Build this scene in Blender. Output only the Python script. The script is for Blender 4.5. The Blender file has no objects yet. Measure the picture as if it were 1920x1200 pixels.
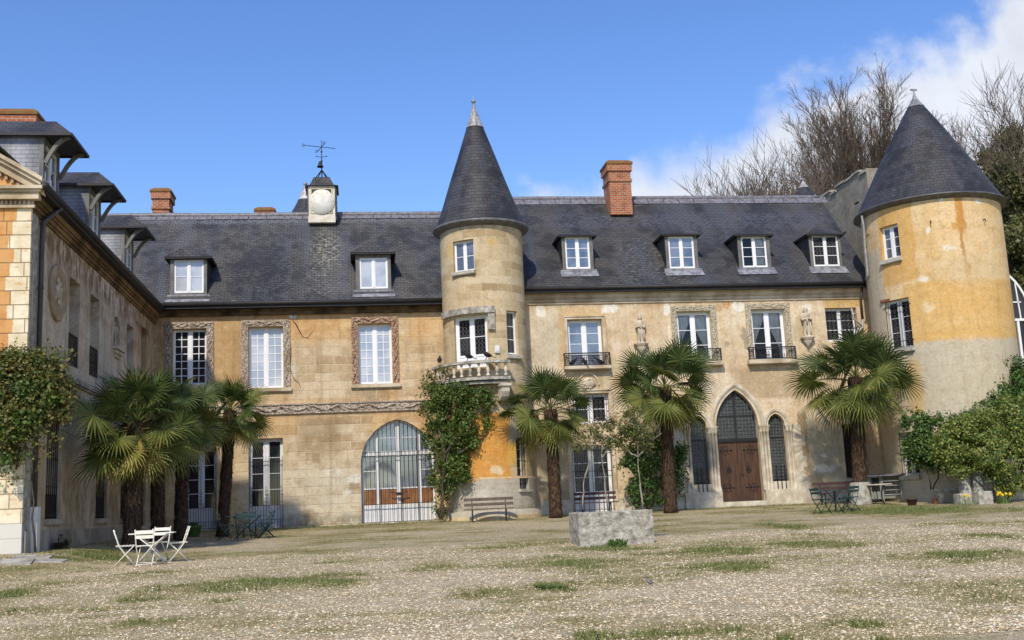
import bpy, math, random
import numpy as np
from mathutils import Vector, Matrix, noise
from mathutils.geometry import tessellate_polygon
rnd = random.Random(7)
S = bpy.context.scene
COL = S.collection
R = math.radians
PI = math.pi

# ------------------------------------------------------------------ camera
FPX, YAW, PITCH, ROLL = 2050.0, 0.1415, 0.17095, -0.0453
CAM = Vector((0, 0, 1.51))
_F = Vector((math.sin(YAW)*math.cos(PITCH), math.cos(YAW)*math.cos(PITCH), math.sin(PITCH)))
_R = Vector((math.cos(YAW), -math.sin(YAW), 0))
_U = _R.cross(_F)
_r2 = _R*math.cos(ROLL)+_U*math.sin(ROLL)
_u2 = -_R*math.sin(ROLL)+_U*math.cos(ROLL)
cam = bpy.data.cameras.new('camera')
cam.sensor_width = 36; cam.lens = FPX/1920*36; cam.clip_end = 3000; cam.clip_start = 0.1
camo = bpy.data.objects.new('camera', cam); COL.objects.link(camo)
m = Matrix((_r2, _u2, -_F)).transposed().to_4x4(); m.translation = CAM
camo.matrix_world = m
S.camera = camo

# ------------------------------------------------------------------ sun, sky, exposure
SUN_AZ, SUN_EL = R(19), R(43)          # azimuth measured from the facade normal towards the left
sdir = Vector((-math.sin(SUN_AZ)*math.cos(SUN_EL), -math.cos(SUN_AZ)*math.cos(SUN_EL), math.sin(SUN_EL)))
sun = bpy.data.lights.new('sun', 'SUN'); sun.energy = 3.2; sun.angle = R(1.5); sun.color = (1.0, 0.90, 0.74)
suno = bpy.data.objects.new('sun', sun); COL.objects.link(suno)
suno.rotation_euler = sdir.to_track_quat('Z', 'Y').to_euler(); suno.location = (-20, -20, 40)
S.view_settings.view_transform = 'Standard'; S.view_settings.look = 'None'
S.view_settings.exposure = 0.28; S.view_settings.gamma = 1.0

def ray(u, v):
    return _r2*((u-960)/FPX) - _u2*((v-600)/FPX) + _F
def at(u, v, Y):
    r = ray(u, v); return CAM + r*(Y/r.y)
def atx(u, v, X):
    r = ray(u, v); return CAM + r*(X/r.x)
def ss(t):
    t = max(0., min(1., t)); return t*t*(3-2*t)
def ground_z(x, y):
    z = .0272*min(y, 42.5) if y > -60 else .0272*-60
    z += max(0, (0.3-(y-26)*.0147))*ss((-x-5)/2)*ss((y-22.5)/3.5)*ss((60-y)/8)
    z += .06*ss((y-36)/4)
    return z

W = bpy.data.worlds.new('World'); S.world = W; W.use_nodes = True
nt = W.node_tree; nt.nodes.clear()
def wn(t, **k):
    n = nt.nodes.new(t)
    for a, b in k.items(): setattr(n, a, b)
    return n
def wl(a, b): nt.links.new(a, b)
sky = wn('ShaderNodeTexSky', sky_type='NISHITA', sun_disc=False)
sky.sun_elevation = SUN_EL; sky.sun_rotation = PI+SUN_AZ
sky.altitude = 100; sky.air_density = 1.0; sky.dust_density = 0.4; sky.ozone_density = 2.2
hs = wn('ShaderNodeHueSaturation'); hs.inputs['Hue'].default_value = 0.512; hs.inputs['Saturation'].default_value = 1.22; hs.inputs['Value'].default_value = 1.12
wl(sky.outputs[0], hs.inputs['Color'])
tc = wn('ShaderNodeTexCoord'); sp = wn('ShaderNodeSeparateXYZ'); wl(tc.outputs['Generated'], sp.inputs[0])
def wm(op, a, b=None, c=None, clamp=False):
    n = wn('ShaderNodeMath', operation=op); n.use_clamp = clamp
    for i, v in enumerate((a, b, c)):
        if v is None: continue
        if hasattr(v, 'is_linked'): wl(v, n.inputs[i])
        else: n.inputs[i].default_value = v
    return n.outputs[0]
yy = wm('MAXIMUM', sp.outputs['Y'], 0.08)
uu = wm('DIVIDE', sp.outputs['X'], yy); vv = wm('DIVIDE', sp.outputs['Z'], yy)
def uv_dir(px, py):
    r = ray(px, py); return r.x/r.y, r.z/r.y
def below_line(p, q):
    (ua, va), (ub, vb) = uv_dir(*p), uv_dir(*q); L_ = math.hypot(ub-ua, vb-va)
    return wm('ADD', wm('MULTIPLY', wm('SUBTRACT', uu, ua), (vb-va)/L_), wm('MULTIPLY', wm('SUBTRACT', vv, va), -(ub-ua)/L_))
dist = wm('MAXIMUM', wm('MINIMUM', below_line((980, 372), (1400, 262)), below_line((1520, 100), (1440, 400))) if False else below_line((920, 335), (1420, 222)), below_line((1250, 262), (1870, -6)))
dist = wm('MINIMUM', dist, below_line((960, 500), (975, 100)))
cv = wn('ShaderNodeCombineXYZ'); wl(uu, cv.inputs[0]); wl(vv, cv.inputs[1])
def wnoise(sc, det, ro, w=0.0, dist_=0.0):
    n = wn('ShaderNodeTexNoise'); n.noise_dimensions = '4D'; n.inputs['W'].default_value = w
    n.inputs['Scale'].default_value = sc; n.inputs['Detail'].default_value = det; n.inputs['Roughness'].default_value = ro
    n.inputs['Distortion'].default_value = dist_
    wl(cv.outputs[0], n.inputs['Vector']); return n.outputs['Fac']
n1 = wnoise(6.5, 7, .58, 3.1, .25); n2 = wnoise(2.2, 3, .5, 7.7)
d2 = wm('ADD', dist, wm('MULTIPLY', wm('SUBTRACT', n1, .5), .20))
d2 = wm('ADD', d2, wm('MULTIPLY', wm('SUBTRACT', n2, .5), .10))
mr = wn('ShaderNodeMapRange', interpolation_type='SMOOTHSTEP'); wl(d2, mr.inputs[0])
mr.inputs[1].default_value = -0.010; mr.inputs[2].default_value = 0.040
mr.inputs[3].default_value = 0; mr.inputs[4].default_value = 0.93
n3 = wnoise(9, 6, .6, 1.2, .3)
cr = wn('ShaderNodeMapRange'); wl(n3, cr.inputs[0]); cr.inputs[1].default_value = .3; cr.inputs[2].default_value = .7
cr.inputs[3].default_value = 4.3; cr.inputs[4].default_value = 5.7
cc = wn('ShaderNodeVectorMath', operation='SCALE'); cc.inputs[0].default_value = (0.93, 0.965, 1.04); wl(cr.outputs[0], cc.inputs['Scale'])
mx = wn('ShaderNodeMix', data_type='RGBA'); wl(mr.outputs[0], mx.inputs['Factor'])
wl(hs.outputs[0], mx.inputs[6]); wl(cc.outputs[0], mx.inputs[7])
bg = wn('ShaderNodeBackground'); bg.inputs["Strength"].default_value = 0.15
wl(mx.outputs[2], bg.inputs['Color'])
wo = wn('ShaderNodeOutputWorld'); wl(bg.outputs[0], wo.inputs['Surface'])

# ------------------------------------------------------------------ mesh builder
def tag(o, label=None, cat=None, group=None, kind=None):
    if label: o['label'] = label
    if cat: o['category'] = cat
    if group: o['group'] = group
    if kind: o['kind'] = kind
    return o
def empty(name, loc, label, cat, group=None):
    o = bpy.data.objects.new(name, None); COL.objects.link(o); o.location = loc
    o.empty_display_size = .3
    return tag(o, label, cat, group)
def wloc(o):
    v = Vector((0, 0, 0))
    while o is not None:
        v += o.location; o = o.parent
    return v

class MB:
    def __init__(s, T=None):
        s.v = []; s.f = []; s.m = []; s.uv = []; s.T = T or Matrix.Identity(4); s.sm = []
    def p(s, co):
        s.v.append(tuple(s.T @ Vector(co))); return len(s.v)-1
    def face(s, pts, m=0, uv=None, smooth=False):
        idx = [s.p(q) for q in pts]
        s.f.append(idx); s.m.append(m); s.uv.append(uv); s.sm.append(smooth)
    def facei(s, idx, m=0, uv=None, smooth=False):
        s.f.append(list(idx)); s.m.append(m); s.uv.append(uv); s.sm.append(smooth)
    def box(s, x0, y0, z0, x1, y1, z1, m=0):
        if x0 > x1: x0, x1 = x1, x0
        if y0 > y1: y0, y1 = y1, y0
        if z0 > z1: z0, z1 = z1, z0
        c = [s.p(q) for q in ((x0,y0,z0),(x1,y0,z0),(x1,y1,z0),(x0,y1,z0),(x0,y0,z1),(x1,y0,z1),(x1,y1,z1),(x0,y1,z1))]
        for q in ((0,3,2,1),(4,5,6,7),(0,1,5,4),(1,2,6,5),(2,3,7,6),(3,0,4,7)):
            s.facei([c[i] for i in q], m)
    def bar(s, a, b, w, h=None, m=0, up=(0,0,1)):
        """box of section w x h from a to b"""
        a = Vector(a); b = Vector(b); h = h or w
        d = (b-a); L = d.length
        if L < 1e-6: return
        d.normalize(); u = Vector(up)
        if abs(d.dot(u)) > .98: u = Vector((0, 1, 0))
        x = d.cross(u).normalized(); y = x.cross(d)
        c = []
        for e in (a, b):
            for i, j in ((-1,-1),(1,-1),(1,1),(-1,1)):
                c.append(s.p(e + x*(w/2*i) + y*(h/2*j)))
        for q in ((0,1,2,3),(7,6,5,4),(0,4,5,1),(1,5,6,2),(2,6,7,3),(3,7,4,0)):
            s.facei([c[i] for i in q], m)
    def tube(s, pts, rad, n=6, m=0, cap=True, smooth=True):
        pts = [Vector(q) for q in pts]
        if not hasattr(rad, '__len__'): rad = [rad]*len(pts)
        rings = []; prev = None
        for i, q in enumerate(pts):
            d = (pts[min(i+1, len(pts)-1)] - pts[max(i-1, 0)])
            if d.length < 1e-9: d = Vector((0,0,1))
            d.normalize()
            if prev is None:
                u = Vector((0,0,1)) if abs(d.z) < .9 else Vector((0,1,0))
                x = d.cross(u).normalized()
            else:
                x = (prev - d*prev.dot(d))
                x = x.normalized() if x.length > 1e-6 else d.orthogonal().normalized()
            prev = x; y = d.cross(x)
            rings.append([s.p(q + (x*math.cos(2*PI*k/n) + y*math.sin(2*PI*k/n))*rad[i]) for k in range(n)])
        for i in range(len(rings)-1):
            for k in range(n):
                s.facei((rings[i][k], rings[i][(k+1)%n], rings[i+1][(k+1)%n], rings[i+1][k]), m, None, smooth)
        if cap and n > 2:
            s.facei(rings[0][::-1], m); s.facei(rings[-1], m)
    def lathe(s, prof, c=(0,0,0), n=24, m=0, a0=0., a1=2*PI, uvr=None, smooth=True, sx=1, sy=1, wob=0., seed=0):
        """prof [(r,z)] around z; uv = (angle*uvr, length along profile)"""
        full = abs(a1-a0-2*PI) < 1e-6
        k = n if full else n+1
        rings = []
        for j, (r, z) in enumerate(prof):
            rr = []
            for i in range(k):
                a = a0+(a1-a0)*i/n
                w = 1+wob*(noise.noise(Vector((math.cos(a)*2, math.sin(a)*2, z*2+seed)))) if wob else 1
                rr.append(s.p((c[0]+r*w*math.sin(a)*sx, c[1]-r*w*math.cos(a)*sy, c[2]+z)))
            rings.append(rr)
        L = 0
        for j in range(len(prof)-1):
            dl = math.hypot(prof[j+1][0]-prof[j][0], prof[j+1][1]-prof[j][1])
            for i in range(n):
                i2 = (i+1) % k
                uv = None
                if uvr is not None:
                    A = a0+(a1-a0)*i/n; B = a0+(a1-a0)*(i+1)/n
                    uv = [(A*uvr, L), (B*uvr, L), (B*uvr, L+dl), (A*uvr, L+dl)]
                s.facei((rings[j][i], rings[j][i2], rings[j+1][i2], rings[j+1][i]), m, uv, smooth)
            L += dl
    def build(s, name, mats, parent=None):
        me = bpy.data.meshes.new(name)
        me.from_pydata(s.v, [], s.f)
        if not isinstance(mats, (list, tuple)): mats = [mats]
        for mm in mats: me.materials.append(mm)
        me.polygons.foreach_set('material_index', s.m)
        me.polygons.foreach_set('use_smooth', s.sm)
        uvl = me.uv_layers.new(name='UVMap'); data = []
        for poly, uv in zip(me.polygons, s.uv):
            if uv is not None: data.extend([c for q in uv for c in q]); continue
            nn = poly.normal; ax = max(range(3), key=lambda i: abs(nn[i]))
            for vi in poly.vertices:
                q = s.v[vi]
                data.extend((q[0], q[1]) if ax == 2 else ((q[0], q[2]) if ax == 1 else (q[1], q[2])))
        uvl.data.foreach_set('uv', data)
        me.update()
        o = bpy.data.objects.new(name, me); COL.objects.link(o)
        if parent is not None:
            o.parent = parent; o.location = -wloc(parent)
        return o
    def build_local(s, name, mats, parent):
        o = s.build(name, mats); o.parent = parent; return o

def np_mesh(name, verts, faces, mats, parent=None, attr=None):
    """verts (n,3) float, faces (k,4) int"""
    me = bpy.data.meshes.new(name)
    k = faces.shape[1]
    me.vertices.add(len(verts)); me.vertices.foreach_set('co', verts.astype(np.float32).ravel())
    me.loops.add(faces.size); me.loops.foreach_set('vertex_index', faces.astype(np.int32).ravel())
    me.polygons.add(len(faces)); me.polygons.foreach_set('loop_start', np.arange(0, faces.size, k, dtype=np.int32))
    if not isinstance(mats, (list, tuple)): mats = [mats]
    for mm in mats: me.materials.append(mm)
    me.update(calc_edges=True)
    o = bpy.data.objects.new(name, me); COL.objects.link(o)
    if parent is not None:
        o.parent = parent; o.location = -wloc(parent)
    return o

def copy_thing(o, loc, rz=None, label=None, group=None):
    c = o.copy(); COL.objects.link(c); c.location = loc
    if rz is not None: c.rotation_euler = (0, 0, rz)
    if label: c['label'] = label
    if group: c['group'] = group
    for ch in list(o.children):
        d = ch.copy(); COL.objects.link(d); d.parent = c
        for g in list(ch.children):
            e = g.copy(); COL.objects.link(e); e.parent = d
    return c

# ------------------------------------------------------------------ material helper
class G:
    def __init__(s, name, rough=.8, spec=.3):
        s.mat = bpy.data.materials.new(name); s.mat.use_nodes = True
        s.nt = s.mat.node_tree; s.nt.nodes.clear()
        s.out = s.nt.nodes.new('ShaderNodeOutputMaterial')
        s.b = s.nt.nodes.new('ShaderNodeBsdfPrincipled')
        s.b.inputs['Roughness'].default_value = rough
        s.b.inputs['Specular IOR Level'].default_value = spec
        s.nt.links.new(s.b.outputs[0], s.out.inputs[0])
        t = s.nt.nodes.new('ShaderNodeTexCoord'); s.uv = t.outputs['UV']; s.obj = t.outputs['Object']
    def new(s, t, **k):
        n = s.nt.nodes.new(t)
        for a, b in k.items(): setattr(n, a, b)
        return n
    def put(s, sock, v):
        if v is None: return
        if hasattr(v, 'is_linked'): s.nt.links.new(v, sock)
        elif isinstance(v, (tuple, list)) and len(v) == 3 and sock.type == 'RGBA': sock.default_value = (*v, 1)
        else: sock.default_value = v
    def math(s, op, a, b=None, clamp=False):
        n = s.new('ShaderNodeMath', operation=op); n.use_clamp = clamp
        s.put(n.inputs[0], a); s.put(n.inputs[1], b); return n.outputs[0]
    def vmath(s, op, a, b=None):
        n = s.new('ShaderNodeVectorMath', operation=op); s.put(n.inputs[0], a); s.put(n.inputs[1], b)
        return n.outputs['Value'] if op in ('LENGTH', 'DOT_PRODUCT') else n.outputs[0]
    def scale(s, v, sc):
        return s.vmath('MULTIPLY', v, sc if isinstance(sc, tuple) else (sc, sc, sc))
    def noise(s, vec, scale=1., det=4, ro=.55, w=0., col=False):
        n = s.new('ShaderNodeTexNoise', noise_dimensions='4D'); s.put(n.inputs['Vector'], vec)
        n.inputs['Scale'].default_value = scale; n.inputs['Detail'].default_value = det
        n.inputs['Roughness'].default_value = ro; n.inputs['W'].default_value = w
        return n.outputs['Color' if col else 'Fac']
    def rng(s, v, a, b, c=0., d=1., smooth=True):
        n = s.new('ShaderNodeMapRange'); n.interpolation_type = 'SMOOTHSTEP' if smooth else 'LINEAR'
        s.put(n.inputs[0], v)
        for i, q in enumerate((a, b, c, d)): n.inputs[i+1].default_value = q
        return n.outputs[0]
    def mix(s, f, a, b, mode='MIX'):
        n = s.new('ShaderNodeMix', data_type='RGBA', blend_type=mode)
        s.put(n.inputs['Factor'], f); s.put(n.inputs[6], a); s.put(n.inputs[7], b); return n.outputs[2]
    def ramp(s, f, stops):
        n = s.new('ShaderNodeValToRGB'); s.put(n.inputs[0], f)
        e = n.color_ramp.elements
        while len(e) < len(stops): e.new(.5)
        for i, (p, c) in enumerate(stops): e[i].position = p; e[i].color = (*c, 1)
        return n.outputs[0]
    def island(s):
        return s.new('ShaderNodeNewGeometry').outputs['Random Per Island']
    def col(s, c): s.put(s.b.inputs['Base Color'], c); return s
    def bump(s, h, strength=.5, dist=.02):
        n = s.new('ShaderNodeBump'); n.inputs['Strength'].default_value = strength; n.inputs['Distance'].default_value = dist
        s.put(n.inputs['Height'], h); s.put(s.b.inputs['Normal'], n.outputs[0]); return s
    def brick(s, vec, w, h, mortar, c1, c2, cm, smooth=.1, off=.5, bias=0., sq=1.):
        n = s.new('ShaderNodeTexBrick'); s.put(n.inputs['Vector'], vec); n.offset = off; n.squash = sq; n.squash_frequency = 3
        n.inputs['Scale'].default_value = 1; n.inputs['Brick Width'].default_value = w; n.inputs['Row Height'].default_value = h
        n.inputs['Mortar Size'].default_value = mortar; n.inputs['Mortar Smooth'].default_value = smooth; n.inputs['Bias'].default_value = bias
        s.put(n.inputs['Color1'], c1); s.put(n.inputs['Color2'], c2); s.put(n.inputs['Mortar'], cm)
        return n.outputs['Color'], n.outputs['Fac']
    def patch(s, vec, shape, cu, cv, ru, rv, soft=.12):
        d = s.vmath('SUBTRACT', vec, (cu, cv, 0)); d = s.vmath('MULTIPLY', d, (1/ru, 1/rv, 0))
        if shape == 'e': L = s.vmath('LENGTH', d)
        else:
            a = s.vmath('ABSOLUTE', d); q = s.new('ShaderNodeSeparateXYZ'); s.put(q.inputs[0], a)
            L = s.math('MAXIMUM', q.outputs[0], q.outputs[1])
        return s.rng(L, 1+soft, 1-soft)

def simple(name, c, rough=.7, var=.25, sc=6, spec=.3, bump=.0, metal=0., c2=None):
    g = G(name, rough, spec)
    n = g.noise(g.obj, sc, 5, .6)
    a = c; b = c2 or tuple(x*(1-var) for x in c)
    g.col(g.mix(g.rng(n, .35, .65), a, b)); g.b.inputs['Metallic'].default_value = metal
    if bump: g.bump(g.noise(g.obj, sc*3, 5, .6), bump, .02)
    return g.mat

# ------------------------------------------------------------------ materials
def PX(x0, y0, x1, y1, Y=42.0):
    a = at((x0+x1)/2, (y0+y1)/2, Y)
    w = (at(x1, (y0+y1)/2, Y).x-at(x0, (y0+y1)/2, Y).x)/2
    h = (at((x0+x1)/2, y0, Y).z-at((x0+x1)/2, y1, Y).z)/2
    return a.x, a.z, w, h

def wall_mat(name, plaster, stones, mortar, bw, bh, stone_lo=.45, stone_hi=.6, zones=(), patches=(), streak=.35, stain=None, jit=.28, seed=0., ms=.012, stonezones=(), bumpk=.5):
    g = G(name, .92, .15)
    nv = g.noise(g.uv, 1.6, 5, .6, seed, col=True)
    nv2 = g.noise(g.uv, 9, 3, .6, seed+2, col=True)
    off = g.scale(g.vmath('SUBTRACT', nv, (.5, .5, .5)), jit*1.6)
    off2 = g.scale(g.vmath('SUBTRACT', nv2, (.5, .5, .5)), .12)
    P = g.vmath('ADD', g.vmath('ADD', g.uv, off), off2)
    # plaster blotches
    big = g.noise(g.uv, .42, 6, .62, seed+1)
    mid = g.noise(g.uv, 1.7, 6, .65, seed+3)
    fine = g.noise(g.uv, 11, 6, .7, seed+4)
    pl = g.ramp(g.math('ADD', g.math('MULTIPLY', big, .55), g.math('MULTIPLY', mid, .45)), [(.34, plaster[0]), (.45, plaster[1]), (.54, plaster[2]), (.66, plaster[3])])
    # ashlar
    wob = g.scale(g.vmath('SUBTRACT', g.noise(g.uv, .8, 2, .5, seed+9, col=True), (.5, .5, .5)), .06)
    bv = g.vmath('ADD', g.uv, wob)
    bc, bf = g.brick(bv, bw, bh, ms, (0, 0, 0), (1, 1, 1), (.5, .5, .5), .3, .38, 0., 1.45)
    bc2, bf2 = g.brick(g.vmath('ADD', bv, (.31, .0, 0)), bw*2.3, bh, ms*.3, (0, 0, 0), (1, 1, 1), (.5, .5, .5), .1, .27, 0., 1.3)
    bc = g.math('ADD', g.math('MULTIPLY', bc, .6), g.math('MULTIPLY', bc2, .4))
    tone = g.math('ADD', g.math('MULTIPLY', bc, .75), g.math('MULTIPLY', mid, .42))
    st = g.ramp(tone, [(.15, stones[0]), (.45, stones[1]), (.65, stones[2]), (.95, stones[3])])
    st = g.mix(g.math('MULTIPLY', bf, .8), st, mortar)
    mask = g.rng(g.noise(g.uv, .5, 5, .6, seed+6), stone_lo, stone_hi)
    for z in stonezones:
        pm = g.patch(P, z[0], *z[1], soft=z[2])
        mask = g.math('MAXIMUM', mask, g.math('MULTIPLY', pm, z[3])) if z[3] > 0 else g.math('MULTIPLY', mask, g.math('SUBTRACT', 1, g.math('MULTIPLY', pm, -z[3])))
    base = g.mix(mask, pl, st)
    faint = g.math('MULTIPLY', g.math('MULTIPLY', bf, g.math('SUBTRACT', 1, mask)), .25)
    base = g.mix(faint, base, tuple(c*.55 for c in plaster[1]))
    for (shape, box, c, k, soft) in patches:
        pm = g.patch(P, shape, *box, soft=soft)
        base = g.mix(g.math('MULTIPLY', pm, k), base, c)
    # rain streaks and grime
    sv = g.scale(g.uv, (3.2, .22, 1))
    stn = g.rng(g.noise(sv, 1., 5, .6, seed+11), .48, .72)
    base = g.mix(g.math('MULTIPLY', stn, streak), base, (.10, .075, .045))
    wsn = g.rng(g.noise(g.scale(g.uv, (2.3, .35, 1)), 1.3, 5, .6, seed+13), .55, .75)
    base = g.mix(g.math('MULTIPLY', wsn, streak*.6), base, (.62, .56, .44))
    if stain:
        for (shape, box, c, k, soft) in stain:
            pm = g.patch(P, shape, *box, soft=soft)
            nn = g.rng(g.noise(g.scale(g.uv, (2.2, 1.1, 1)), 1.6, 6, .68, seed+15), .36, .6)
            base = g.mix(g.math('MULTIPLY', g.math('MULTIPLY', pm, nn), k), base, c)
    bl_ = g.noise(g.uv, 3.6, 6, .7, seed+21)
    base = g.mix(g.math('MULTIPLY', g.rng(bl_, .50, .66), .42), base, tuple(q*.52 for q in plaster[1]))
    base = g.mix(g.math('MULTIPLY', g.rng(bl_, .47, .34), .38), base, plaster[3])
    base = g.mix(g.math('MULTIPLY', g.rng(fine, .40, .62), .20), base, (.13, .095, .055))
    g.col(base)
    h = g.math('ADD', g.math('MULTIPLY', fine, .16), g.math('MULTIPLY', g.math('MULTIPLY', bf, g.math('ADD', g.math('MULTIPLY', mask, .9), .15)), -.6))
    h = g.math('ADD', h, g.math('MULTIPLY', mid, .6))
    g.bump(h, bumpk, .03)
    return g.mat

OCH = [(.40, .215, .09), (.57, .37, .185), (.68, .48, .26), (.72, .57, .38)]
STN = [(.32, .22, .125), (.50, .385, .235), (.61, .495, .325), (.70, .60, .43)]
WHT = (.80, .76, .66)
M = {}
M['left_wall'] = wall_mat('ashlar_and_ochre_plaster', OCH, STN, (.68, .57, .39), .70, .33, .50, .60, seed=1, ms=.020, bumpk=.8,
    stonezones=[('b', PX(530, 780, 690, 990), .2, 1.0), ('b', PX(440, 800, 560, 990), .2, .8), ('b', PX(545, 640, 660, 752), .25, .9), ('b', PX(750, 640, 840, 752), .3, .7), ('b', PX(290, 575, 450, 700), .2, -.9)],
    patches=[('b', PX(300, 580, 830, 600), (.40, .22, .075), .5, .5), ('b', PX(300, 600, 470, 730), (.40, .235, .09), .6, .35),
             ('e', PX(470, 590, 640, 640), (.58, .33, .12), .5, .5), ('e', PX(755, 580, 815, 640), (.60, .34, .12), .5, .5),
             ('e', PX(543, 585, 556, 597), (.75, .74, .70), .9, .3), ('e', PX(545, 680, 562, 705), (.66, .58, .42), .8, .3),
             ('e', PX(575, 890, 680, 915), (.64, .58, .44), .7, .4), ('e', PX(600, 925, 650, 950), (.66, .60, .48), .7, .4), ('b', PX(540, 870, 680, 985), (.58, .53, .42), .45, .5), ('e', PX(650, 890, 676, 905), (.74, .71, .62), .8, .3), ('e', PX(640, 915, 660, 925), (.72, .69, .6), .8, .3), ('b', PX(585, 850, 600, 870), (.28, .2, .1), .6, .3), ('b', PX(655, 905, 676, 918), (.26, .19, .1), .6, .3),
             ('b', PX(562, 785, 640, 850), (.25, .175, .085), .55, .3), ('e', PX(610, 880, 640, 895), (.72, .68, .58), .7, .3),
             ('b', PX(495, 780, 560, 818), (.55, .33, .13), .5, .3), ('e', PX(520, 955, 560, 990), (.55, .52, .45), .6, .4),
             ('e', PX(560, 955, 600, 968), (.30, .23, .13), .6, .4), ('e', PX(640, 960, 676, 985), (.60, .56, .46), .6, .4)],
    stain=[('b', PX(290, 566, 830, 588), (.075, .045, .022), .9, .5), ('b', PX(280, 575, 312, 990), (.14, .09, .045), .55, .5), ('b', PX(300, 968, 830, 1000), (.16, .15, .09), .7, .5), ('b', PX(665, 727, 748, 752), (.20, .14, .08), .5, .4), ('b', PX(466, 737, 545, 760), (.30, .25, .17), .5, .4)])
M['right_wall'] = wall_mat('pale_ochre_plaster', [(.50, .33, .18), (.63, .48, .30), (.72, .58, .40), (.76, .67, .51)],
    [(.40, .29, .16), (.48, .38, .22), (.56, .46, .28), (.60, .52, .36)], (.60, .52, .38), .95, .55, .52, .66, seed=5,
    patches=[('b', PX(1000, 590, 1052, 740), (.60, .54, .42), .6, .35), ('b', PX(1048, 576, 1142, 690), (.52, .33, .12), .55, .12),
             ('b', PX(1150, 590, 1190, 640), (.54, .38, .20), .5, .3), ('b', PX(1205, 560, 1245, 640), (.50, .33, .16), .5, .4),
             ('b', PX(1380, 690, 1505, 745), (.40, .29, .16), .6, .2), ('e', PX(1300, 715, 1360, 760), (.58, .52, .40), .5, .5),
             ('b', PX(1497, 770, 1516, 885), (.33, .235, .13), .85, .1), ('b', PX(1516, 780, 1578, 892), (.40, .37, .28), .75, .2),
             ('e', PX(1538, 848, 1552, 857), WHT, .8, .4), ('e', PX(1526, 870, 1566, 884), WHT, .8, .5),
             ('e', PX(1003, 572, 1024, 594), WHT, 1, .15), ('b', PX(1128, 573, 1158, 588), WHT, 1, .12), ('e', PX(1242, 568, 1257, 590), WHT, 1, .15),
             ('e', PX(1374, 563, 1396, 584), WHT, 1, .12), ('e', PX(1352, 563, 1370, 579), (.56, .28, .10), .9, .25), ('e', PX(1340, 570, 1354, 586), (.52, .28, .13), .7, .3),
             ('e', PX(1390, 612, 1402, 655), (.30, .25, .19), .8, .15), ('e', PX(1504, 568, 1522, 590), WHT, .9, .3),
             ('b', PX(1545, 557, 1612, 577), (.60, .38, .12), .8, .15), ('e', PX(1144, 700, 1180, 730), (.52, .30, .13), .7, .4),
             ('b', PX(1362, 642, 1369, 650), (.38, .33, .24), .9, .1), ('e', PX(1253, 610, 1257, 640), WHT, .8, .3), ('b', PX(990, 720, 1070, 900), (.42, .34, .20), .35, .4),
             ('b', PX(1030, 760, 1075, 960), (.33, .27, .17), .5, .35), ('e', PX(1060, 865, 1082, 905), (.50, .46, .36), .7, .4)],
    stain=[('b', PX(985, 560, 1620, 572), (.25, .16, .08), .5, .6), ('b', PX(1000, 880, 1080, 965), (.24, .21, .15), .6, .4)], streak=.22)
def cylp(cx, a0, a1, z0, z1, r):   # patch on a round wall: angles in degrees
    return ((R(a0)+R(a1))/2*r, (z0+z1)/2, abs(R(a1)-R(a0))/2*r, (z1-z0)/2)
TR, BR = 1.61, 2.65
M['turret_wall'] = wall_mat('turret_ashlar', [(.44, .32, .17), (.54, .41, .24), (.60, .47, .29), (.66, .55, .37)], [(.34, .24, .13), (.50, .38, .215), (.58, .46, .28), (.68, .56, .38)],
    (.64, .55, .38), .62, .30, .2, .3, seed=9, ms=.010,
    patches=[('e', cylp(0, 4, 12, 11.3, 11.65, TR), (.62, .36, .08), .8, .6), ('e', cylp(0, -62, -50, 11.0, 11.7, TR), (.66, .45, .14), .6, .6),
             ('b', cylp(0, -70, 60, 5.3, 5.75, TR), (.42, .33, .18), .5, .4),
             ('b', cylp(0, -80, 22, 2.55, 5.0, TR), (.62, .29, .055), .95, .06), ('e', cylp(0, 16, 36, 3.1, 3.9, TR), (.66, .40, .09), .9, .3),
             ('b', cylp(0, -80, 80, 0.6, 2.62, TR), (.45, .42, .35), .95, .05), ('b', cylp(0, 22, 80, 3.9, 5.1, TR), (.40, .37, .29), .8, .12),
             ('e', cylp(0, -5, 12, 2.75, 3.1, TR), (.72, .62, .42), .8, .3), ('e', cylp(0, -30, 0, 1.95, 2.25, TR), (.60, .58, .50), .7, .4), ('e', cylp(0, -25, 30, 1.25, 1.6, TR), (.58, .56, .48), .6, .5)],
    stain=[('b', cylp(0, -90, 90, 12.0, 12.4, TR), (.20, .14, .07), .5, .5), ('b', cylp(0, -90, 90, 1.0, 1.6, TR), (.17, .16, .11), .7, .5), ('b', cylp(0, -50, -14, 10.2, 10.75, TR), (.22, .16, .09), .6, .4)], streak=.18)
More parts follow.
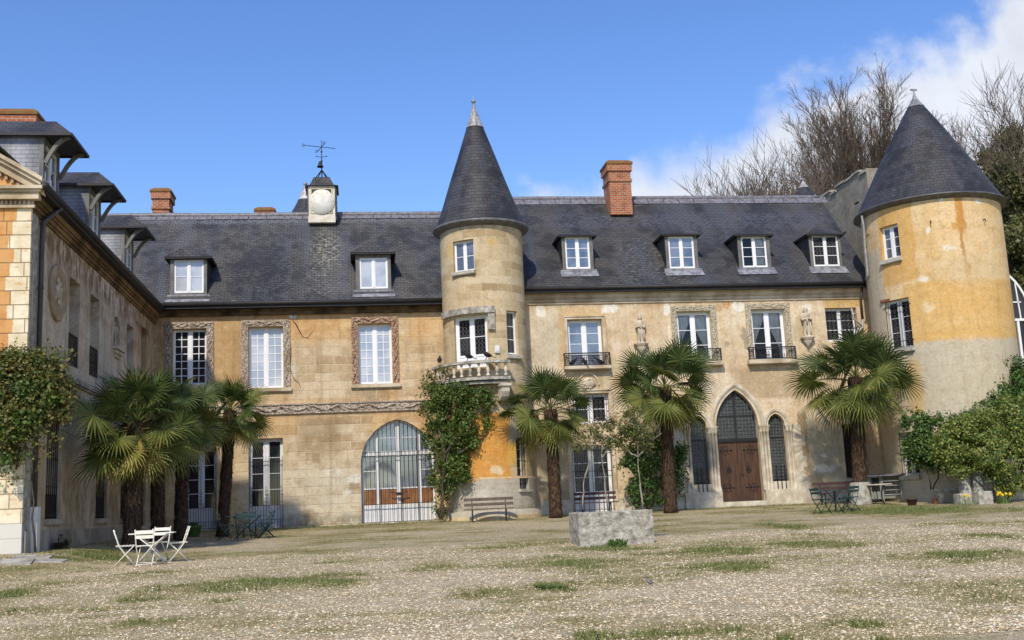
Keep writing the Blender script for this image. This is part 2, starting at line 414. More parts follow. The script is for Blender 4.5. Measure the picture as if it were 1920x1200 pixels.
M['tower_wall'] = wall_mat('round_tower_plaster', [(.60, .37, .15), (.68, .47, .22), (.74, .54, .30), (.75, .60, .40)], [(.46, .33, .15), (.52, .4, .2), (.58, .46, .26), (.6, .5, .3)],
    (.55, .46, .3), 1.2, .7, .62, .7, seed=14,
    patches=[('b', cylp(0, -57, 80, 6.95, 9.25, BR), (.65, .385, .11), .72, .05), ('b', cylp(0, -57, 80, 7.4, 7.9, BR), (.68, .46, .19), .5, .5), ('b', cylp(0, -120, 90, 0, 6.98, BR), (.51, .46, .35), .93, .04),
             ('b', cylp(0, -76, -43, 9.35, 13.1, BR), (.62, .35, .09), .75, .06), ('b', cylp(0, -110, -76, 5, 10.9, BR), (.52, .465, .35), .85, .08),
             ('b', cylp(0, -9, -2.5, 11.0, 12.8, BR), (.56, .25, .045), .9, .25), ('e', cylp(0, -8, 0, 12.3, 12.75, BR), (.56, .26, .05), .9, .25), ('b', cylp(0, -13, -1, 11.1, 11.45, BR), (.56, .30, .07), .85, .15),
             ('b', cylp(0, -7, -5, 9.3, 11.4, BR), (.50, .24, .06), .85, .3), ('e', cylp(0, -8, -1, 9.35, 9.85, BR), (.58, .32, .09), .9, .2),
             ('e', cylp(0, -22, -18, 12.25, 12.7, BR), WHT, .9, .2), ('e', cylp(0, 10, 16, 12.1, 12.35, BR), WHT, .85, .3), ('e', cylp(0, -34, -30, 11.1, 11.3, BR), WHT, .85, .3),
             ('e', cylp(0, -44, -36, 9.25, 9.5, BR), WHT, .8, .5), ('e', cylp(0, -22, -12, 10.3, 10.55, BR), WHT, .8, .7), ('e', cylp(0, -42, -34, 8.0, 8.5, BR), (.72, .60, .38), .8, .5),
             ('e', cylp(0, -16, -9, 12.5, 12.95, BR), (.74, .66, .50), .8, .3), ('e', cylp(0, -30, 20, 9.0, 10.2, BR), (.55, .46, .30), .4, .6), ('e', cylp(0, -20, 60, 4.2, 6.3, BR), (.50, .43, .28), .5, .5),
             ('b', cylp(0, -62, -50, 4.3, 6.4, BR), (.60, .38, .12), .6, .2)],
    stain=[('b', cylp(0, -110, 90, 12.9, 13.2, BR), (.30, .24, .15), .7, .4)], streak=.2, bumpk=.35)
def PW(y0, z0, y1, z1): return ((y0+y1)/2, (z0+z1)/2, (y1-y0)/2, (z1-z0)/2)
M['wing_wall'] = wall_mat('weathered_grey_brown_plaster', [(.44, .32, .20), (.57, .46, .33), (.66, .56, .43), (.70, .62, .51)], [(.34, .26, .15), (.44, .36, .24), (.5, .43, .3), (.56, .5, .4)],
    (.5, .45, .35), .9, .4, .56, .66, seed=21,
    patches=[('b', PW(26, .8, 42, 1.55), (.46, .44, .38), .7, .06), ('b', PW(27, 1.5, 28.1, 4.5), (.48, .34, .17), .6, .2), ('b', PW(39, 2, 42, 9), (.46, .31, .15), .6, .3), ('e', PW(31.5, 7.9, 33.6, 8.8), (.6, .56, .48), .7, .4),
             ('e', PW(35, 7.8, 37, 8.9), (.62, .58, .5), .7, .4), ('b', PW(37.2, 7.9, 38.6, 8.9), (.6, .56, .5), .7, .2), ('b', PW(27, 4.6, 40, 5.4), (.50, .47, .40), .5, .2)],
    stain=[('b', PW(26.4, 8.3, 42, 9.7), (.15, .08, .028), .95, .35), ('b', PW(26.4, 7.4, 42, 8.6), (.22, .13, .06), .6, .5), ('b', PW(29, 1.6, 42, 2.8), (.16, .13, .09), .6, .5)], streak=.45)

def slate_mat(name, base=(.045, .050, .062), light=(.13, .135, .15), warm=(.075, .066, .054), w=.24, h=.125, patches=(), seed=0., lich=.6, mort=.75):
    g = G(name, .62, .35)
    bc, bf = g.brick(g.uv, w, h, .012, (0, 0, 0), (1, 1, 1), (.5, .5, .5), .0, .5)
    st = g.noise(g.scale(g.uv, (.75, .14, 1)), 1.0, 7, .68, seed)
    mid = g.noise(g.uv, 1.2, 5, .6, seed+1)
    c = g.mix(g.rng(st, .42, .58), base, warm)
    c = g.mix(g.math('MULTIPLY', bc, .40), c, light)
    c = g.mix(g.math('MULTIPLY', g.rng(mid, .46, .60), .6), c, tuple(x*.35 for x in base))
    sp_ = g.noise(g.scale(g.uv, (6, 14, 1)), 1., 3, .6, seed+4)
    c = g.mix(g.math('MULTIPLY', g.rng(sp_, .66, .74), lich), c, (.26, .25, .22))
    for (shape, box, col_, k, soft, thr) in patches:
        pv = g.vmath('ADD', g.uv, g.scale(g.vmath('SUBTRACT', g.noise(g.uv, 1.4, 4, .6, seed+7, col=True), (.5, .5, .5)), .5))
        pm = g.patch(pv, shape, *box, soft=soft)
        nn = g.rng(g.noise(g.scale(g.uv, (5, 9, 1)), 1., 4, .65, seed+8), thr, thr+.12)
        c = g.mix(g.math('MULTIPLY', g.math('MULTIPLY', pm, nn), k), c, col_)
    lo_ = g.noise(g.scale(g.uv, (.9, .10, 1)), 1.0, 5, .6, seed+30)
    c = g.mix(g.math('MULTIPLY', g.rng(lo_, .50, .62), .6), c, tuple(x*2.2 for x in base))
    c = g.mix(g.math('MULTIPLY', bf, mort), c, (.012, .012, .014))
    g.col(c)
    q = g.new('ShaderNodeSeparateXYZ'); g.put(q.inputs[0], g.uv)
    saw = g.math('FRACT', g.math('DIVIDE', q.outputs[1], h))
    g.bump(g.math('ADD', g.math('MULTIPLY', saw, -.8), g.math('MULTIPLY', bc, .5)), .5, .03)
    return g.mat
M['lead'] = simple('weathered_lead', (.30, .31, .33), .5, .45, 5, .5, c2=(.13, .13, .15))
M['lead_pale'] = simple('pale_lead_sheet', (.52, .53, .55), .45, .4, 4, .5, c2=(.26, .22, .21))
M['lead_ridge'] = simple('streaked_ridge_lead', (.20, .21, .24), .5, .4, 7, .5, c2=(.12, .10, .10))
M['white'] = simple('white_painted_wood', (.80, .81, .82), .45, .06, 3, .4)
M['white_grey'] = simple('shade_greyed_white_paint', (.74, .75, .76), .5, .12, 3, .4)  # white paint with the shade on the french window frames greyed into it
M['iron'] = simple('black_wrought_iron', (.018, .018, .020), .5, .3, 8, .4)
M['lead_line'] = simple('window_lead', (.16, .16, .17), .5, .2, 8, .4)
M['stone'] = simple('pale_carved_stone', (.60, .52, .40), .9, .3, 4, .2, .5, c2=(.40, .33, .24))
M['stone_grey'] = simple('weathered_grey_stone', (.46, .44, .38), .95, .3, 5, .2, .7, c2=(.22, .20, .165))
M['stone_white'] = simple('limestone_trim', (.66, .60, .49), .9, .3, 3, .2, .4, c2=(.46, .39, .29))
M['cornice'] = simple('cream_cornice_stone', (.62, .53, .39), .9, .3, 1.3, .2, .4, c2=(.36, .27, .17))
M['cornice_dark'] = simple('soot_stained_cornice', (.17, .11, .055), .9, .5, 2.2, .2, .5, c2=(.045, .03, .018))
M['sill'] = simple('grey_sill_stone', (.50, .46, .38), .9, .3, 5, .2, .4)
def carved(name, a, b):
    g = G(name, .9, .2)
    n = g.noise(g.obj, 16, 4, .6); m = g.noise(g.obj, 2.5, 4, .6, 3)
    c = g.mix(g.rng(m, .35, .65), a, b)
    c = g.mix(g.math('MULTIPLY', g.rng(n, .55, .42), .75), c, tuple(x*.28 for x in a))
    g.col(c); g.bump(n, 1.0, .06); return g.mat
M['carved_l'] = carved('carved_stone_grey_pink', (.56, .48, .39), (.40, .31, .23))
M['carved_pink'] = carved('carved_stone_pink', (.44, .27, .18), (.52, .37, .26))
M['carved_pale'] = carved('carved_stone_pale', (.60, .53, .40), (.52, .44, .31))
g = G('grey_painted_dormer_wood', .7, .3); g.col(g.mix(g.rng(g.noise(g.scale(g.uv, (4, 1, 1)), 2, 5, .6), .35, .65), (.11, .105, .10), (.19, .185, .17))); M['dormer_wood'] = g.mat
g = G('window_glass', .06, .6)
g.col(g.mix(g.rng(g.noise(g.obj, .6, 2, .5), .4, .6), (.008, .009, .012), (.022, .024, .030))); g.bump(g.noise(g.obj, .8, 2, .5), .06, .05); M['glass'] = g.mat
g = G('sky_toned_window_glass', .05, 1.0)
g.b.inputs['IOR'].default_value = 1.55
g.col(g.mix(g.rng(g.noise(g.obj, .9, 3, .5), .4, .6), (.30, .34, .41), (.48, .50, .54))); g.bump(g.noise(g.obj, .8, 2, .5), .05, .05); M['glass_sky'] = g.mat  # paleness of reflected sky and curtains put into the pane colour
g = G('blue_grey_window_glass', .05, .9); g.b.inputs['IOR'].default_value = 1.8
g.col(g.mix(g.rng(g.noise(g.obj, 1.2, 3, .5), .4, .6), (.05, .058, .085), (.14, .155, .20))); g.bump(g.noise(g.obj, .8, 2, .5), .05, .05); M['glass_blue'] = g.mat
# clear pane: real transparency, curtains hang behind it
mt = bpy.data.materials.new('clear_window_glass'); mt.use_nodes = True; q = mt.node_tree; q.nodes.clear()
o_ = q.nodes.new('ShaderNodeOutputMaterial'); t_ = q.nodes.new('ShaderNodeBsdfTransparent'); t_.inputs[0].default_value = (.85, .88, .9, 1)
gl = q.nodes.new('ShaderNodeBsdfGlossy'); gl.inputs['Roughness'].default_value = .04; fr = q.nodes.new('ShaderNodeFresnel'); fr.inputs[0].default_value = 1.5
mm_ = q.nodes.new('ShaderNodeMixShader'); q.links.new(fr.outputs[0], mm_.inputs[0]); q.links.new(t_.outputs[0], mm_.inputs[1]); q.links.new(gl.outputs[0], mm_.inputs[2]); q.links.new(mm_.outputs[0], o_.inputs[0])
M['glass_clear'] = mt
M['curtain'] = simple('cream_net_curtain', (.80, .77, .70), .9, .2, 4)
M['room'] = simple('dark_room', (.03, .028, .025), .9, .3, 1)
g = G('red_chimney_brick', .9, .2)
bc, bf = g.brick(g.uv, .23, .085, .010, (.30, .085, .04), (.42, .14, .065), (.42, .34, .24), .1, .5)
g.col(g.mix(g.math('MULTIPLY', g.rng(g.noise(g.obj, 3, 5, .6), .5, .68), .5), bc, (.12, .05, .03))); g.bump(g.math('MULTIPLY', bf, -1.), .5, .02); M['brick'] = g.mat
M['moss'] = simple('mossy_brick_cap', (.20, .15, .055), .95, .5, 6, .1, .6, c2=(.24, .09, .04))
g = G('brown_door_wood', .5, .35)
pl_ = g.math('FRACT', g.math('MULTIPLY', g.vmath('DOT_PRODUCT', g.uv, (1, 0, 0)), 5.4))
c = g.mix(g.rng(g.noise(g.scale(g.uv, (9, .7, 1)), 1.5, 6, .65), .35, .68), (.045, .022, .013), (.115, .056, .030))
c = g.mix(g.rng(pl_, .06, .0), c, (.012, .006, .004)); g.col(c); g.bump(g.noise(g.scale(g.uv, (14, 1, 1)), 2, 4, .6), .4, .01); M['door'] = g.mat
M['panel_wood'] = simple('varnished_brown_panel', (.30, .13, .045), .5, .3, 3, .4, c2=(.20, .08, .03))
M['green_iron'] = simple('dark_green_paint', (.012, .045, .040), .45, .3, 5, .5)
M['white_iron'] = simple('cream_white_paint', (.78, .76, .66), .5, .12, 5, .4)
M['bench_wood'] = simple('brown_weathered_bench_board', (.15, .11, .085), .75, .4, 5, .3)
M['bench_purple'] = simple('dark_red_bench_board', (.085, .045, .045), .7, .4, 5, .3)
M['terracotta'] = simple('terracotta', (.25, .10, .05), .85, .3, 6)
M['brown_pot'] = simple('dark_brown_plastic', (.075, .035, .025), .5, .3, 6)
M['green_pot'] = simple('green_plastic', (.10, .19, .045), .5, .3, 4)
M['bark'] = simple('grey_brown_bark', (.105, .085, .065), .95, .4, 3, .1, .6)
M['bark_pale'] = simple('pale_bark', (.34, .30, .24), .95, .4, 6, .1, .6)
M['twig'] = simple('bare_twigs', (.17, .13, .10), .95, .3, 1, .1)
g = G('palm_trunk_fibre', .95, .1)
v_ = g.noise(g.scale(g.obj, (10, 10, 3)), 1.6, 6, .7)
g.col(g.ramp(v_, [(.3, (.018, .010, .007)), (.5, (.06, .035, .022)), (.62, (.13, .085, .055)), (.75, (.30, .24, .17))])); g.bump(v_, 1., .08); M['palm_trunk'] = g.mat
g = G('brown_palm_fibre', .95, .1); g.col(g.mix(g.island(), (.04, .027, .018), (.135, .095, .062))); M['fibre'] = g.mat
def leafmat(name, cols, trans=.3, rough=.5, spec=.4):
    g = G(name, rough, spec)
    r = g.island(); c = g.ramp(r, [(i/(len(cols)-1), k) for i, k in enumerate(cols)])
    g.col(c)
    tr = g.new('ShaderNodeBsdfTranslucent'); g.put(tr.inputs[0], c)
    ms = g.new('ShaderNodeMixShader'); ms.inputs[0].default_value = trans
    g.nt.links.new(g.b.outputs[0], ms.inputs[1]); g.nt.links.new(tr.outputs[0], ms.inputs[2]); g.nt.links.new(ms.outputs[0], g.out.inputs[0])
    return g.mat
M['palm_dark'] = leafmat('palm_leaf', [(.026, .048, .014), (.045, .074, .02), (.075, .108, .028), (.12, .155, .045)], .2, .5, .25)
M['palm_mid'] = leafmat('palm_leaf_light', [(.07, .092, .02), (.125, .145, .032), (.20, .205, .05)], .25, .5, .25)
M['palm_yel'] = leafmat('palm_leaf_yellowing', [(.14, .18, .04), (.26, .27, .07), (.38, .32, .10), (.34, .22, .08)], .25, .45, .4)
M['ivy'] = leafmat('creeper_leaf', [(.04, .08, .016), (.075, .13, .024), (.12, .18, .034), (.19, .23, .05)], .3)
M['ivy_brown'] = leafmat('browning_creeper_leaf', [(.07, .09, .02), (.12, .13, .03), (.19, .17, .04), (.24, .19, .06), (.09, .12, .025)], .3)
M['shrub_dark'] = leafmat('dark_shrub_leaf', [(.025, .06, .014), (.045, .095, .02), (.08, .145, .03)], .25)
M['shrub_green'] = leafmat('green_shrub_leaf', [(.05, .10, .02), (.095, .175, .034), (.16, .25, .05)], .3)
M['shrub_yellow'] = leafmat('yellow_green_shrub_leaf', [(.10, .14, .026), (.18, .23, .045), (.29, .31, .07), (.38, .37, .11)], .3)
M['sapling'] = leafmat('russet_sapling_leaf', [(.09, .08, .025), (.15, .12, .04), (.12, .15, .035), (.20, .15, .06)], .3)
M['wood_leaf'] = leafmat('hillside_leaf', [(.07, .08, .028), (.11, .115, .036), (.155, .15, .05), (.20, .18, .065)], .2)
M['wood_leaf2'] = leafmat('hillside_spring_leaf', [(.08, .10, .03), (.13, .15, .045), (.19, .21, .07)], .3)
M['grass'] = leafmat('grass_blade', [(.11, .14, .035), (.16, .20, .05), (.23, .25, .08), (.32, .30, .14)], .3, .6, .3)
M['flower'] = simple('daffodil_yellow', (.85, .62, .03), .5, .1, 5)
M['bird'] = simple('black_feathers', (.018, .018, .022), .6, .3, 8)
M['bird_grey'] = simple('grey_feathers', (.20, .20, .22), .6, .3, 8)
M['bird_white'] = simple('white_feathers', (.7, .7, .7), .6, .1, 8)
M['white_plastic'] = simple('white_plastic', (.72, .72, .70), .4, .08, 3)
M['pipe'] = simple('dark_zinc_pipe', (.075, .06, .055), .5, .3, 3, .5)
M['pipe_grey'] = simple('grey_zinc_pipe', (.40, .40, .38), .5, .35, 5, .5)
M['gutter'] = simple('dark_gutter', (.028, .026, .028), .6, .3, 3, .4)
M['hutch'] = simple('grey_hutch_boards', (.30, .31, .29), .8, .3, 5)
M['bottle'] = simple('dark_bottle_glass', (.02, .012, .008), .15, .3, 8, .6)

# ------------------------------------------------------------------ building helpers
def Ty(x, y, z): return Matrix.Translation((x, y, z))
def Tw(x, y, z, a): return Matrix.Translation((x, y, z)) @ Matrix.Rotation(a, 4, 'Z')

def pointed_arch(x0, x1, zs, zt, n=14):
    w = x1-x0; h = zt-zs; r = (w*w/4+h*h)/w
    pts = []
    a1 = math.atan2(h, -(w/2-r)-0) if False else math.acos(max(-1, min(1, (r-w/2)/r)))
    for i in range(n+1):
        a = a1*i/n; pts.append((x1-r+r*math.cos(a), zs+r*math.sin(a)))
    for i in range(n-1, -1, -1):
        a = a1*i/n; pts.append((x0+r-r*math.cos(a), zs+r*math.sin(a)))
    return pts            # from right spring over the apex to left spring
def arch_poly(x0, x1, z0, zs, zt, n=14):
    return [(x0, z0), (x1, z0)] + pointed_arch(x0, x1, zs, zt, n)
def rect(x0, x1, z0, z1): return [(x0, z0), (x1, z0), (x1, z1), (x0, z1)]

def holed(mb, fn, outer, holes, depth=.3, m=0, rm=0):
    polys = [[Vector((x, z, 0)) for x, z in outer]] + [[Vector((x, z, 0)) for x, z in h] for h in holes]
    flat = [q for pl in polys for q in pl]
    idx = [mb.p(fn(q.x, q.y, 0)) for q in flat]
    for t in tessellate_polygon(polys):
        mb.facei([idx[i] for i in t], m, [(flat[i].x, flat[i].y) for i in t])
    for h in holes:
        k = len(h)
        for i in range(k):
            (xa, za), (xb, zb) = h[i], h[(i+1) % k]
            mb.face([fn(xa, za, 0), fn(xb, zb, 0), fn(xb, zb, depth), fn(xa, za, depth)], rm, [(xa, za), (xb, zb), (xb+depth*.7, zb+depth*.7), (xa+depth*.7, za+depth*.7)])

def sweep2d(mb, path, prof, closed=False, m=0, y0=0.):
    """moulding: path (x,z) in wall plane, profile [(offset outward in plane, y)]"""
    n = len(path); rings = []
    for i, (x, z) in enumerate(path):
        a = path[i-1] if (i > 0 or closed) else path[i]; b = path[(i+1) % n] if (i < n-1 or closed) else path[i]
        d1 = Vector((x-a[0], z-a[1])); d2 = Vector((b[0]-x, b[1]-z))
        if d1.length < 1e-6: d1 = d2
        if d2.length < 1e-6: d2 = d1
        d1.normalize(); d2.normalize()
        n1 = Vector((d1.y, -d1.x)); n2 = Vector((d2.y, -d2.x)); nn = (n1+n2)
        nn = nn/max(.3, nn.length_squared)*2 if nn.length > 1e-6 else n1
        nn = nn.normalized()/max(.5, nn.normalized().dot(n1))
        rings.append([mb.p((x+nn.x*o, y0+yy_, z+nn.y*o)) for o, yy_ in prof])
    k = len(prof)
    for i in range(n if closed else n-1):
        r1, r2 = rings[i], rings[(i+1) % n]
        for j in range(k-1):
            mb.facei((r1[j], r1[j+1], r2[j+1], r2[j]), m)
    if not closed:
        mb.facei(rings[0], m); mb.facei(rings[-1][::-1], m)

def lattice(mb, x0, x1, z0, z1, y, cell=.16, t=.008, m=0):
    """leaded glass: mirrored zigzag cames making honeycombs and small diamonds"""
    nx = max(1, round((x1-x0)/cell)); cw = (x1-x0)/nx; nz = max(2, round((z1-z0)/(cell*1.1))); ch = (z1-z0)/nz
    for i in range(nx+1):
        for sgn in (-1, 1):
            pts = []
            for j in range(nz*2+1):
                o = (0.32 if (j % 2) else 0.02)*cw*sgn
                pts.append((min(x1, max(x0, x0+i*cw+o)), z0+j*ch/2))
            for a, b in zip(pts, pts[1:]):
                mb.bar((a[0], y, a[1]), (b[0], y, b[1]), t, t, m)
    for i in range(nx):
        for j in range(nz):
            z = z0+(j+.5)*ch
            mb.bar((x0+(i+.34)*cw, y, z), (x0+(i+.66)*cw, y, z), t, t, m)

def window(parent, T, w, h, nx=2, nz=6, glass='glass', leaded=False, fr=.055, mull=.11, white='white', kick=0., curtain=None, cas=2, name='window', bar=.024, room=.5, top=None, thick_bottom=.07):
    mb = MB(T)
    # outer frame butts end to end
    mb.box(-w/2, 0, 0, -w/2+fr, .07, h); mb.box(w/2-fr, 0, 0, w/2, .07, h)
    mb.box(-w/2+fr, .002, h-fr, w/2-fr, .07, h); mb.box(-w/2+fr, .002, 0, w/2-fr, .07, thick_bottom)
    iw = w-2*fr; zb, zt = thick_bottom, h-fr
    xs = []
    cw = (iw-(cas-1)*mull)/cas
    for i in range(cas):
        xa = -w/2+fr+i*(cw+mull)
        if i: mb.box(xa-mull, -.012, zb, xa, .068, zt)
        xs.append((xa, xa+cw))
    zk = zb
    if kick > 0:
        for xa, xb in xs:
            mb.box(xa, .022, zb, xb, .06, zb+kick-.05); mb.box(xa, .004, zb+kick-.05, xb, .06, zb+kick)
            mb.box(xa+.07, .012, zb+.08, xb-.07, .021, zb+kick-.13)
        zk = zb+kick
    st = .03
    for xa, xb in xs:
        mb.box(xa, .006, zk, xa+st, .06, zt); mb.box(xb-st, .006, zk, xb, .06, zt)
        mb.box(xa+st, .008, zt-st, xb-st, .06, zt); mb.box(xa+st, .008, zk, xb-st, .06, zk+st)
        for i in range(1, nx):
            x = xa+st+(xb-xa-2*st)*i/nx; mb.box(x-bar/2, .014, zk+st, x+bar/2, .055, zt-st)
        for j in range(1, nz):
            z = zk+st+(zt-zk-2*st)*j/nz; mb.box(xa+st, .018, z-bar/2, xb-st, .051, z+bar/2)
    wo_ = mb.build(name, M[white], parent)
    y = .035
    for xa, xb in xs:
        gb = MB(T); gb.face([(xa+st, y, zk+st), (xb-st, y, zk+st), (xb-st, y, zt-st), (xa+st, y, zt-st)])
        gb.build('pane', M[glass], wo_)
    if glass == 'glass_clear':
        rb = MB(T); a, b, c, d = -w/2+.01, w/2-.01, .01, h-.01
        rb.face([(a, room, c), (b, room, c), (b, room, d), (a, room, d)])
        rb.face([(a, .071, c), (a, room, c), (a, room, d), (a, .071, d)]); rb.face([(b, .071, c), (b, room, c), (b, room, d), (b, .071, d)])
        rb.face([(a, .071, c), (b, .071, c), (b, room, c), (a, room, c)]); rb.face([(a, .071, d), (b, .071, d), (b, room, d), (a, room, d)])
        rb.build('room_interior', M['room'], wo_)
    if curtain:
        for side in curtain:
            cb = MB(T); n = 14
            for half in ((0,) if side != 'both' else (0,)):
                pts0 = []; pts1 = []
                N = 40; rows = 12
                grid = []
                for j in range(rows+1):
                    tz = j/rows; z = h-.04-(h-.1)*tz
                    if side == 'full': xa, xb = -w/2+.06, w/2-.06
                    elif side == 'left': xa, xb = -w/2+.06, -w/2+.06+(w*.46)*(1-.86*math.sin(min(1, tz*1.15)*PI/2)**1.5)
                    elif side == 'right': xb, xa = w/2-.06, w/2-.06-(w*.50)*(1-.82*math.sin(min(1, tz*1.1)*PI/2)**1.8)
                    elif side == 'rightfull': xb, xa = w/2-.06, .02
                    row = []
                    for i in range(N+1):
                        x = xa+(xb-xa)*i/N
                        row.append(cb.p((x, .14+.018*math.sin(i*1.9)+.01*math.sin(i*.7+j*.3), z)))
                    grid.append(row)
                for j in range(rows):
                    for i in range(N):
                        cb.facei((grid[j][i], grid[j][i+1], grid[j+1][i+1], grid[j+1][i]), 0, None, True)
            cb.build('curtain', M['curtain'], wo_)
    if leaded:
        for xa, xb in xs:
            lb = MB(T); lattice(lb, xa+st, xb-st, zk+st, zt-st, .028)
            lb.build('lead_lattice', M['lead_line'], wo_)
    return wo_

def sill(parent, T, w, d=.14, h=.12, mat='sill', ov=.08, name='window_sill', z=0):
    mb = MB(T); mb.box(-w/2-ov, -d, z-h, w/2+ov, .02, z-.001); mb.box(-w/2-ov+.03, -d+.03, z-h-.03, w/2+ov-.03, .0, z-h)
    return mb.build(name, M[mat], parent)

def ring(mb, c, r, t=.008, n=10, m=0, ax='y'):
    pts = [(c[0]+r*math.cos(2*PI*i/n), c[1], c[2]+r*math.sin(2*PI*i/n)) for i in range(n)]
    for i in range(n): mb.bar(pts[i], pts[(i+1) % n], t, t, m)
def scroll(mb, c, r, t=.008, turns=1.4, flip=1, m=0, n=14):
    pts = []
    for i in range(n+1):
        a = turns*2*PI*i/n; q = r*(1-.75*i/n)
        pts.append((c[0]+flip*q*math.cos(a), c[1], c[2]+q*math.sin(a)))
    for a, b in zip(pts, pts[1:]): mb.bar(a, b, t, t, m)

def railing(parent, T, w, h, d=.25, dense=False):
    mb = MB(T)
    y = -d
    mb.bar((-w/2, y, h), (w/2, y, h), .045, .035); mb.bar((-w/2, y, .04), (w/2, y, .04), .022); mb.bar((-w/2, y, h-.09), (w/2, y, h-.09), .016)
    for s_ in (-1, 1):
        mb.bar((s_*w/2, y, 0), (s_*w/2, y, h), .028)
        mb.bar((s_*w/2, y, h), (s_*w/2, .0, h), .03); mb.bar((s_*w/2, y, .04), (s_*w/2, 0, .04), .02)
        mb.bar((s_*(w/2-.17), y, 0), (s_*(w/2-.17), y, h), .022)
        for k in range(2): scroll(mb, (s_*(w/2-.085), y, .13+k*(h-.26)), .065, .013, 1.2, s_)
        mb.bar((s_*w/2, y*.5, .04), (s_*w/2, y*.5, h), .018)
    n = int((w-.34)/(.075 if dense else .105)); x0 = -w/2+.17
    for i in range(1, n):
        x = x0+(w-.34)*i/n; mb.bar((x, y, .04), (x, y, h-.09), .012)
    for i in range(n):
        x = x0+(w-.34)*(i+.5)/n
        ring(mb, (x, y, h-.045), .03, .011, 6); ring(mb, (x, y, .17), .045, .011, 8)
        if dense: ring(mb, (x, y, h*.5), .05, .013, 8); ring(mb, (x, y, h*.72), .04, .012, 8)
    for s_ in (-1, 1):
        scroll(mb, (s_*w*.12, y-.01, h*.5), .11, .014, 1.5, s_); scroll(mb, (s_*w*.12, y-.01, h*.3), .08, .014, 1.5, -s_)
    return mb.build('railing', M['iron'], parent)

def carved_frame(parent, T, w, h, b, mat, amp=.035, bottom=False, name='carved_surround', seed=0):
    """flat band round an opening of w x h with a leafy relief; local origin bottom centre of the opening"""
    mb = MB(T)
    def relief(u, v, wdt):
        # u along, v across -1..1
        vine = math.sin(u*9.0+seed)*.45
        e = math.exp(-((v-vine)/.22)**2)
        lf = max(0, math.sin(u*18+v*5*(1 if math.sin(u*9+seed) > 0 else -1)+seed))*max(0, 1-abs(v)**3)
        nz = noise.noise(Vector((u*16, v*3, seed)))
        return (e*.6+lf*.7+nz*.45)*amp*(1 if abs(v) < .8 else .0)+(.018 if abs(v) > .86 else 0)
    def strip(p0, p1, side, o0, o1):
        # grid along p0->p1, across by side dir*[0..b]
        L = math.hypot(p1[0]-p0[0], p1[1]-p0[1]); nu = int(L/.022)+1; nv = 12
        g_ = []
        for i in range(nu+1):
            row = []
            for j in range(nv+1):
                t = i/nu; vv_ = j/nv
                # mitred ends
                s0 = -vv_*b*o0; s1 = vv_*b*o1
                lx = s0+(L+s1-s0)*t
                dx, dz = (p1[0]-p0[0])/L, (p1[1]-p0[1])/L
                x = p0[0]+dx*lx+side[0]*vv_*b; z = p0[1]+dz*lx+side[1]*vv_*b
                y = -.05-relief(lx+p0[0]*3, vv_*2-1, b)
                if j in (0, nv): y = -.055
                row.append(mb.p((x, y, z)))
            g_.append(row)
        for i in range(nu):
            for j in range(nv): mb.facei((g_[i][j], g_[i+1][j], g_[i+1][j+1], g_[i][j+1]), 0, None, False)
        # outer and inner edges back to the wall
        for j in (0, nv):
            for i in range(nu):
                a, c = mb.v[g_[i][j]], mb.v[g_[i+1][j]]
                inv = T.inverted(); a2 = inv @ Vector(a); c2 = inv @ Vector(c)
                mb.face([a2, c2, (c2.x, .03, c2.z), (a2.x, .03, a2.z)])
    strip((-w/2, 0), (-w/2, h), (-1, 0), 0, 1)
    strip((w/2, 0), (w/2, h), (1, 0), 0, 1)
    strip((-w/2, h), (w/2, h), (0, 1), 1, 1)
    for s_ in (-1, 1): mb.box(s_*w/2, -.05, -.002, s_*(w/2+b), .02, .0)
    return mb.build(name, M[mat], parent)

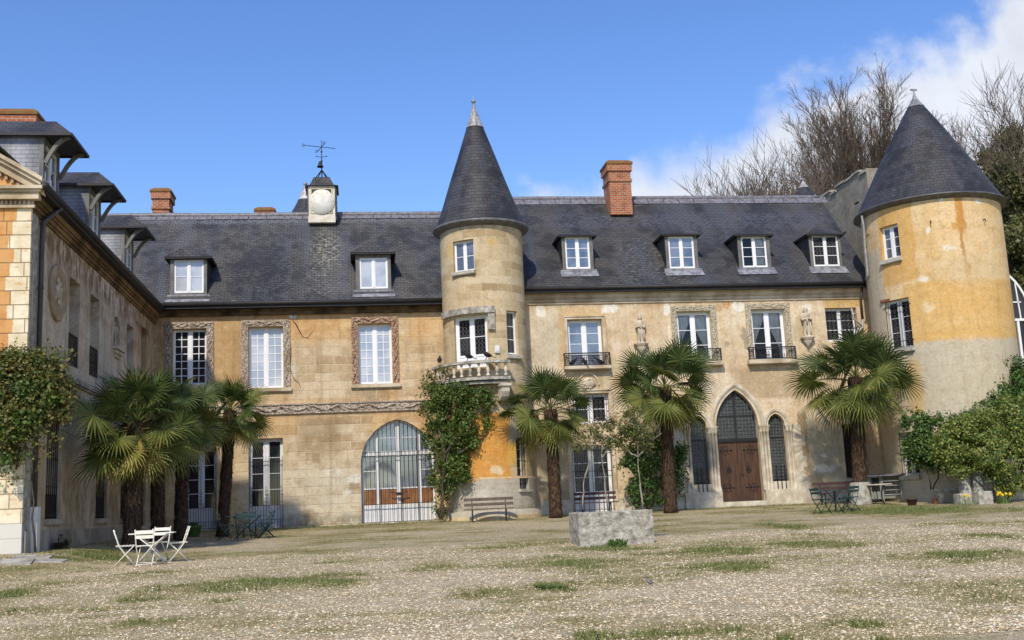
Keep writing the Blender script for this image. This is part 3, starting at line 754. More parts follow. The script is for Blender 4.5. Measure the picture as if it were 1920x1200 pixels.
def cyl_wall(mb, cx, cy, r, z0, z1, a0, a1, holes, dep=.28, step=R(5), m=0, rm=0):
    A = set(); n = int((a1-a0)/step)+1
    for i in range(n+1): A.add(a0+(a1-a0)*i/n)
    Z = {z0, z1}
    for k in range(int(z0)+1, int(z1)+1): Z.add(float(k))
    hs_ = []
    for (ac, hw, za, zb) in holes:
        ha = math.asin(hw/r); hs_.append((ac-ha, ac+ha, za, zb, ac))
        for q in (ac-ha, ac+ha):
            A = {x for x in A if abs(x-q) > R(.8)}
    for h_ in hs_: A.add(h_[0]); A.add(h_[1]); Z.add(h_[2]); Z.add(h_[3])
    A = sorted(A); Z = sorted(Z)
    P = lambda a, z: (cx+r*math.sin(a), cy-r*math.cos(a), z)
    ids = {}
    def vid(i, j):
        if (i, j) not in ids: ids[(i, j)] = mb.p(P(A[i], Z[j]))
        return ids[(i, j)]
    for i in range(len(A)-1):
        for j in range(len(Z)-1):
            am, zm = (A[i]+A[i+1])/2, (Z[j]+Z[j+1])/2
            if any(h_[0] < am < h_[1] and h_[2] < zm < h_[3] for h_ in hs_): continue
            mb.facei((vid(i, j), vid(i+1, j), vid(i+1, j+1), vid(i, j+1)), m, [(A[i]*r, Z[j]), (A[i+1]*r, Z[j]), (A[i+1]*r, Z[j+1]), (A[i]*r, Z[j+1])], True)
    for (aa, ab, za, zb, ac) in hs_:
        nv = Vector((math.sin(ac), -math.cos(ac), 0)); dpl = r*math.cos((ab-aa)/2)-dep
        def inn(q):
            q = Vector(q); k = (q-Vector((cx, cy, 0))); return q-nv*(Vector((k.x, k.y, 0)).dot(nv)-dpl)
        seq = [a for a in A if aa-1e-6 <= a <= ab+1e-6]
        for z in (za, zb):
            for p_, q_ in zip(seq, seq[1:]):
                a, b = P(p_, z), P(q_, z); mb.face([a, b, inn(b), inn(a)], rm, [(p_*r, z), (q_*r, z), (q_*r, z+.2), (p_*r, z+.2)])
        for a_ in (aa, ab):
            a, b = P(a_, za), P(a_, zb); mb.face([a, b, inn(b), inn(a)], rm, [(a_*r, za), (a_*r, zb), (a_*r+.2, zb), (a_*r+.2, za)])
def round_T(cx, cy, r, a, hw, z, dep=.2):
    d = r*math.cos(math.asin(hw/r))-dep
    return Tw(cx+d*math.sin(a), cy-d*math.cos(a), z, a)

YF = 42.0
Xi = -7.62
# ================================================================== LEFT RANGE
LR = empty('stone_range', (-2, YF, 1.2), 'long low ochre stone range with slate roof between the wing and the slim turret', 'building')
def wbox(x0, y0, x1, y1, Y=YF):
    """world x0,x1,z0,z1 of a pixel box on the facade plane"""
    a = at(x0, (y0+y1)/2, Y); b = at(x1, (y0+y1)/2, Y); c = at((x0+x1)/2, y1, Y); d = at((x0+x1)/2, y0, Y)
    return a.x, b.x, c.z, d.z
wL = [wbox(323, 617, 387, 722), wbox(466, 613, 531, 728), wbox(672, 607, 735, 720)]
dL = [wbox(346, 840, 406, 995), wbox(466, 822, 531, 993)]
ax0, ax1 = at(677, 900, YF).x, at(817, 900, YF).x; azs = at(677, 872, YF).z; azt = at(750, 786, YF).z
arch_gate = arch_poly(ax0, ax1, 1.22, azs, azt, 16)
holes = [rect(a, b, c, d) for a, b, c, d in wL] + [rect(a, b, max(1.22, c), d) for a, b, c, d in dL] + [arch_gate]
mb = MB(); holed(mb, lambda x, z, d: (x, YF+d, z), rect(Xi, 4.3, .8, 9.75), holes, .34)
mb.build('wall', M['left_wall'], LR)
mb = MB()    # eaves band
mb.box(Xi, YF-.10, 9.22, 3.6, YF-.001, 9.36); mb.box(Xi, YF-.16, 9.36, 3.6, YF-.001, 9.5); mb.box(Xi, YF-.27, 9.5, 3.6, YF-.001, 9.62)
mb.build('cornice', M['cornice_dark'], LR)
glz = ['glass', 'glass_sky', 'glass_sky']; cm = ['carved_l', 'carved_l', 'carved_pink']
for i, (a, b, c, d) in enumerate(wL):
    T = Ty((a+b)/2, YF+.2, c)
    wo = window(LR, T, b-a, d-c, 2, 7, glz[i], mull=.13, bar=.028, white='white')
    T0 = Ty((a+b)/2, YF, c)
    carved_frame(wo, T0, b-a+.02, d-c+.02, .25, cm[i], .05, seed=i*2.3)
    sill(wo, T0, b-a+.5, .12, .13, 'cornice', .06)
for i, (a, b, c, d) in enumerate(dL):
    c = max(1.22, c); T = Ty((a+b)/2, YF+.24, c)
    wo = window(LR, T, b-a, d-c, 1, 4, 'glass', mull=.17, fr=.09, white='white_grey', kick=.72, name='french_window')
    gb = MB(Ty((a+b)/2, YF+.10, c)); w = b-a; H = d-c
    for k in range(13):
        x = -w/2+.03+(w-.06)*k/12; tall = k in (0, 6, 12)
        gb.bar((x, 0, 0), (x, 0, H*.80 if (tall or i == 1) else H*.33), .016)
    for z in (.06, .30, .82, H*.74): 
        if z > 1 and i == 0: continue
        gb.bar((-w/2, 0, z), (w/2, 0, z), .022, .018)
    for x in (-w/2+.08, 0, w/2-.08):
        for k in range(4): scroll(gb, (x+.0, -.01, .95+k*.13), .06, .014, 1.2, 1 if k % 2 else -1)
        gb.lathe([(0, .0), (.02, .02), (.0, .14)], (x, 0, 1.45), 6)
    for k in range(4): scroll(gb, (-w/2+.14+(w-.28)*k/3, -.01, .17), .09, .013, 1.2, 1 if k % 2 else -1)
    gb.build('window_grille', M['iron'], wo)
# carved string course
mb = MB(); xa, xb = -4.6, 3.3; n = 360; zc0, zc1 = 5.46, 5.74
g_ = []
for i in range(n+1):
    x = xa+(xb-xa)*i/n; row = []
    for j in range(9):
        v = j/8*2-1
        r_ = math.exp(-((v-math.sin(x*6)*.5)/.28)**2)*.05+max(0, math.sin(x*15+v*3))*.04*(1-v*v)+noise.noise(Vector((x*9, v*2, 3)))*.03
        row.append(mb.p((x, YF-.07-(r_ if 0 < j < 8 else 0), zc0+(zc1-zc0)*j/8)))
    g_.append(row)
for i in range(n):
    for j in range(8): mb.facei((g_[i][j], g_[i+1][j], g_[i+1][j+1], g_[i][j+1]))
mb.box(xa, YF-.12, zc1, xb, YF-.001, zc1+.05); mb.box(xa, YF-.08, zc0-.05, xb, YF-.001, zc0)
mb.build('string_course', M['carved_l'], LR)
# voussoirs round the arch, a shallow ring of stones
mb = MB(); outer_ = pointed_arch(ax0, ax1, azs, azt, 16)
sweep2d(mb, outer_, [(.0, -.015), (.40, -.015), (.41, .0)], False)
mb.build('arch_stones', wall_mat('arch_voussoirs', STN, STN, (.6, .5, .32), .42, .42, 0.1, .2, seed=31), LR)
# crack
mb = MB(); cr_ = [(541, 573), (545, 584), (551, 592), (549, 600), (556, 610), (561, 620), (568, 632), (577, 634), (582, 626), (590, 619)]
mb.tube([(at(x, y, YF).x, YF-.004, at(x, y, YF).z) for x, y in cr_], [.012, .016, .01, .012, .02, .018, .012, .016, .008, .004], 4)
cr_ = [(544, 640), (546, 660), (544, 690), (548, 703), (552, 712), (560, 718), (564, 728)]
mb.tube([(at(x, y, YF).x, YF-.004, at(x, y, YF).z) for x, y in cr_], [.006, .012, .014, .010, .014, .012, .004], 4)
mb.build('wall_crack', M['room'], LR)
# big glazed arch with iron gate
aw = ax1-ax0; axc = (ax0+ax1)/2
def zat(v, u=750): return at(u, v, YF+.2).z
ztr = zat(848); zp0 = zat(945); zp1 = zat(915)
mb = MB()
sweep2d(mb, [(ax0, 1.22), (ax0, azs)] if False else [(ax1, 1.22)]+pointed_arch(ax0, ax1, azs, azt, 16)+[(ax0, 1.22)], [(0, .30), (0, .22), (-.10, .22), (-.10, .30)])
xm = [ax0+aw*f for f in (.22, .5, .79)]
def arch_h(x):
    w = aw; h = azt-azs; r = (w*w/4+h*h)/w
    c = ax1-r if x > axc else ax0+r
    return azs+math.sqrt(max(0, r*r-(x-c)**2))
for k, x in enumerate(xm):
    hw = .07 if k == 1 else .055
    mb.box(x-hw, .235+0, 1.22, x+hw, .30, min(arch_h(x-hw), arch_h(x+hw))-.02)
mb.v = [(a, b if b > 5 else b+YF, c) for a, b, c in mb.v]
for (xa, xb) in zip([ax0+.1]+[x+.06 for x in xm], [x-.06 for x in xm]+[ax1-.1]):
    mb.box(xa, YF+.245, ztr-.10, xb, YF+.3, ztr+.06)
    mb.box(xa, YF+.25, zp1-.02, xb, YF+.3, zp1+.03); mb.box(xa, YF+.25, 1.22, xb, YF+.29, zp0)
    if xb-xa > .6: mb.box(xa, YF+.252, ztr+.55, xb, YF+.3, ztr+.58)
    else: mb.box(xa, YF+.252, (ztr+zp1)/2-.015, xb, YF+.3, (ztr+zp1)/2+.015)
gw = mb.build('arched_glazing', M['white_grey'], LR)
mb = MB(); hole = pointed_arch(ax0+.02, ax1-.02, azs, azt-.02, 12)
pts = [(ax0+.02, zp1), (ax1-.02, zp1)]+[(x, z) for x, z in hole]
tri = tessellate_polygon([[Vector((x, z, 0)) for x, z in pts]])
low = []
idx = [mb.p((x, YF+.27, z)) for x, z in pts]
for t in tri: mb.facei([idx[i] for i in t])
mb.build('pane', M['glass_blue'], gw)
mb = MB(); mb.face([(ax0+.02, YF+.272, zp0), (ax1-.02, YF+.272, zp0), (ax1-.02, YF+.272, zp1), (ax0+.02, YF+.272, zp1)]); mb.build('wood_panel', M['panel_wood'], gw)
mb = MB(); n = 17
for k in range(n+1):
    x = ax0+.03+(aw-.06)*k/n; th = .034 if k in (4, 9, 13) else .018
    mb.bar((x, YF+.06, 1.2), (x, YF+.06, arch_h(x)-.02), th)
for z, t in ((ztr-.12, .028), (ztr+.02, .022), (zp0+.02, .026), (1.24, .02)):
    mb.bar((ax0, YF+.055, z), (ax1, YF+.055, z), t, .02)
xl = ax0+aw*.5
mb.box(xl-.10, YF+.02, zp1-.28, xl+.12, YF+.05, zp1-.16)
for s_ in (-1, 1): mb.bar((xl, YF+.03, zp1-.2), (xl+s_*.35, YF+.03, zp1-.14), .03)
mb.build('iron_gate', M['iron'], gw)
# roof
eY, eZ = YF-.4, 9.62
RY = 46.0
zrL = (at(260, 409, RY).z+at(820, 400, RY).z)/2; zrR = at(1250, 373, RY).z
def roof_mb(x0, x1, ey, ez, ry, rz, seed, n=60, k=14, back=True):
    mb = MB(); L = math.hypot(ry-ey, rz-ez); g_ = []
    for i in range(n+1):
        x = x0+(x1-x0)*i/n; row = []
        for j in range(k+1):
            t = j/k; sag = .05*noise.noise(Vector((x*.35, t*2, seed)))*math.sin(PI*min(1, t*1.3+.0)) + (.035*noise.noise(Vector((x*.3, 5, seed))) if t > .9 else 0)
            kick = .10*(1-t)**6
            row.append(mb.p((x, ey+(ry-ey)*t-kick*0, ez+(rz-ez)*t+sag)))
        g_.append(row)
    for i in range(n):
        for j in range(k):
            xa, xb = x0+(x1-x0)*i/n, x0+(x1-x0)*(i+1)/n
            mb.facei((g_[i][j], g_[i+1][j], g_[i+1][j+1], g_[i][j+1]), 0, [(xa, L*j/k), (xb, L*j/k), (xb, L*(j+1)/k), (xa, L*(j+1)/k)], True)
    if back: mb.face([(x0, ry, rz-.01), (x1, ry, rz-.01), (x1, ry+4, ez), (x0, ry+4, ez)])
    return mb
def patch_roof(x0, y0, x1, y1, ey, ez, ry, rz):
    a = roof_hit((x0+x1)/2, y1, ey, ez, ry, rz); b = roof_hit((x0+x1)/2, y0, ey, ez, ry, rz)
    c = roof_hit(x0, (y0+y1)/2, ey, ez, ry, rz); d = roof_hit(x1, (y0+y1)/2, ey, ez, ry, rz)
    L = math.hypot(ry-ey, rz-ez)/(ry-ey)
    va, vb = (a.y-ey)*L, (b.y-ey)*L
    return ((c.x+d.x)/2, (va+vb)/2, abs(d.x-c.x)/2, abs(vb-va)/2)
def roof_hit(u, v, ey, ez, ry, rz):
    k = (rz-ez)/(ry-ey); r = ray(u, v)
    t = (ez-CAM.z-k*ey)/(r.z-k*r.y); return CAM+r*t
RL = (eY, eZ, RY, zrL); eZR = 10.0; RR = (eY, eZR, RY, zrR)
M['slate_l'] = slate_mat('old_slate_left', (.048, .051, .058), (.155, .155, .155), (.085, .077, .062), seed=2, patches=[
    ('e', patch_roof(585, 435, 640, 500, *RL), (.40, .38, .28), .6, .6, .46), ('e', patch_roof(560, 480, 660, 560, *RL), (.27, .26, .20), .55, .5, .5),
    ('b', patch_roof(420, 480, 560, 565, *RL), (.02, .021, .024), .8, .5, .42), ('b', patch_roof(255, 405, 820, 418, *RL), (.20, .21, .24), .6, .6, .4)])
M['slate_r'] = slate_mat('old_slate_right', (.036, .039, .047), (.112, .112, .115), (.062, .055, .043), seed=6, patches=[
    ('b', patch_roof(1160, 450, 1280, 535, *RR), (.19, .18, .16), .6, .5, .5), ('b', patch_roof(985, 400, 1620, 425, *RR), (.10, .11, .14), .6, .5, .45)])
M['slate_cone'] = slate_mat('cone_slate', (.030, .032, .038), (.092, .092, .097), (.050, .047, .045), .26, .15, seed=11, lich=.25)
M['slate_cheek'] = slate_mat('pale_grey_slate_cheek', (.20, .21, .235), (.27, .28, .31), (.22, .225, .245), .26, .105, seed=17, lich=.15, mort=.35)
M['slate_dorm'] = slate_mat('dormer_slate', (.04, .043, .05), (.11, .11, .115), (.07, .062, .05), seed=13)
mb = roof_mb(-13, 3.9, *RL, 2, 70); mb.build('roof', M['slate_l'], LR)
mb = MB(); mb.tube([(x, RY, zrL+.03+.03*noise.noise(Vector((x*.3, 5, 2)))) for x in np.arange(-12, 4.01, .5)], .12, 8)
for x in np.arange(-12, 4, .75): mb.box(x, RY-.30, zrL-.28, x+.72, RY-.05, zrL+.02) if False else mb.face([(x, RY-.24, zrL-.24*1.02+.04), (x+.72, RY-.24, zrL-.24*1.02+.04), (x+.72, RY-.02, zrL+.06), (x, RY-.02, zrL+.06)])
mb.build('ridge_lead', M['lead_ridge'], LR)
def gutter(parent, x0, x1, y, z):
    mb = MB(); mb.tube([(x0, y-.06, z), (x1, y-.06, z)], .085, 8); mb.box(x0, y-.04, z-.16, x1, y+.3, z-.02)
    mb.build('gutter', M['gutter'], parent)
gutter(LR, -7.3, 3.3, eY, eZ-.01)

def dormer(parent, box, Yf, rp, glass='glass', nz=3, nx=1, win=None, cheek='slate_dorm', white='white', curtain=None, ov=.22, leaded=False, rh=.55):
    """hipped dormer on a roof plane rp=(ey,ez,ry,rz); box = pixel box of the front, win = pixel box of the window"""
    ey, ez, ry, rz = rp; k = (rz-ez)/(ry-ey)
    x0, x1, z0, z1 = wbox(*box, Y=Yf)
    back = lambda z: ey+(z-ez)/k
    d = MB()
    a, b, c, e = wbox(*win, Y=Yf)
    holed(d, lambda x, z, q: (x, Yf+q, z), rect(x0, x1, z0, z1), [rect(a, b, c, e)], .08)
    do = d.build('dormer', M['dormer_wood'], parent)
    d = MB()
    zb = lambda y: ez+k*(y-ey)
    for x in (x0+.002, x1-.002):
        d = MB(); d.face([(x, Yf+.001, z0), (x, back(z1), z1), (x, Yf+.001, z1)], 0, [(Yf, z0), (back(z1), z1), (Yf, z1)])
        d.build('dormer_cheek', M[cheek], do)
    d = MB(); X0, X1, y0 = x0-ov, x1+ov, Yf-ov
    ze = z1-.02; xm0, xm1 = (X0+X1)/2-.12, (X0+X1)/2+.12; zr = z1+rh; yr = Yf+.35
    d.face([(X0, y0, ze), (X1, y0, ze), (xm1, yr, zr), (xm0, yr, zr)], 0)
    d.face([(X1, y0, ze), (X1, back(ze)+.05, ze), (xm1, back(zr)+.05, zr), (xm1, yr, zr)], 0)
    d.face([(X0, back(ze)+.05, ze), (X0, y0, ze), (xm0, yr, zr), (xm0, back(zr)+.05, zr)], 0)
    d.face([(xm0, yr, zr), (xm1, yr, zr), (xm1, back(zr), zr), (xm0, back(zr), zr)], 0)
    d.build('dormer_roof', M['slate_dorm'], do)
    d = MB(); d.box(X0+.01, y0+.01, ze-.07, X1-.01, y0+.05, ze-.004)
    for X in (X0+.01, X1-.05): d.box(X, y0+.05, ze-.07, X+.04, back(ze-.07), ze-.004)
    d.face([(X0, y0, ze-.03), (X1, y0, ze-.03), (X1, back(ze), ze-.03), (X0, back(ze), ze-.03)])
    d.build('dormer_fascia', M['gutter'], do)
    d = MB(); d.box(x0-.10, Yf-.06, z0-.07, x1+.10, Yf+.02, z0-.002); d.face([(x0-.12, Yf-.05, z0-.07), (x1+.12, Yf-.05, z0-.07), (x1+.14, Yf-.32, z0-.07-.27*k*.99+.03), (x0-.14, Yf-.32, z0-.07-.27*k*.99+.03)])
    d.build('dormer_flashing', M['lead'], do)
    window(do, Ty((a+b)/2, Yf+.05, c), b-a, e-c, nx, nz, glass, white=white, mull=.09, curtain=curtain, leaded=leaded, thick_bottom=.05, fr=.045)
    return do
def dY(u, v, rp): return roof_hit(u, v, *rp).y
Y1 = dY(353, 553, RL)
dormer(LR, (319, 482, 388, 553), Y1, RL, 'glass_sky', 2, 1, (326, 487, 382, 549), ov=.2)
Y1 = dY(700, 544, RL)
dormer(LR, (667, 474, 733, 544), Y1, RL, 'glass_sky', 1, 1, (674, 483, 727, 541), ov=.2)

def chimney(parent, x0, x1, y0, y1, z0, z1, bands=2, cap='moss', flash=False):
    mb = MB(); mb.box(x0, y0, z0, x1, y1, z1)
    h = z1-z0
    mb.box(x0-.05, y0-.05, z1-.78, x1+.05, y1+.05, z1-.66); mb.box(x0-.07, y0-.07, z1-.30, x1+.07, y1+.07, z1-.0)
    co = mb.build('chimney', M['brick'], parent)
    c = MB(); c.box(x0-.11, y0-.11, z1, x1+.11, y1+.11, z1+.09)
    vx = [c.p(q) for q in ((x0-.11, y0-.11, z1+.09), (x1+.11, y0-.11, z1+.09), (x1+.11, y1+.11, z1+.09), (x0-.11, y1+.11, z1+.09), (x0+.05, y0+.08, z1+.22), (x1-.05, y0+.08, z1+.22), (x1-.05, y1-.08, z1+.22), (x0+.05, y1-.08, z1+.22))]
    for q in ((4, 5, 6, 7), (0, 1, 5, 4), (1, 2, 6, 5), (2, 3, 7, 6), (3, 0, 4, 7)): c.facei([vx[i] for i in q])
    c.build('chimney_cap', M[cap], co)
    return co
a = at(286, 380, 48); b = at(322, 380, 48); t = at(304, 356, 48)
chimney(LR, a.x, b.x-.12, 48, 49.1, 11, t.z-.1)
a = at(481, 400, 48.5); b = at(512, 400, 48.5); t = at(497, 392, 48.5)
chimney(LR, a.x, b.x, 48.5, 49.4, 11, t.z-.1)
# clock turret on the ridge
cY = 45.2
a = at(578, 417, cY); b = at(631, 416, cY); t = at(605, 349, cY); cw = b.x-a.x; cx_ = (a.x+b.x)/2; zb_, zt_ = a.z, t.z
ct = MB(); ct.box(a.x, cY, zb_, b.x-.04, cY+1.3, zt_)
cto = ct.build('clock_turret', simple('pale_clock_case', (.72, .68, .58), .85, .2, 3, c2=(.56, .50, .38)), LR)
c = MB()   # side and frame boards
c.box(b.x-.038, cY+.02, zb_+.1, b.x+.02, cY+1.28, zt_-.002)
for X in (a.x-.02, b.x-.05): c.box(X, cY-.03, zb_+.3, X+.035, cY-.002, zt_-.01)
c.build('side_boards', M['slate_dorm'], cto)
c = MB(); zc = zb_+.28+(zt_-zb_-.28)*.46; rr = cw*.45
c.lathe([(0, .05), (rr, .05), (rr+.02, 0)], (0, 0, 0), 40); T_ = Matrix.Translation((cx_-.01, cY-.003, zc)) @ Matrix.Rotation(PI/2, 4, 'X')
c.v = [tuple(T_ @ Vector(q)) for q in c.v]
c.build('clock_face', simple('faded_clock_face', (.76, .74, .67), .8, .3, 3, c2=(.60, .57, .48)), cto)
c = MB(); 
sweep2d(c, rect(a.x+.10, b.x-.14, zb_+.36, zt_-.08), [(.0, -.012), (-.035, -.03), (-.06, -.012)], True, 0, cY)
for i in range(12):
    an = i*PI/6; c.bar((cx_+rr*.80*math.cos(an), cY-.058, zc+rr*.80*math.sin(an)), (cx_+rr*.9*math.cos(an), cY-.058, zc+rr*.9*math.sin(an)), .012)
c.build('clock_moulding', M['cornice'], cto)
for (qa, qb, qc) in (((a.x+.12, zt_-.10), (a.x+.55, zt_-.10), (a.x+.12, zt_-.42)), ((b.x-.16, zt_-.10), (b.x-.58, zt_-.10), (b.x-.16, zt_-.42)), ((b.x-.16, zb_+.42), (b.x-.36, zb_+.42), (b.x-.16, zb_+.62))):
    c = MB(); c.face([(qa[0], cY-.012, qa[1]), (qb[0], cY-.012, qb[1]), ((qb[0]+qc[0])/2-(qb[0]-qa[0])*.12, cY-.012, (qb[1]+qc[1])/2+.06), (qc[0], cY-.012, qc[1])])
    c.build('spandrel_opening', M['slate_dorm'], cto)
c = MB(); X0, X1, Y0, Y1_ = a.x-.12, b.x+.10, cY-.12, cY+1.42; ym = (Y0+Y1_)/2; xm_ = (X0+X1)/2
pr = [(1.0, 0), (.72, .10), (.62, .25), (.50, .46), (.44, .50)]
rg = []
for f_, z in pr:
    rg.append([c.p((xm_+(X0-xm_)*f_, ym+(Y0-ym)*f_, zt_+z)), c.p((xm_+(X1-xm_)*f_, ym+(Y0-ym)*f_, zt_+z)), c.p((xm_+(X1-xm_)*f_, ym+(Y1_-ym)*f_, zt_+z)), c.p((xm_+(X0-xm_)*f_, ym+(Y1_-ym)*f_, zt_+z))])
for i in range(len(rg)-1):
    for j in range(4): c.facei((rg[i][j], rg[i][(j+1) % 4], rg[i+1][(j+1) % 4], rg[i+1][j]))
c.facei(rg[-1]); c.facei(rg[0][::-1])
c.build('turret_cap', M['slate_dorm'], cto)
c = MB(); zt2 = zt_+.5; zp = at(603, 318, cY+.6).z; ztop = at(603, 262, cY+.6).z; px_ = at(603, 300, cY+.6).x; py_ = ym
for sx in (-1, 1):
    for sy in (-1, 1): c.bar((px_+sx*.26, py_+sy*.26, zt2-.02), (px_, py_, zp), .03)
c.tube([(px_, py_, zt2), (px_, py_, zp), (px_, py_, ztop)], [.025, .028, .008], 6)
zc_ = at(603, 275, cY+.6).z
for an, L, tipk in ((R(18), .62, 0), (R(18)+PI, .75, 1), (R(18)+PI/2, .60, 1), (R(18)-PI/2, .55, 1)):
    e = Vector((px_+L*math.cos(an), py_+L*math.sin(an), zc_+(.0)))
    c.bar((px_, py_, zc_), e, .022)
    if tipk:
        c.bar(e+Vector((-.07, 0, .07)), e+Vector((.02, 0, 0)), .02); c.bar(e+Vector((-.07, 0, -.06)), e+Vector((.02, 0, 0)), .02); c.bar(e+Vector((-.07, 0, .07)), e+Vector((-.09, 0, -.06)), .02)
zm = (zc_+zp)/2
for s_ in (-1, 1):
    c.bar((px_, py_, zm+.05), (px_+s_*.20, py_, zm+.10), .022); c.lathe([(0, -.03), (.035, 0), (0, .03)], (px_+s_*.22, py_, zm+.10), 6)
c.lathe([(0, -.07), (.04, -.02), (.045, .02), (0, .08)], (px_, py_, zm+.3), 6); c.lathe([(0, -.07), (.05, -.02), (.045, .02), (0, .08)], (px_, py_, zm-.12), 6)
c.build('weather_vane', M['iron'], cto)
c = MB(); c.lathe([(0, .22), (.05, .21), (.08, .14), (.10, .05), (.15, -.02), (.14, -.03)], (px_-.06, py_-.12, zp+.12), 12); c.build('bell', M['iron'], cto)

# ================================================================== RIGHT RANGE
RG = empty('rendered_range', (13, YF, 1.2), 'pale rendered range with four dormers between the slim turret and the round tower', 'building')
XR = 21.15
wR = [wbox(1065, 599, 1130, 687), wbox(1271, 584, 1335, 679), wbox(1411, 580, 1474, 675), wbox(1549, 577, 1608, 640)]
wM = wbox(1075, 738, 1142, 794); dM = wbox(1074, 835, 1150, 960); dM = (dM[0], dM[1], 1.22, dM[3])
dk = wbox(1583, 794, 1612, 896)
zS = 4.36
P1 = (at(1346, 835, YF).x, at(1425, 835, YF).x); zA1 = at(1378, 731, YF).z
Lr = (at(1443, 830, YF).x, at(1474, 830, YF).x); zA2 = at(1456, 775, YF).z
Ll = (2*((P1[0]+P1[1])/2)-Lr[1], 2*((P1[0]+P1[1])/2)-Lr[0])
zLb = at(1465, 902, YF).z
holes = [rect(a, b, c, d) for a, b, c, d in wR+[wM, dM, dk]] + [arch_poly(P1[0], P1[1], 1.40, zS, zA1), arch_poly(Lr[0], Lr[1], zLb, zS, zA2, 8), arch_poly(Ll[0], Ll[1], zLb, zS, zA2, 8)]
mb = MB(); holed(mb, lambda x, z, d: (x, YF+d, z), rect(5.6, XR, .8, 10.1), holes, .34)
mb.build('wall', M['right_wall'], RG)
mb = MB()
for (z0, z1, d) in ((9.42, 9.50, .05), (9.50, 9.62, .09), (9.62, 9.66, .14), (9.66, 9.80, .18), (9.80, 9.86, .27), (9.86, 9.96, .33)):
    mb.box(5.9, YF-d, z0+.001, XR-.2, YF-.001, z1)
mb.build('cornice', M['cornice'], RG)
mb = roof_mb(5.0, XR-.1, *RR, 5, 70); mb.build('roof', M['slate_r'], RG)
mb = MB(); mb.face([(XR-.12, eY+.3, 9), (XR-.12, RY, 9), (XR-.12, RY, zrR-.04), (XR-.12, eY+.3, eZR+.25)]); mb.face([(XR-.12, RY, 9), (XR-.12, RY+4, 9), (XR-.12, RY+4, eZR), (XR-.12, RY, zrR-.04)]); mb.build('gable_wall', M['stone_grey'], RG)
mb = MB(); mb.tube([(x, RY, zrR+.03+.03*noise.noise(Vector((x*.3, 5, 5)))) for x in np.arange(4.5, 21.1, .5)], .11, 8)
for x in np.arange(4.5, 20.8, .7): mb.face([(x, RY-.30, zrR-.30*1.1+.03), (x+.67, RY-.30, zrR-.30*1.1+.03), (x+.67, RY-.02, zrR+.06), (x, RY-.02, zrR+.06)])
mb.build('ridge_lead', M['lead_ridge'], RG)
gutter(RG, 6.35, XR-.3, eY, eZR-.01)
def pbx(p, box): return box
for i, (b, w, gl_, nz, cu) in enumerate((((1054, 441, 1112, 506), (1060, 444, 1106, 504), 'glass_blue', 3, None), ((1248, 439, 1308, 504), (1254, 443, 1302, 503), 'glass_blue', 3, None),
        ((1384, 440, 1444, 502), (1391, 443, 1438, 501), 'glass_clear', 3, ['rightfull']), ((1518, 439, 1577, 500), (1524, 441, 1573, 499), 'glass', 3, None))):
    Yd = dY((b[0]+b[2])/2, b[3]+2, RR)
    dormer(RG, b, Yd, RR, gl_, nz, 1, w, white='white', curtain=cu, leaded=(i == 3), ov=.16, rh=.42)
a, b = at(1133, 395, 45.2), at(1184, 395, 45.2); t = at(1158, 306, 45.2)
chimney(RG, a.x+.22, b.x-.02, 44.9, 46.0, at(1160, 402, 44.9).z, t.z-.15)
# upper windows
for i, (a, b, c, d) in enumerate(wR):
    w, h = b-a, d-c; T = Ty((a+b)/2, YF+.2, c); T0 = Ty((a+b)/2, YF, c)
    if i == 0:
        wo = window(RG, T, w, h, 1, 4, 'glass_blue', mull=.15, fr=.09)
        mb = MB(T0); sweep2d(mb, [(w/2+.01, 0), (w/2+.01, h+.01), (-w/2-.01, h+.01), (-w/2-.01, 0)], [(.0, .0), (.0, -.06), (.07, -.06), (.09, -.09), (.13, -.09), (.13, 0)]); mb.build('window_surround', M['cornice'], wo)
        railing(wo, T0, w+.42, .50, .22, True)
        sill(wo, T0, w+.3, .30, .12, 'cornice')
    elif i in (1, 2):
        wo = window(RG, T, w, h, 1, 3, 'glass_clear', mull=.15, fr=.09, curtain=['left', 'right'])
        carved_frame(wo, T0, w+.02, h+.02, .22, 'carved_pale', .03, seed=i)
        railing(wo, T0, w+.52, .50, .20)
        sill(wo, T0, w+.5, .30, .16, 'cornice')
    else:
        wo = window(RG, T, w, h, 1, 3, 'glass', mull=.12, fr=.07, leaded=True)
        gb = MB(T0)
        for k in range(7): gb.bar((-w/2+.08+(w-.16)*k/6, .04, .1), (-w/2+.08+(w-.16)*k/6, .04, h-.12), .016)
        for z in (.3, h-.3): gb.bar((-w/2-.05, .03, z), (w/2+.05, .03, z), .022)
        gb.build('window_grille', M['iron'], wo)
# window and door behind the small tree
a, b, c, d = wM; w, h = b-a, d-c
wo = window(RG, Ty((a+b)/2, YF+.2, c), w, h, 1, 2, 'glass', mull=.15, fr=.09, leaded=True)
mb = MB(Ty((a+b)/2, YF, c)); sweep2d(mb, [(w/2+.01, 0), (w/2+.01, h+.01), (-w/2-.01, h+.01), (-w/2-.01, 0)], [(.0, .0), (.0, -.05), (.08, -.05), (.10, -.09), (.15, -.09), (.15, 0)])
mb.build('window_surround', M['cornice'], wo)
gb = MB(Ty((a+b)/2, YF+.04, c)); gb.bar((-w/2, 0, h-.25), (w/2, 0, h-.25), .022)
for k in range(8): gb.bar((-w/2+.1+(w-.2)*k/7, 0, .05), (-w/2+.1+(w-.2)*k/7, 0, h-.05), .013)
gb.build('window_grille', M['iron'], wo)
a, b, c, d = dM; w, h = b-a, d-c
wo = window(RG, Ty((a+b)/2, YF+.24, c), w, h, 1, 3, 'glass', mull=.16, fr=.10, kick=.72, leaded=True, name='french_window')
gb = MB(Ty((a+b)/2, YF+.05, c))
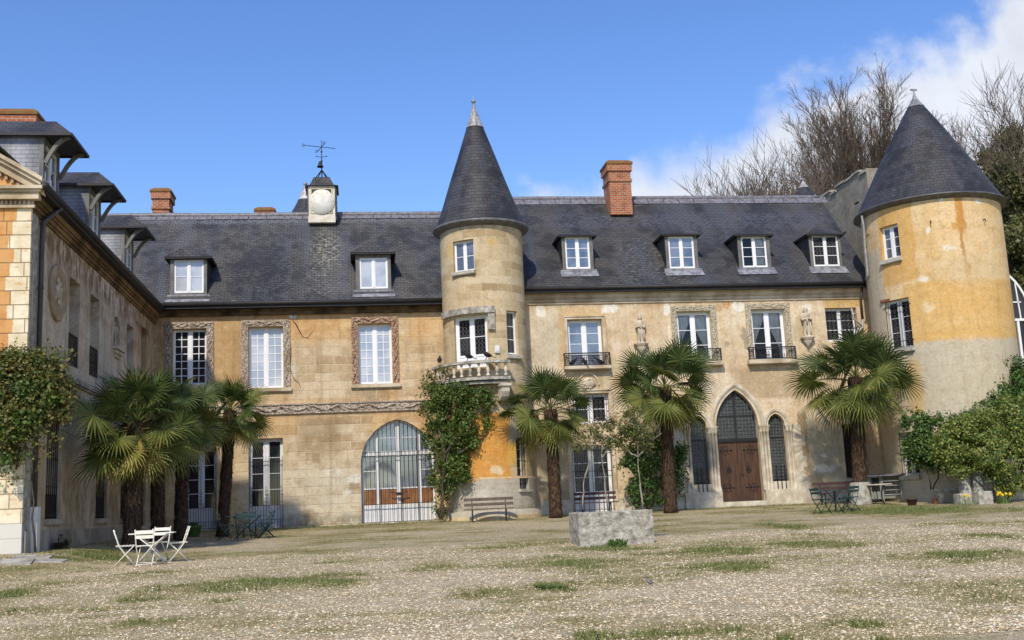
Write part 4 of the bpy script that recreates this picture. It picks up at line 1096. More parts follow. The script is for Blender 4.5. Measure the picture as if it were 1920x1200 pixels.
for k in range(9): gb.bar((-w/2+.04+(w-.08)*k/8, 0, 0), (-w/2+.04+(w-.08)*k/8, 0, h*.92 if k % 4 == 0 else h*.97), .018)
for z in (.12, .75, 1.6, h-.1): gb.bar((-w/2, -.01, z), (w/2, -.01, z), .02)
gb.build('window_grille', M['iron'], wo)
mb = MB(Ty((a+b)/2, YF, c)); sweep2d(mb, [(w/2+.01, 0), (w/2+.01, h+.3), (-w/2-.01, h+.3), (-w/2-.01, 0)], [(.0, .0), (.0, -.03), (.12, -.05), (.16, 0)])
mb.build('door_surround', M['cornice'], wo)
# dark side opening
a, b, c, d = dk; w, h = b-a, d-c
wo = window(RG, Ty((a+b)/2, YF+.28, c), w, h, 1, 3, 'glass', cas=1, fr=.05, white='iron')
sill(wo, Ty((a+b)/2, YF, c), w, .12, .12)
gb = MB(Ty((a+b)/2, YF+.05, c))
for k in range(6): gb.bar((-w/2+.04+(w-.08)*k/5, 0, 0), (-w/2+.04+(w-.08)*k/5, 0, h), .018)
gb.build('window_grille', M['iron'], wo)
# crest above the middle window
T0 = Ty(at(1103, 720, YF).x, YF, at(1103, 720, YF).z)
mb = MB(T0); n = 14
for i in range(n):
    for j in range(10):
        pass
mb.lathe([(0, .14), (.12, .13), (.2, .09), (.26, .05), (.27, .0)], (0, 0, 0), 22, wob=.5, seed=3); mb.v = [tuple(T0 @ Matrix.Rotation(PI/2, 4, 'X') @ (T0.inverted() @ Vector(q))) for q in mb.v]
for i in range(9): mb.lathe([(0, -.05), (.045, -.02), (.045, .02), (0, .05)], (rnd.uniform(-.17, .17), -.11, rnd.uniform(-.2, .2)), 6)
mb.build('carved_crest', M['stone'], RG)
mb = MB(T0); sweep2d(mb, pointed_arch(-.40, .40, -.05, .42, 8), [(0, 0), (0, -.05), (.05, -.05), (.05, 0)]); mb.build('crest_arch', M['cornice'], RG)
# plinth
def plinth(x0, x1, z1, d=.08):
    mb = MB(); mb.box(x0, YF-d, .8, x1, YF-.001, z1); mb.build('plinth', M['stone_white'], RG)
for x0, x1, z in ((6.4, 8.0, 1.75), (9.75, Ll[0]-.42, 1.72), (Lr[1]+.42, 19.2, 1.80), (19.2, 20.6, 1.85)): plinth(x0, x1, z)
for x0, x1 in ((Ll[0]-.42, P1[0]-.02), (P1[1]+.02, Lr[1]+.42)): plinth(x0, x1, 1.80, .2)
mb = MB(); mb.box(P1[0]-.019, YF-.25, .8, P1[1]+.019, YF+.33, 1.40)
mb.build('door_step', M['stone_white'], RG)
# gothic portal
po = MB()
prof = [(.0, .30), (.0, .16), (.05, .16), (.05, .06), (.10, .04), (.10, -.03), (.17, -.07), (.24, -.07), (.27, -.03), (.27, 0)]
p2 = [(.0, .30), (.0, .12), (.05, .10), (.05, -.0), (.10, -.05), (.19, -.06), (.22, 0)]
po.T = Ty(0, YF, 0)
sweep2d(po, pointed_arch(P1[0], P1[1], zS, zA1, 18), prof)
sweep2d(po, pointed_arch(Lr[0], Lr[1], zS, zA2, 12), p2); sweep2d(po, pointed_arch(Ll[0], Ll[1], zS, zA2, 12), p2)
po.T = Matrix.Identity(4)
for (x0, x1) in ((Ll[0]-.36, Ll[0]), (Ll[1], P1[0]), (P1[1], Lr[0]), (Lr[1], Lr[1]+.36)):
    po.box(x0+.002, YF-.02, 1.8, x1-.002, YF+.3, zS-.001)
portal = po.build('portal_surround', M['stone_white'], RG)
def colonnette(x, y, r=.055):
    po = MB(); po.lathe([(.09, 1.8), (.10, 1.86), (.08, 1.9), (.085, 1.95), (r, 2.0), (r, zS-.28), (r+.02, zS-.26), (r+.005, zS-.22), (r+.045, zS-.08), (r+.06, zS-.05), (r+.06, zS)], (x, y, 0), 10); po.build('colonnette', M['stone_white'], portal)
for s_, (x0, x1) in enumerate(((Ll[1], P1[0]), (P1[1], Lr[0]))):
    for f_ in (.18, .5, .82): colonnette(x0+(x1-x0)*f_, YF-.06)
for x in (Ll[0]-.07, Ll[0]-.22, Lr[1]+.07, Lr[1]+.22): colonnette(x, YF-.05)
for side in (0, 1):
    pr_ = MB()
    for k, z in enumerate(np.arange(1.8, 4.3, .42)):
        wq = .28 if k % 2 else .42
        if side: pr_.box(Lr[1]+.37, YF-.012, z, Lr[1]+.37+wq, YF+.02, z+.42)
        else: pr_.box(Ll[0]-.37-wq, YF-.012, z, Ll[0]-.37, YF+.02, z+.42)
    pr_.build('quoins', M['stone_white'], portal)
xc_ = (P1[0]+P1[1])/2; zD = at(1385, 826, YF+.25).z
d = MB()
for xa, xb in ((P1[0]+.01, xc_-.006), (xc_+.006, P1[1]-.01)): d.box(xa, YF+.24, 1.42, xb, YF+.30, zD-.05)
do = d.build('oak_door', M['door'], RG)
h_ = MB()
for xa, sg in ((P1[0]+.03, 1), (P1[1]-.03, -1)):
    for z in (1.95, 3.42):
        y = YF+.232
        h_.bar((xa, y, z), (xa+sg*.55, y, z), .05, .012)
        for q, L in ((.12, .14), (.24, .17), (.36, .12)):
            for u in (-1, 1):
                h_.bar((xa+sg*q, y, z), (xa+sg*(q+.09), y, z+u*L), .035, .012); h_.lathe([(0, -.012), (.035, 0), (0, .012)], (xa+sg*(q+.10), y, z+u*L), 6)
        h_.lathe([(0, -.02), (.06, 0), (0, .02)], (xa+sg*.58, y, z), 4)
for sg in (-1, 1):
    ring(h_, (xc_+sg*.40, YF+.225, 2.62), .085, .025, 12); h_.box(xc_+sg*.40-.06, YF+.222, 2.60, xc_+sg*.40+.06, YF+.238, 2.78)
    h_.bar((xc_+sg*.40, YF+.23, 2.78), (xc_+sg*.40, YF+.23, 2.90), .03, .01)
h_.box(xc_+.06, YF+.225, 2.40, xc_+.20, YF+.238, 2.46)
h_.build('door_ironwork', M['iron'], do)
d = MB(); d.box(P1[0]+.01, YF+.18, zD-.049, P1[1]-.01, YF+.30, zD+.06)
d.box(xc_-.03, YF+.2, zD+.06, xc_+.03, YF+.26, zA1-.06); zt1 = at(1383, 780, YF+.25).z
for xa, xb in ((P1[0]+.01, xc_-.03), (xc_+.03, P1[1]-.01)): d.box(xa, YF+.205, zt1-.025, xb, YF+.25, zt1+.025)
ty = d.build('door_transom', M['iron'], RG)
def fill_poly(mb, pts, y, m=0):
    ids = [mb.p((x, y, z)) for x, z in pts]
    for t in tessellate_polygon([[Vector((x, z, 0)) for x, z in pts]]): mb.facei([ids[i] for i in t], m)
d = MB(); fill_poly(d, [(P1[0]+.005, zD+.05), (P1[1]-.005, zD+.05)]+pointed_arch(P1[0]+.005, P1[1]-.005, zS, zA1-.01, 12), YF+.28); d.build('pane', M['glass'], ty)
def scrollwork(mb, x0, x1, z0, zs, zt, y, cell=.145, t=.014):
    w = x1-x0; h = zt-zs; r = (w*w/4+h*h)/w; xc = (x0+x1)/2
    def inside(x, z, mrg=.05):
        if x < x0+mrg or x > x1-mrg or z < z0+mrg: return False
        if z <= zs: return True
        c = x1-r if x > xc else x0+r
        return math.hypot(x-c, z-zs) < r-mrg
    nx = max(2, round(w/cell)); c_ = w/nx; k = 0; z = z0+c_/2
    while z < zt:
        for i in range(nx):
            x = x0+c_*(i+.5)
            if inside(x, z):
                ring(mb, (x, y, z), c_*.36, t, 8); 
                if (i+k) % 2: mb.bar((x-c_*.3, y, z-c_*.3), (x+c_*.3, y, z+c_*.3), t*.8)
                else: mb.bar((x-c_*.3, y, z+c_*.3), (x+c_*.3, y, z-c_*.3), t*.8)
        z += c_; k += 1
    for i in range(nx+1):
        x = x0+c_*i
        zz = z0
        top_ = zs if (x <= x0 or x >= x1) else (zs+math.sqrt(max(0, r*r-(x-(x1-r if x > xc else x0+r))**2)))
        mb.bar((min(x1-.02, max(x0+.02, x)), y, z0), (min(x1-.02, max(x0+.02, x)), y, top_-.03), t*1.1)
M['iron_light'] = simple('grey_wrought_iron', (.15, .165, .165), .5, .3, 8, .5)
d = MB(); scrollwork(d, P1[0]+.02, P1[1]-.02, zD+.08, zS, zA1-.03, YF+.22, .14, .014); d.build('scroll_grille', M['iron_light'], ty)
for (x0, x1) in (Ll, Lr):
    d = MB(); xm2 = (x0+x1)/2
    zb2 = zLb+.02
    for xx in (x0+.012, x1-.012): d.bar((xx, YF+.2, zb2), (xx, YF+.2, zS), .03)
    for z in (zb2+.015, at(1458, 820, YF+.2).z): d.bar((x0, YF+.19, z), (x1, YF+.19, z), .045)
    lw = d.build('lancet_window', M['iron'], RG)
    d = MB(); fill_poly(d, [(x0+.004, zb2), (x1-.004, zb2)]+pointed_arch(x0+.004, x1-.004, zS, zA2-.01, 8), YF+.26); d.build('pane', M['glass'], lw)
    d = MB(); scrollwork(d, x0+.02, x1-.02, zb2+.04, zS, zA2-.03, YF+.20, .13, .013); d.build('scroll_grille', M['iron_light'], lw)
    d = MB()
    for k in range(3):
        x = x0+(x1-x0)*(.25+.25*k); d.bar((x, YF-.07, 1.82), (x, YF-.07, 2.75), .034); d.lathe([(.017, 0), (0, .08)], (x, YF-.07, 2.75), 6)
    for z in (2.2, 2.55): d.bar((x0+.05, YF-.065, z), (x1-.05, YF-.065, z), .022)
    d.build('window_grille', M['iron'], lw)
    d = MB(); d.box(x0-.01, YF-.06, zLb-.36, x1+.01, YF+.3, zLb-.001); d.build('window_sill', M['stone_white'], lw)
# statue brackets
def bracket(x, z):
    b_ = MB(); b_.lathe([(0, -.42), (.05, -.40), (.09, -.30), (.20, -.16), (.16, -.10), (.30, -.04), (.30, 0), (0, 0)], (x, YF-.12, z), 14, sy=.8); b_.build('statue_bracket', M['stone'], RG)
s1 = at(1202, 644, YF-.1); s2 = at(1514, 632, YF-.1)
bracket(s1.x, s1.z); bracket(s2.x, s2.z)
# downpipe at the right end
mb = MB(); pp = [(1612, 555), (1618, 600), (1624, 640), (1640, 770), (1653, 900)]
pts = [(at(u, v, YF-.25).x, YF-.12, at(u, v, YF-.25).z) for u, v in pp]; xq = 20.15
mb.tube([(20.55, YF-.3, 9.95), (20.5, YF-.12, 9.4), (20.5, YF-.12, 8.55)], .055, 8)
mb.build('downpipe', M['pipe'], RG)
mb = MB(); mb.tube([(20.5, YF-.12, 8.53), (20.46, YF-.12, 8.2), (20.2, YF-.14, 8.0), (20.05, YF-.12, 7.7), (20.05, YF-.12, 1.9)], .05, 8)
for z in (7.6, 5.4, 3.6, 2.6): mb.tube([(20.05, YF-.12, z), (20.05, YF-.12, z+.1)], .068, 8)
mb.tube([(20.46, YF-.13, 8.2), (20.1, YF-.13, 8.6), (20.05, YF-.14, 9.0)], .035, 6)
mb.build('downpipe', M['pipe_grey'], RG)

# ================================================================== SLIM TURRET
tY = 41.55
tcx = (at(822, 440, tY).x+at(980, 440, tY).x)/2
zE = (at(818, 436, tY).z+at(981, 432, tY).z)/2
TU = empty('stair_turret', (tcx, tY, 1.2), 'slim round ashlar turret with pointed slate cone and curved stone balcony', 'tower')
aU, aB, aS = R(-6.7-26), R(-6.7-21), R(-6.7+41)
def zr(v, u, Y): return at(u, v, Y).z
yfT = tY-TR*.9
zu0, zu1 = zr(508, 866, yfT), zr(449, 866, yfT); zb0, zb1 = zr(672, 875, yfT), zr(590, 875, yfT); zs0, zs1 = zr(668, 956, tY-TR*.6), zr(586, 956, tY-TR*.6)
zl0, zl1 = zr(918, 962, tY-TR*.6), zr(822, 962, tY-TR*.6)
hU, hB, hS = .44, .66, .27
zb0 -= .35
mb = MB()
cyl_wall(mb, tcx, tY, TR, 2.62, zE, R(-120), R(120), [(aU, hU, zu0, zu1), (aB, hB, zb0, zb1), (aS, hS, zs0, zs1), (aS+R(6), .26, 2.63, zl1)], .24)
mb.build('wall', M['turret_wall'], TU)
mb = MB(); BRr = TR+.10
cyl_wall(mb, tcx, tY, BRr, .7, 2.62, R(-120), R(120), [(aS+R(6), .26, zl0, 2.61)], .3)
mb.lathe([(BRr, 2.62), (TR-.01, 2.70)], (tcx, tY, 0), 48, uvr=TR)
mb.lathe([(BRr+.14, .7), (BRr+.14, 1.42), (BRr, 1.50)], (tcx, tY, 0), 48, uvr=TR, a0=R(-120), a1=R(120))
mb.build('wall_base', M['turret_wall'], TU)
T = round_T(tcx, tY, TR, aU, hU, zu0, .13); wo = window(TU, T, hU*2, zu1-zu0, 1, 2, 'glass_blue', leaded=True, mull=.09, fr=.05)
sill(wo, round_T(tcx, tY, TR, aU, hU, zu0, 0.0), hU*2, .16, .12, 'sill', .05)
T = round_T(tcx, tY, TR, aB, hB, zb0, .16); wo = window(TU, T, hB*2, zb1-zb0, 1, 2, 'glass', leaded=True, mull=.14, fr=.11, name='balcony_door', kick=.42)
T = round_T(tcx, tY, TR, aS, hS, zs0, .14); wo = window(TU, T, hS*2, zs1-zs0, 1, 3, 'glass', leaded=True, cas=1, fr=.04)
sill(wo, round_T(tcx, tY, TR, aS, hS, zs0, 0.0), hS*2, .14, .14, 'sill', .08)
T = round_T(tcx, tY, TR, aS+R(6), .26, zl0, .2); wo = window(TU, T, .52, zl1-zl0, 1, 5, 'glass', cas=1, fr=.05)
sill(wo, round_T(tcx, tY, BRr, aS+R(6), .26, zl0, 0.02), .52, .12, .10, 'sill', .08)
gb = MB(round_T(tcx, tY, TR, aS+R(6), .26, zl0, .05))
for k in range(4): gb.bar((-.2+.4*k/3, -.02, 0), (-.2+.4*k/3, -.02, zl1-zl0), .018)
for z in (.2, (zl1-zl0)*.55, zl1-zl0-.2): gb.bar((-.28, -.03, z), (.28, -.03, z), .022)
gb.build('window_grille', M['iron'], wo)
# rough hood band over the balcony door
mb = MB(); seg = 26
def arcbox(mb, cx, cy, r0, r1, z0, z1, a0, a1, n, m=0, rough=0, sd=0):
    g_ = []
    for i in range(n+1):
        a = a0+(a1-a0)*i/n
        w = rough*noise.noise(Vector((i*.9, sd, 0))); w2 = rough*noise.noise(Vector((i*.9, sd+5, 3)))
        g_.append([mb.p((cx+q*math.sin(a), cy-q*math.cos(a), z)) for q, z in ((r0, z0), (r1+w*.7, z0+w2*.3), (r1+w2, z1-.04+w*.5), (r0, z1+w2*.4))])
    for i in range(n):
        for j in range(4):
            mb.facei((g_[i][j], g_[i+1][j], g_[i+1][(j+1) % 4], g_[i][(j+1) % 4]), m)
    mb.facei(g_[0], m); mb.facei(g_[-1][::-1], m)
aw_ = math.asin(hB/TR)
arcbox(mb, tcx, tY, TR-.02, TR+.13, zb1+.02, zb1+.30, aB-R(50), aB+aw_+R(10.5), 26, 0, .06, 1)
arcbox(mb, tcx, tY, TR-.02, TR+.12, zb1-.62, zb1+.02, aB+aw_+R(1.5), aB+aw_+R(10), 4, 0, .03, 2)
mb.build('rough_hood_stones', M['stone_grey'], TU)
# alarm box
a_ = aB+aw_+R(12)
mb = MB(round_T(tcx, tY, TR, a_, .02, zr(663, 921, yfT), 0)); mb.box(-.09, -.08, 0, .09, .02, .27); mb.box(-.05, -.10, .05, .05, -.081, .16)
mb.build('alarm_box', M['white_plastic'], TU)
# balcony
mb = MB(); bz = zr(712, 878, yfT-.5); bt = zr(675, 878, yfT-.5)
aL, aR_ = aB-R(58), aB+R(46); bR = TR+.42
arcbox(mb, tcx, tY, TR-.05, bR+.06, bz-.02, bz+.13, aL, aR_, 28, 0, .03, 4)
arcbox(mb, tcx, tY, TR-.05, bR-.05, bz-.16, bz-.025, aL, aR_, 28, 0, .02, 5)
ba = mb.build('balcony', M['stone_grey'], TU)
mb = MB(); arcbox(mb, tcx, tY, bR-.13, bR+.10, bt-.13, bt, aL, aR_, 30, 0, .03, 6)
mb.build('balcony_rail', M['stone_grey'], ba)
for k in range(11):
    a = aL+R(4)+(aR_-aL-R(8))*k/10; h = bt-.13-(bz+.13); b_ = MB()
    q = [(.07, 0), (.07, .05), (.035, .08), (.045, .12), (.075, .20), (.06, .27), (.03, .34), (.035, h-.08), (.06, h-.05), (.06, h)]
    b_.lathe([(r, z*(h/(h))) for r, z in q if z <= h], (tcx+(bR-.03)*math.sin(a), tY-(bR-.03)*math.cos(a), bz+.13), 8)
    b_.build('baluster', M['stone_white'] if k % 3 else M['stone_grey'], ba)
for a in (aL+R(7), aR_-R(6)):
    T = Tw(tcx+(TR-.05)*math.sin(a), tY-(TR-.05)*math.cos(a), bz-.17, a); b_ = MB(T)
    b_.box(-.20, -.62, -.10, .20, .06, .0); pts = [(-.56, -.10), (-.54, -.30), (-.44, -.48), (-.30, -.60), (.05, -.66), (.05, -.10)]
    for sx in (-.15, .15): b_.face([(sx, y, z) for y, z in pts])
    for (y, z), (y2, z2) in zip(pts, pts[1:]): b_.face([(-.15, y, z), (.15, y, z), (.15, y2, z2), (-.15, y2, z2)])
    b_.build('balcony_bracket', M['stone_white'], ba)
# cone roof
az_ = at(888, 196, tY).z; zlead = at(889, 240, tY).z; zE2 = zE-.02; RC = TR+.20; apx = at(888, 196, tY).x-tcx
mb = MB(); n = 26; prof = []
def cone_r(t, R0): return R0*(1-t)*(1-.0*t)+.07*math.exp(-t*22)
tt = (zlead-zE2)/(az_-zE2)
prof = [(cone_r(t, RC-.02), zE2+(az_-zE2)*t) for t in np.linspace(0, tt, 24)]
def cone(parent, prof, cx, cy, mat, name, n=64, lean=0., zb=0., zt=1., wob=.012, seed=0):
    mb = MB(); s_ = 0; rings = []; uvv = []
    R0 = prof[0][0]
    for j, (r, z) in enumerate(prof):
        if j: s_ += math.hypot(prof[j][0]-prof[j-1][0], prof[j][1]-prof[j-1][1])
        uvv.append(s_)
        lx = lean*(z-zb)/(zt-zb)
        rings.append([mb.p((cx+lx+r*(1+wob*noise.noise(Vector((math.sin(i*2*PI/n)*2.2, math.cos(i*2*PI/n)*2.2, z*.8+seed))))*math.sin(i*2*PI/n), cy-r*(1+wob*noise.noise(Vector((math.sin(i*2*PI/n)*2.2, math.cos(i*2*PI/n)*2.2, z*.8+seed))))*math.cos(i*2*PI/n), z)) for i in range(n)])
    for j in range(len(prof)-1):
        # the courses keep their slate width: u scaled by the radius in a few bands
        rb = max(.25, round(prof[j][0]/.45)*.45)
        for i in range(n):
            A, B = i*2*PI/n, (i+1)*2*PI/n
            mb.facei((rings[j][i], rings[j][(i+1) % n], rings[j+1][(i+1) % n], rings[j+1][i]), 0, [(A*rb, uvv[j]), (B*rb, uvv[j]), (B*rb, uvv[j+1]), (A*rb, uvv[j+1])], True)
    return mb.build(name, M[mat], parent)
cone(TU, prof, tcx, tY, 'slate_cone', 'cone_roof', lean=apx, zb=zE2, zt=az_, seed=1)
prof = [(cone_r(t, RC+.0)+.012, zE2+(az_-zE2)*t) for t in np.linspace(tt-.005, .985, 12)]
g = G('banded_lead_cap', .45, .5)
q = g.new('ShaderNodeSeparateXYZ'); g.put(q.inputs[0], g.uv)
fz = g.math('FRACT', g.math('DIVIDE', q.outputs[1], .17))
c = g.mix(g.rng(g.noise(g.scale(g.uv, (5, 1.5, 1)), 1.5, 5, .6), .35, .65), (.40, .41, .43), (.17, .145, .135)); c = g.mix(g.rng(fz, .12, .0), c, (.05, .045, .05)); g.col(c); M['lead_cap'] = g.mat
cone(TU, prof, tcx, tY, 'lead_cap', 'lead_cap', lean=apx, zb=zE2, zt=az_)
mb = MB(); lx = tcx+apx; mb.lathe([(.06, -.12), (.07, 0), (.035, .05), (.04, .10), (.09, .14), (.10, .19), (.05, .24), (.02, .30), (0, .42)], (lx, tY, az_-.05), 10)
mb.build('finial', M['lead'], TU)
mb = MB(); mb.lathe([(TR, -.14), (RC-.02, -.06), (RC+.06, -.03), (RC+.09, .03), (RC+.05, .08), (RC-.02, .08)], (tcx, tY, zE2), 64)
mb.build('eaves_gutter', simple('grey_cone_gutter', (.15, .15, .15), .5, .3, 4, .5, c2=(.09, .09, .085)), TU)

# ================================================================== ROUND TOWER
bcx, bcy = 22.85, 40.0
TW = empty('round_tower', (bcx, bcy, 1.2), 'big round ochre plastered tower with wide slate cone roof and bare grey lower wall', 'tower')
zT = (at(1607, 413, bcy+1.2).z+at(1879, 384, bcy-1.2).z)/2
aW = R(-23.6-36)
def z_on(u, v): # height on the tower surface under a pixel
    r = ray(u, v); A = r.x**2+r.y**2; B = -2*(r.x*bcx+r.y*bcy); C_ = bcx**2+bcy**2-BR**2; D = B*B-4*A*C_
    t = (-B-math.sqrt(max(D, 0)))/(2*A); p = CAM+r*t; return p.z, math.atan2(p.x-bcx, -(p.y-bcy))
zw0, aw0 = z_on(1670, 486); zw1, _ = z_on(1668, 422); zq0, aq0 = z_on(1686, 655); zq1, _ = z_on(1682, 561)
_, al = z_on(1651, 450); _, ar = z_on(1686, 450); aW = (al+ar)/2; hW = BR*math.sin((ar-al)/2)
_, al = z_on(1662, 610); _, ar = z_on(1709, 610); aQ = (al+ar)/2; hQ = BR*math.sin((ar-al)/2)
zv0, _ = z_on(1702, 892); zv1, _ = z_on(1700, 810); aV = z_on(1703, 850)[1]
print('tower', zT, math.degrees(aW), hW, zw0, zw1, math.degrees(aQ), hQ, zq0, zq1, 'V', zv0, zv1, math.degrees(aV))
mb = MB(); cyl_wall(mb, bcx, bcy, BR, .5, zT, R(-150), R(120), [(aW, hW, zw0, zw1), (aQ, hQ, zq0, zq1), (aV, .42, zv0, zv1)], .28, R(4))
mb.build('wall', M['tower_wall'], TW)
T = round_T(bcx, bcy, BR, aW, hW, zw0, .16); wo = window(TW, T, hW*2, zw1-zw0, 1, 3, 'glass_blue', leaded=True, mull=.13, fr=.07)
sill(wo, round_T(bcx, bcy, BR, aW, hW, zw0, 0), hW*2, .14, .14, 'sill', .06)
T = round_T(bcx, bcy, BR, aQ, hQ, zq0, .16); wo = window(TW, T, hQ*2, zq1-zq0, 1, 3, 'glass', leaded=True, mull=.14, fr=.08)
sill(wo, round_T(bcx, bcy, BR, aQ, hQ, zq0, 0), hQ*2, .16, .13, 'sill', .06)
gb = MB(round_T(bcx, bcy, BR, aQ, hQ, zq0, .03)); h = zq1-zq0
for k in range(9): gb.bar((-hQ+.05+(2*hQ-.1)*k/8, -.03, .05), (-hQ+.05+(2*hQ-.1)*k/8, -.03, h-.1), .015)
for z in (.3, h-.25): gb.bar((-hQ-.06, -.04, z), (hQ+.06, -.04, z), .024)
gb.build('window_grille', M['iron'], wo)
T = round_T(bcx, bcy, BR, aV, .42, zv0, .16); wo = window(TW, T, .84, zv1-zv0, 1, 3, 'glass', mull=.12, fr=.08)
sill(wo, round_T(bcx, bcy, BR, aV, .42, zv0, 0), .84, .14, .13, 'sill', .06)
gb = MB(round_T(bcx, bcy, BR, aV, .42, zv0, .02))
for k in range(7): gb.bar((-.38+.76*k/6, -.02, 0), (-.38+.76*k/6, -.02, zv1-zv0), .016)
for z in (.1, .8): gb.bar((-.44, -.03, z), (.44, -.03, z), .02)
gb.build('window_grille', M['iron'], wo)
apz = at(1714, 178, bcy).z; apx = at(1714, 178, bcy).x-bcx; RC = BR+.16
prof = [((RC)*(1-t)+.10*math.exp(-t*20)+.10*math.sin(PI*t), zT-.02+(apz-zT)*t) for t in np.linspace(0, .90, 34)]
cone(TW, prof, bcx, bcy, 'slate_cone', 'cone_roof', lean=apx, zb=zT, zt=apz, n=80, wob=.02, seed=4)
prof = [((RC)*(1-t)+.10*math.sin(PI*t)+.012, zT-.02+(apz-zT)*t) for t in np.linspace(.895, .985, 5)]
cone(TW, prof, bcx, bcy, 'lead', 'lead_cap', lean=apx, zb=zT, zt=apz, n=40)
mb = MB(); mb.lathe([(.10, -.25), (.08, 0), (.05, .1), (.03, .25), (.03, .34)], (bcx+apx, bcy, apz-.1), 8); mb.bar((bcx+apx-.14, bcy, apz+.22), (bcx+apx+.14, bcy, apz+.22), .06)
mb.build('finial', M['lead'], TW)
mb = MB(); mb.lathe([(BR, -.12), (RC-.02, -.05), (RC+.02, -.03), (RC+.08, -.02), (RC+.11, .03), (RC+.08, .07), (RC-.02, .07)], (bcx, bcy, zT-.02), 80)
mb.build('eaves_gutter', simple('dark_cone_gutter', (.06, .06, .062), .5, .3, 4, .5, c2=(.12, .115, .105)), TW)
for (u, v) in ((1745, 415), (1843, 412), (1630, 440)):
    mb = MB(); z, a = z_on(u, v); P = lambda r_, dz=0: (bcx+r_*math.sin(a), bcy-r_*math.cos(a), z+dz)
    mb.tube([P(BR-.02), P(BR+.10), P(BR+.12, -.10)], .022, 6)
    mb.build('iron_hook', M['iron'], TW)
# ragged ends of the lintel over the barred window
mb = MB(round_T(bcx, bcy, BR, aQ, hQ, zq1, 0)); mb.box(-hQ-.15, -.05, 0, -hQ+.45, .04, .10); mb.build('lintel_stub', M['terracotta'], TW)
mb = MB(); ap_ = R(-97); Pp = lambda r_, a, z: (bcx+r_*math.sin(a), bcy-r_*math.cos(a), z)
mb.tube([Pp(RC+.05, R(-90), zT-.1), Pp(BR+.12, R(-93), zT-.45), Pp(BR+.07, ap_, zT-1.2), Pp(BR+.07, ap_, 10.1), Pp(BR+.10, R(-100), 9.9)], .05, 8)
mb.build('downpipe', M['pipe_grey'], TW)

# ================================================================== LEFT WING
wY0, wZ = 26.4, 9.45
WG = empty('side_wing', (Xi, wY0, 1.0), 'shaded side wing at the left with hooded dormers and an orange and white striped end', 'building')
ws = [(29.9, 31.0, 5.80, 8.17), (32.2, 33.32, 5.80, 8.17), (37.2, 38.3, 5.80, 8.17), (39.55, 40.6, 5.8, 8.5)]
wl_ = [(28.15, 29.5, 1.77, 4.25), (33.3, 34.7, 1.77, 4.25), (36.6, 37.9, 1.77, 4.25), (39.5, 40.7, 1.5, 4.25)]
nich = (35.2, 36.1, 7.1, 7.7, 8.1)
holes = [rect(*q) for q in ws+wl_]+[arch_poly(nich[0], nich[1], nich[2], nich[3], nich[4], 6)]
mb = MB(); holed(mb, lambda y, z, d: (Xi-d, y, z), rect(wY0, YF, .7, wZ+.3), holes, .36); mb.build('wall', M['wing_wall'], WG)
mb = MB(); mb.face([(Xi-.25, nich[0]-.1, nich[2]), (Xi-.25, nich[1]+.1, nich[2]), (Xi-.25, nich[1]+.1, nich[4]), (Xi-.25, nich[0]-.1, nich[4])])
mb.box(Xi, nich[0]-.12, nich[2]-.10, Xi+.16, nich[1]+.12, nich[2]); mb.box(Xi, nich[0]-.02, nich[2]-.22, Xi+.10, nich[1]+.02, nich[2]-.10); mb.box(Xi, nich[0]+.08, nich[2]-.34, Xi+.05, nich[1]-.08, nich[2]-.22)
mb.build('niche', M['stone'], WG)
def wT(y, z, d=0): return Tw(Xi-d, y, z, PI/2)
for i, (a, b, c, d) in enumerate(ws):
    wo = window(WG, wT((a+b)/2, c, .30), b-a, d-c, 2 if i else 1, 6 if i else 4, 'glass', white='white_grey', mull=.12)
    railing(wo, wT((a+b)/2, c, .06), b-a-.06, .86, .02, True)
for i, (a, b, c, d) in enumerate(wl_):
    wo = window(WG, wT((a+b)/2, c, .32), b-a, d-c, 1, 3, 'glass', white='iron' if i != 0 else 'white_grey', mull=.12)
    gb = MB(wT((a+b)/2, c, .08)); w = b-a
    for k in range(8): gb.bar((-w/2+.05+(w-.1)*k/7, 0, 0), (-w/2+.05+(w-.1)*k/7, 0, d-c), .02)
    for z in (.1, .8, 1.5): gb.bar((-w/2, 0, z), (w/2, 0, z), .025)
    gb.box(-w/2+.02, .02, .02, w/2-.02, .04, .62)
    gb.build('window_grille', M['iron'], wo)
    sill(wo, wT((a+b)/2, c), w, .12, .12, 'sill', .08)
mb = MB()    # cornice under the gutter, string course and plinth
for z0, z1, d in ((8.95, 9.02, .05), (9.02, 9.14, .09), (9.14, 9.2, .14), (9.2, 9.36, .19), (9.36, 9.46, .28)): mb.box(Xi+.001, wY0+.002, z0, Xi+d, YF-.03, z1-.001)
mb.build('cornice', simple('stained_wing_cornice', (.24, .15, .07), .9, .4, 1.1, .2, .5, c2=(.07, .042, .022)), WG)
mb = MB(); mb.box(Xi+.001, wY0+.1, 5.28, Xi+.06, YF-.13, 5.34); mb.box(Xi+.001, wY0+.1, 5.34, Xi+.11, YF-.14, 5.44); mb.box(Xi+.001, wY0+.1, 5.44, Xi+.05, YF-.13, 5.52)
mb.build('string_course', simple('grey_string_course', (.42, .38, .31), .9, .3, 2, c2=(.25, .21, .16)), WG)
mb = MB(); mb.box(Xi+.001, wY0+.01, .7, Xi+.07, YF-.1, 1.50)
mb.build('plinth', simple('grey_rendered_plinth', (.40, .38, .33), .95, .3, 1.5, .2, .4, c2=(.24, .22, .18)), WG)
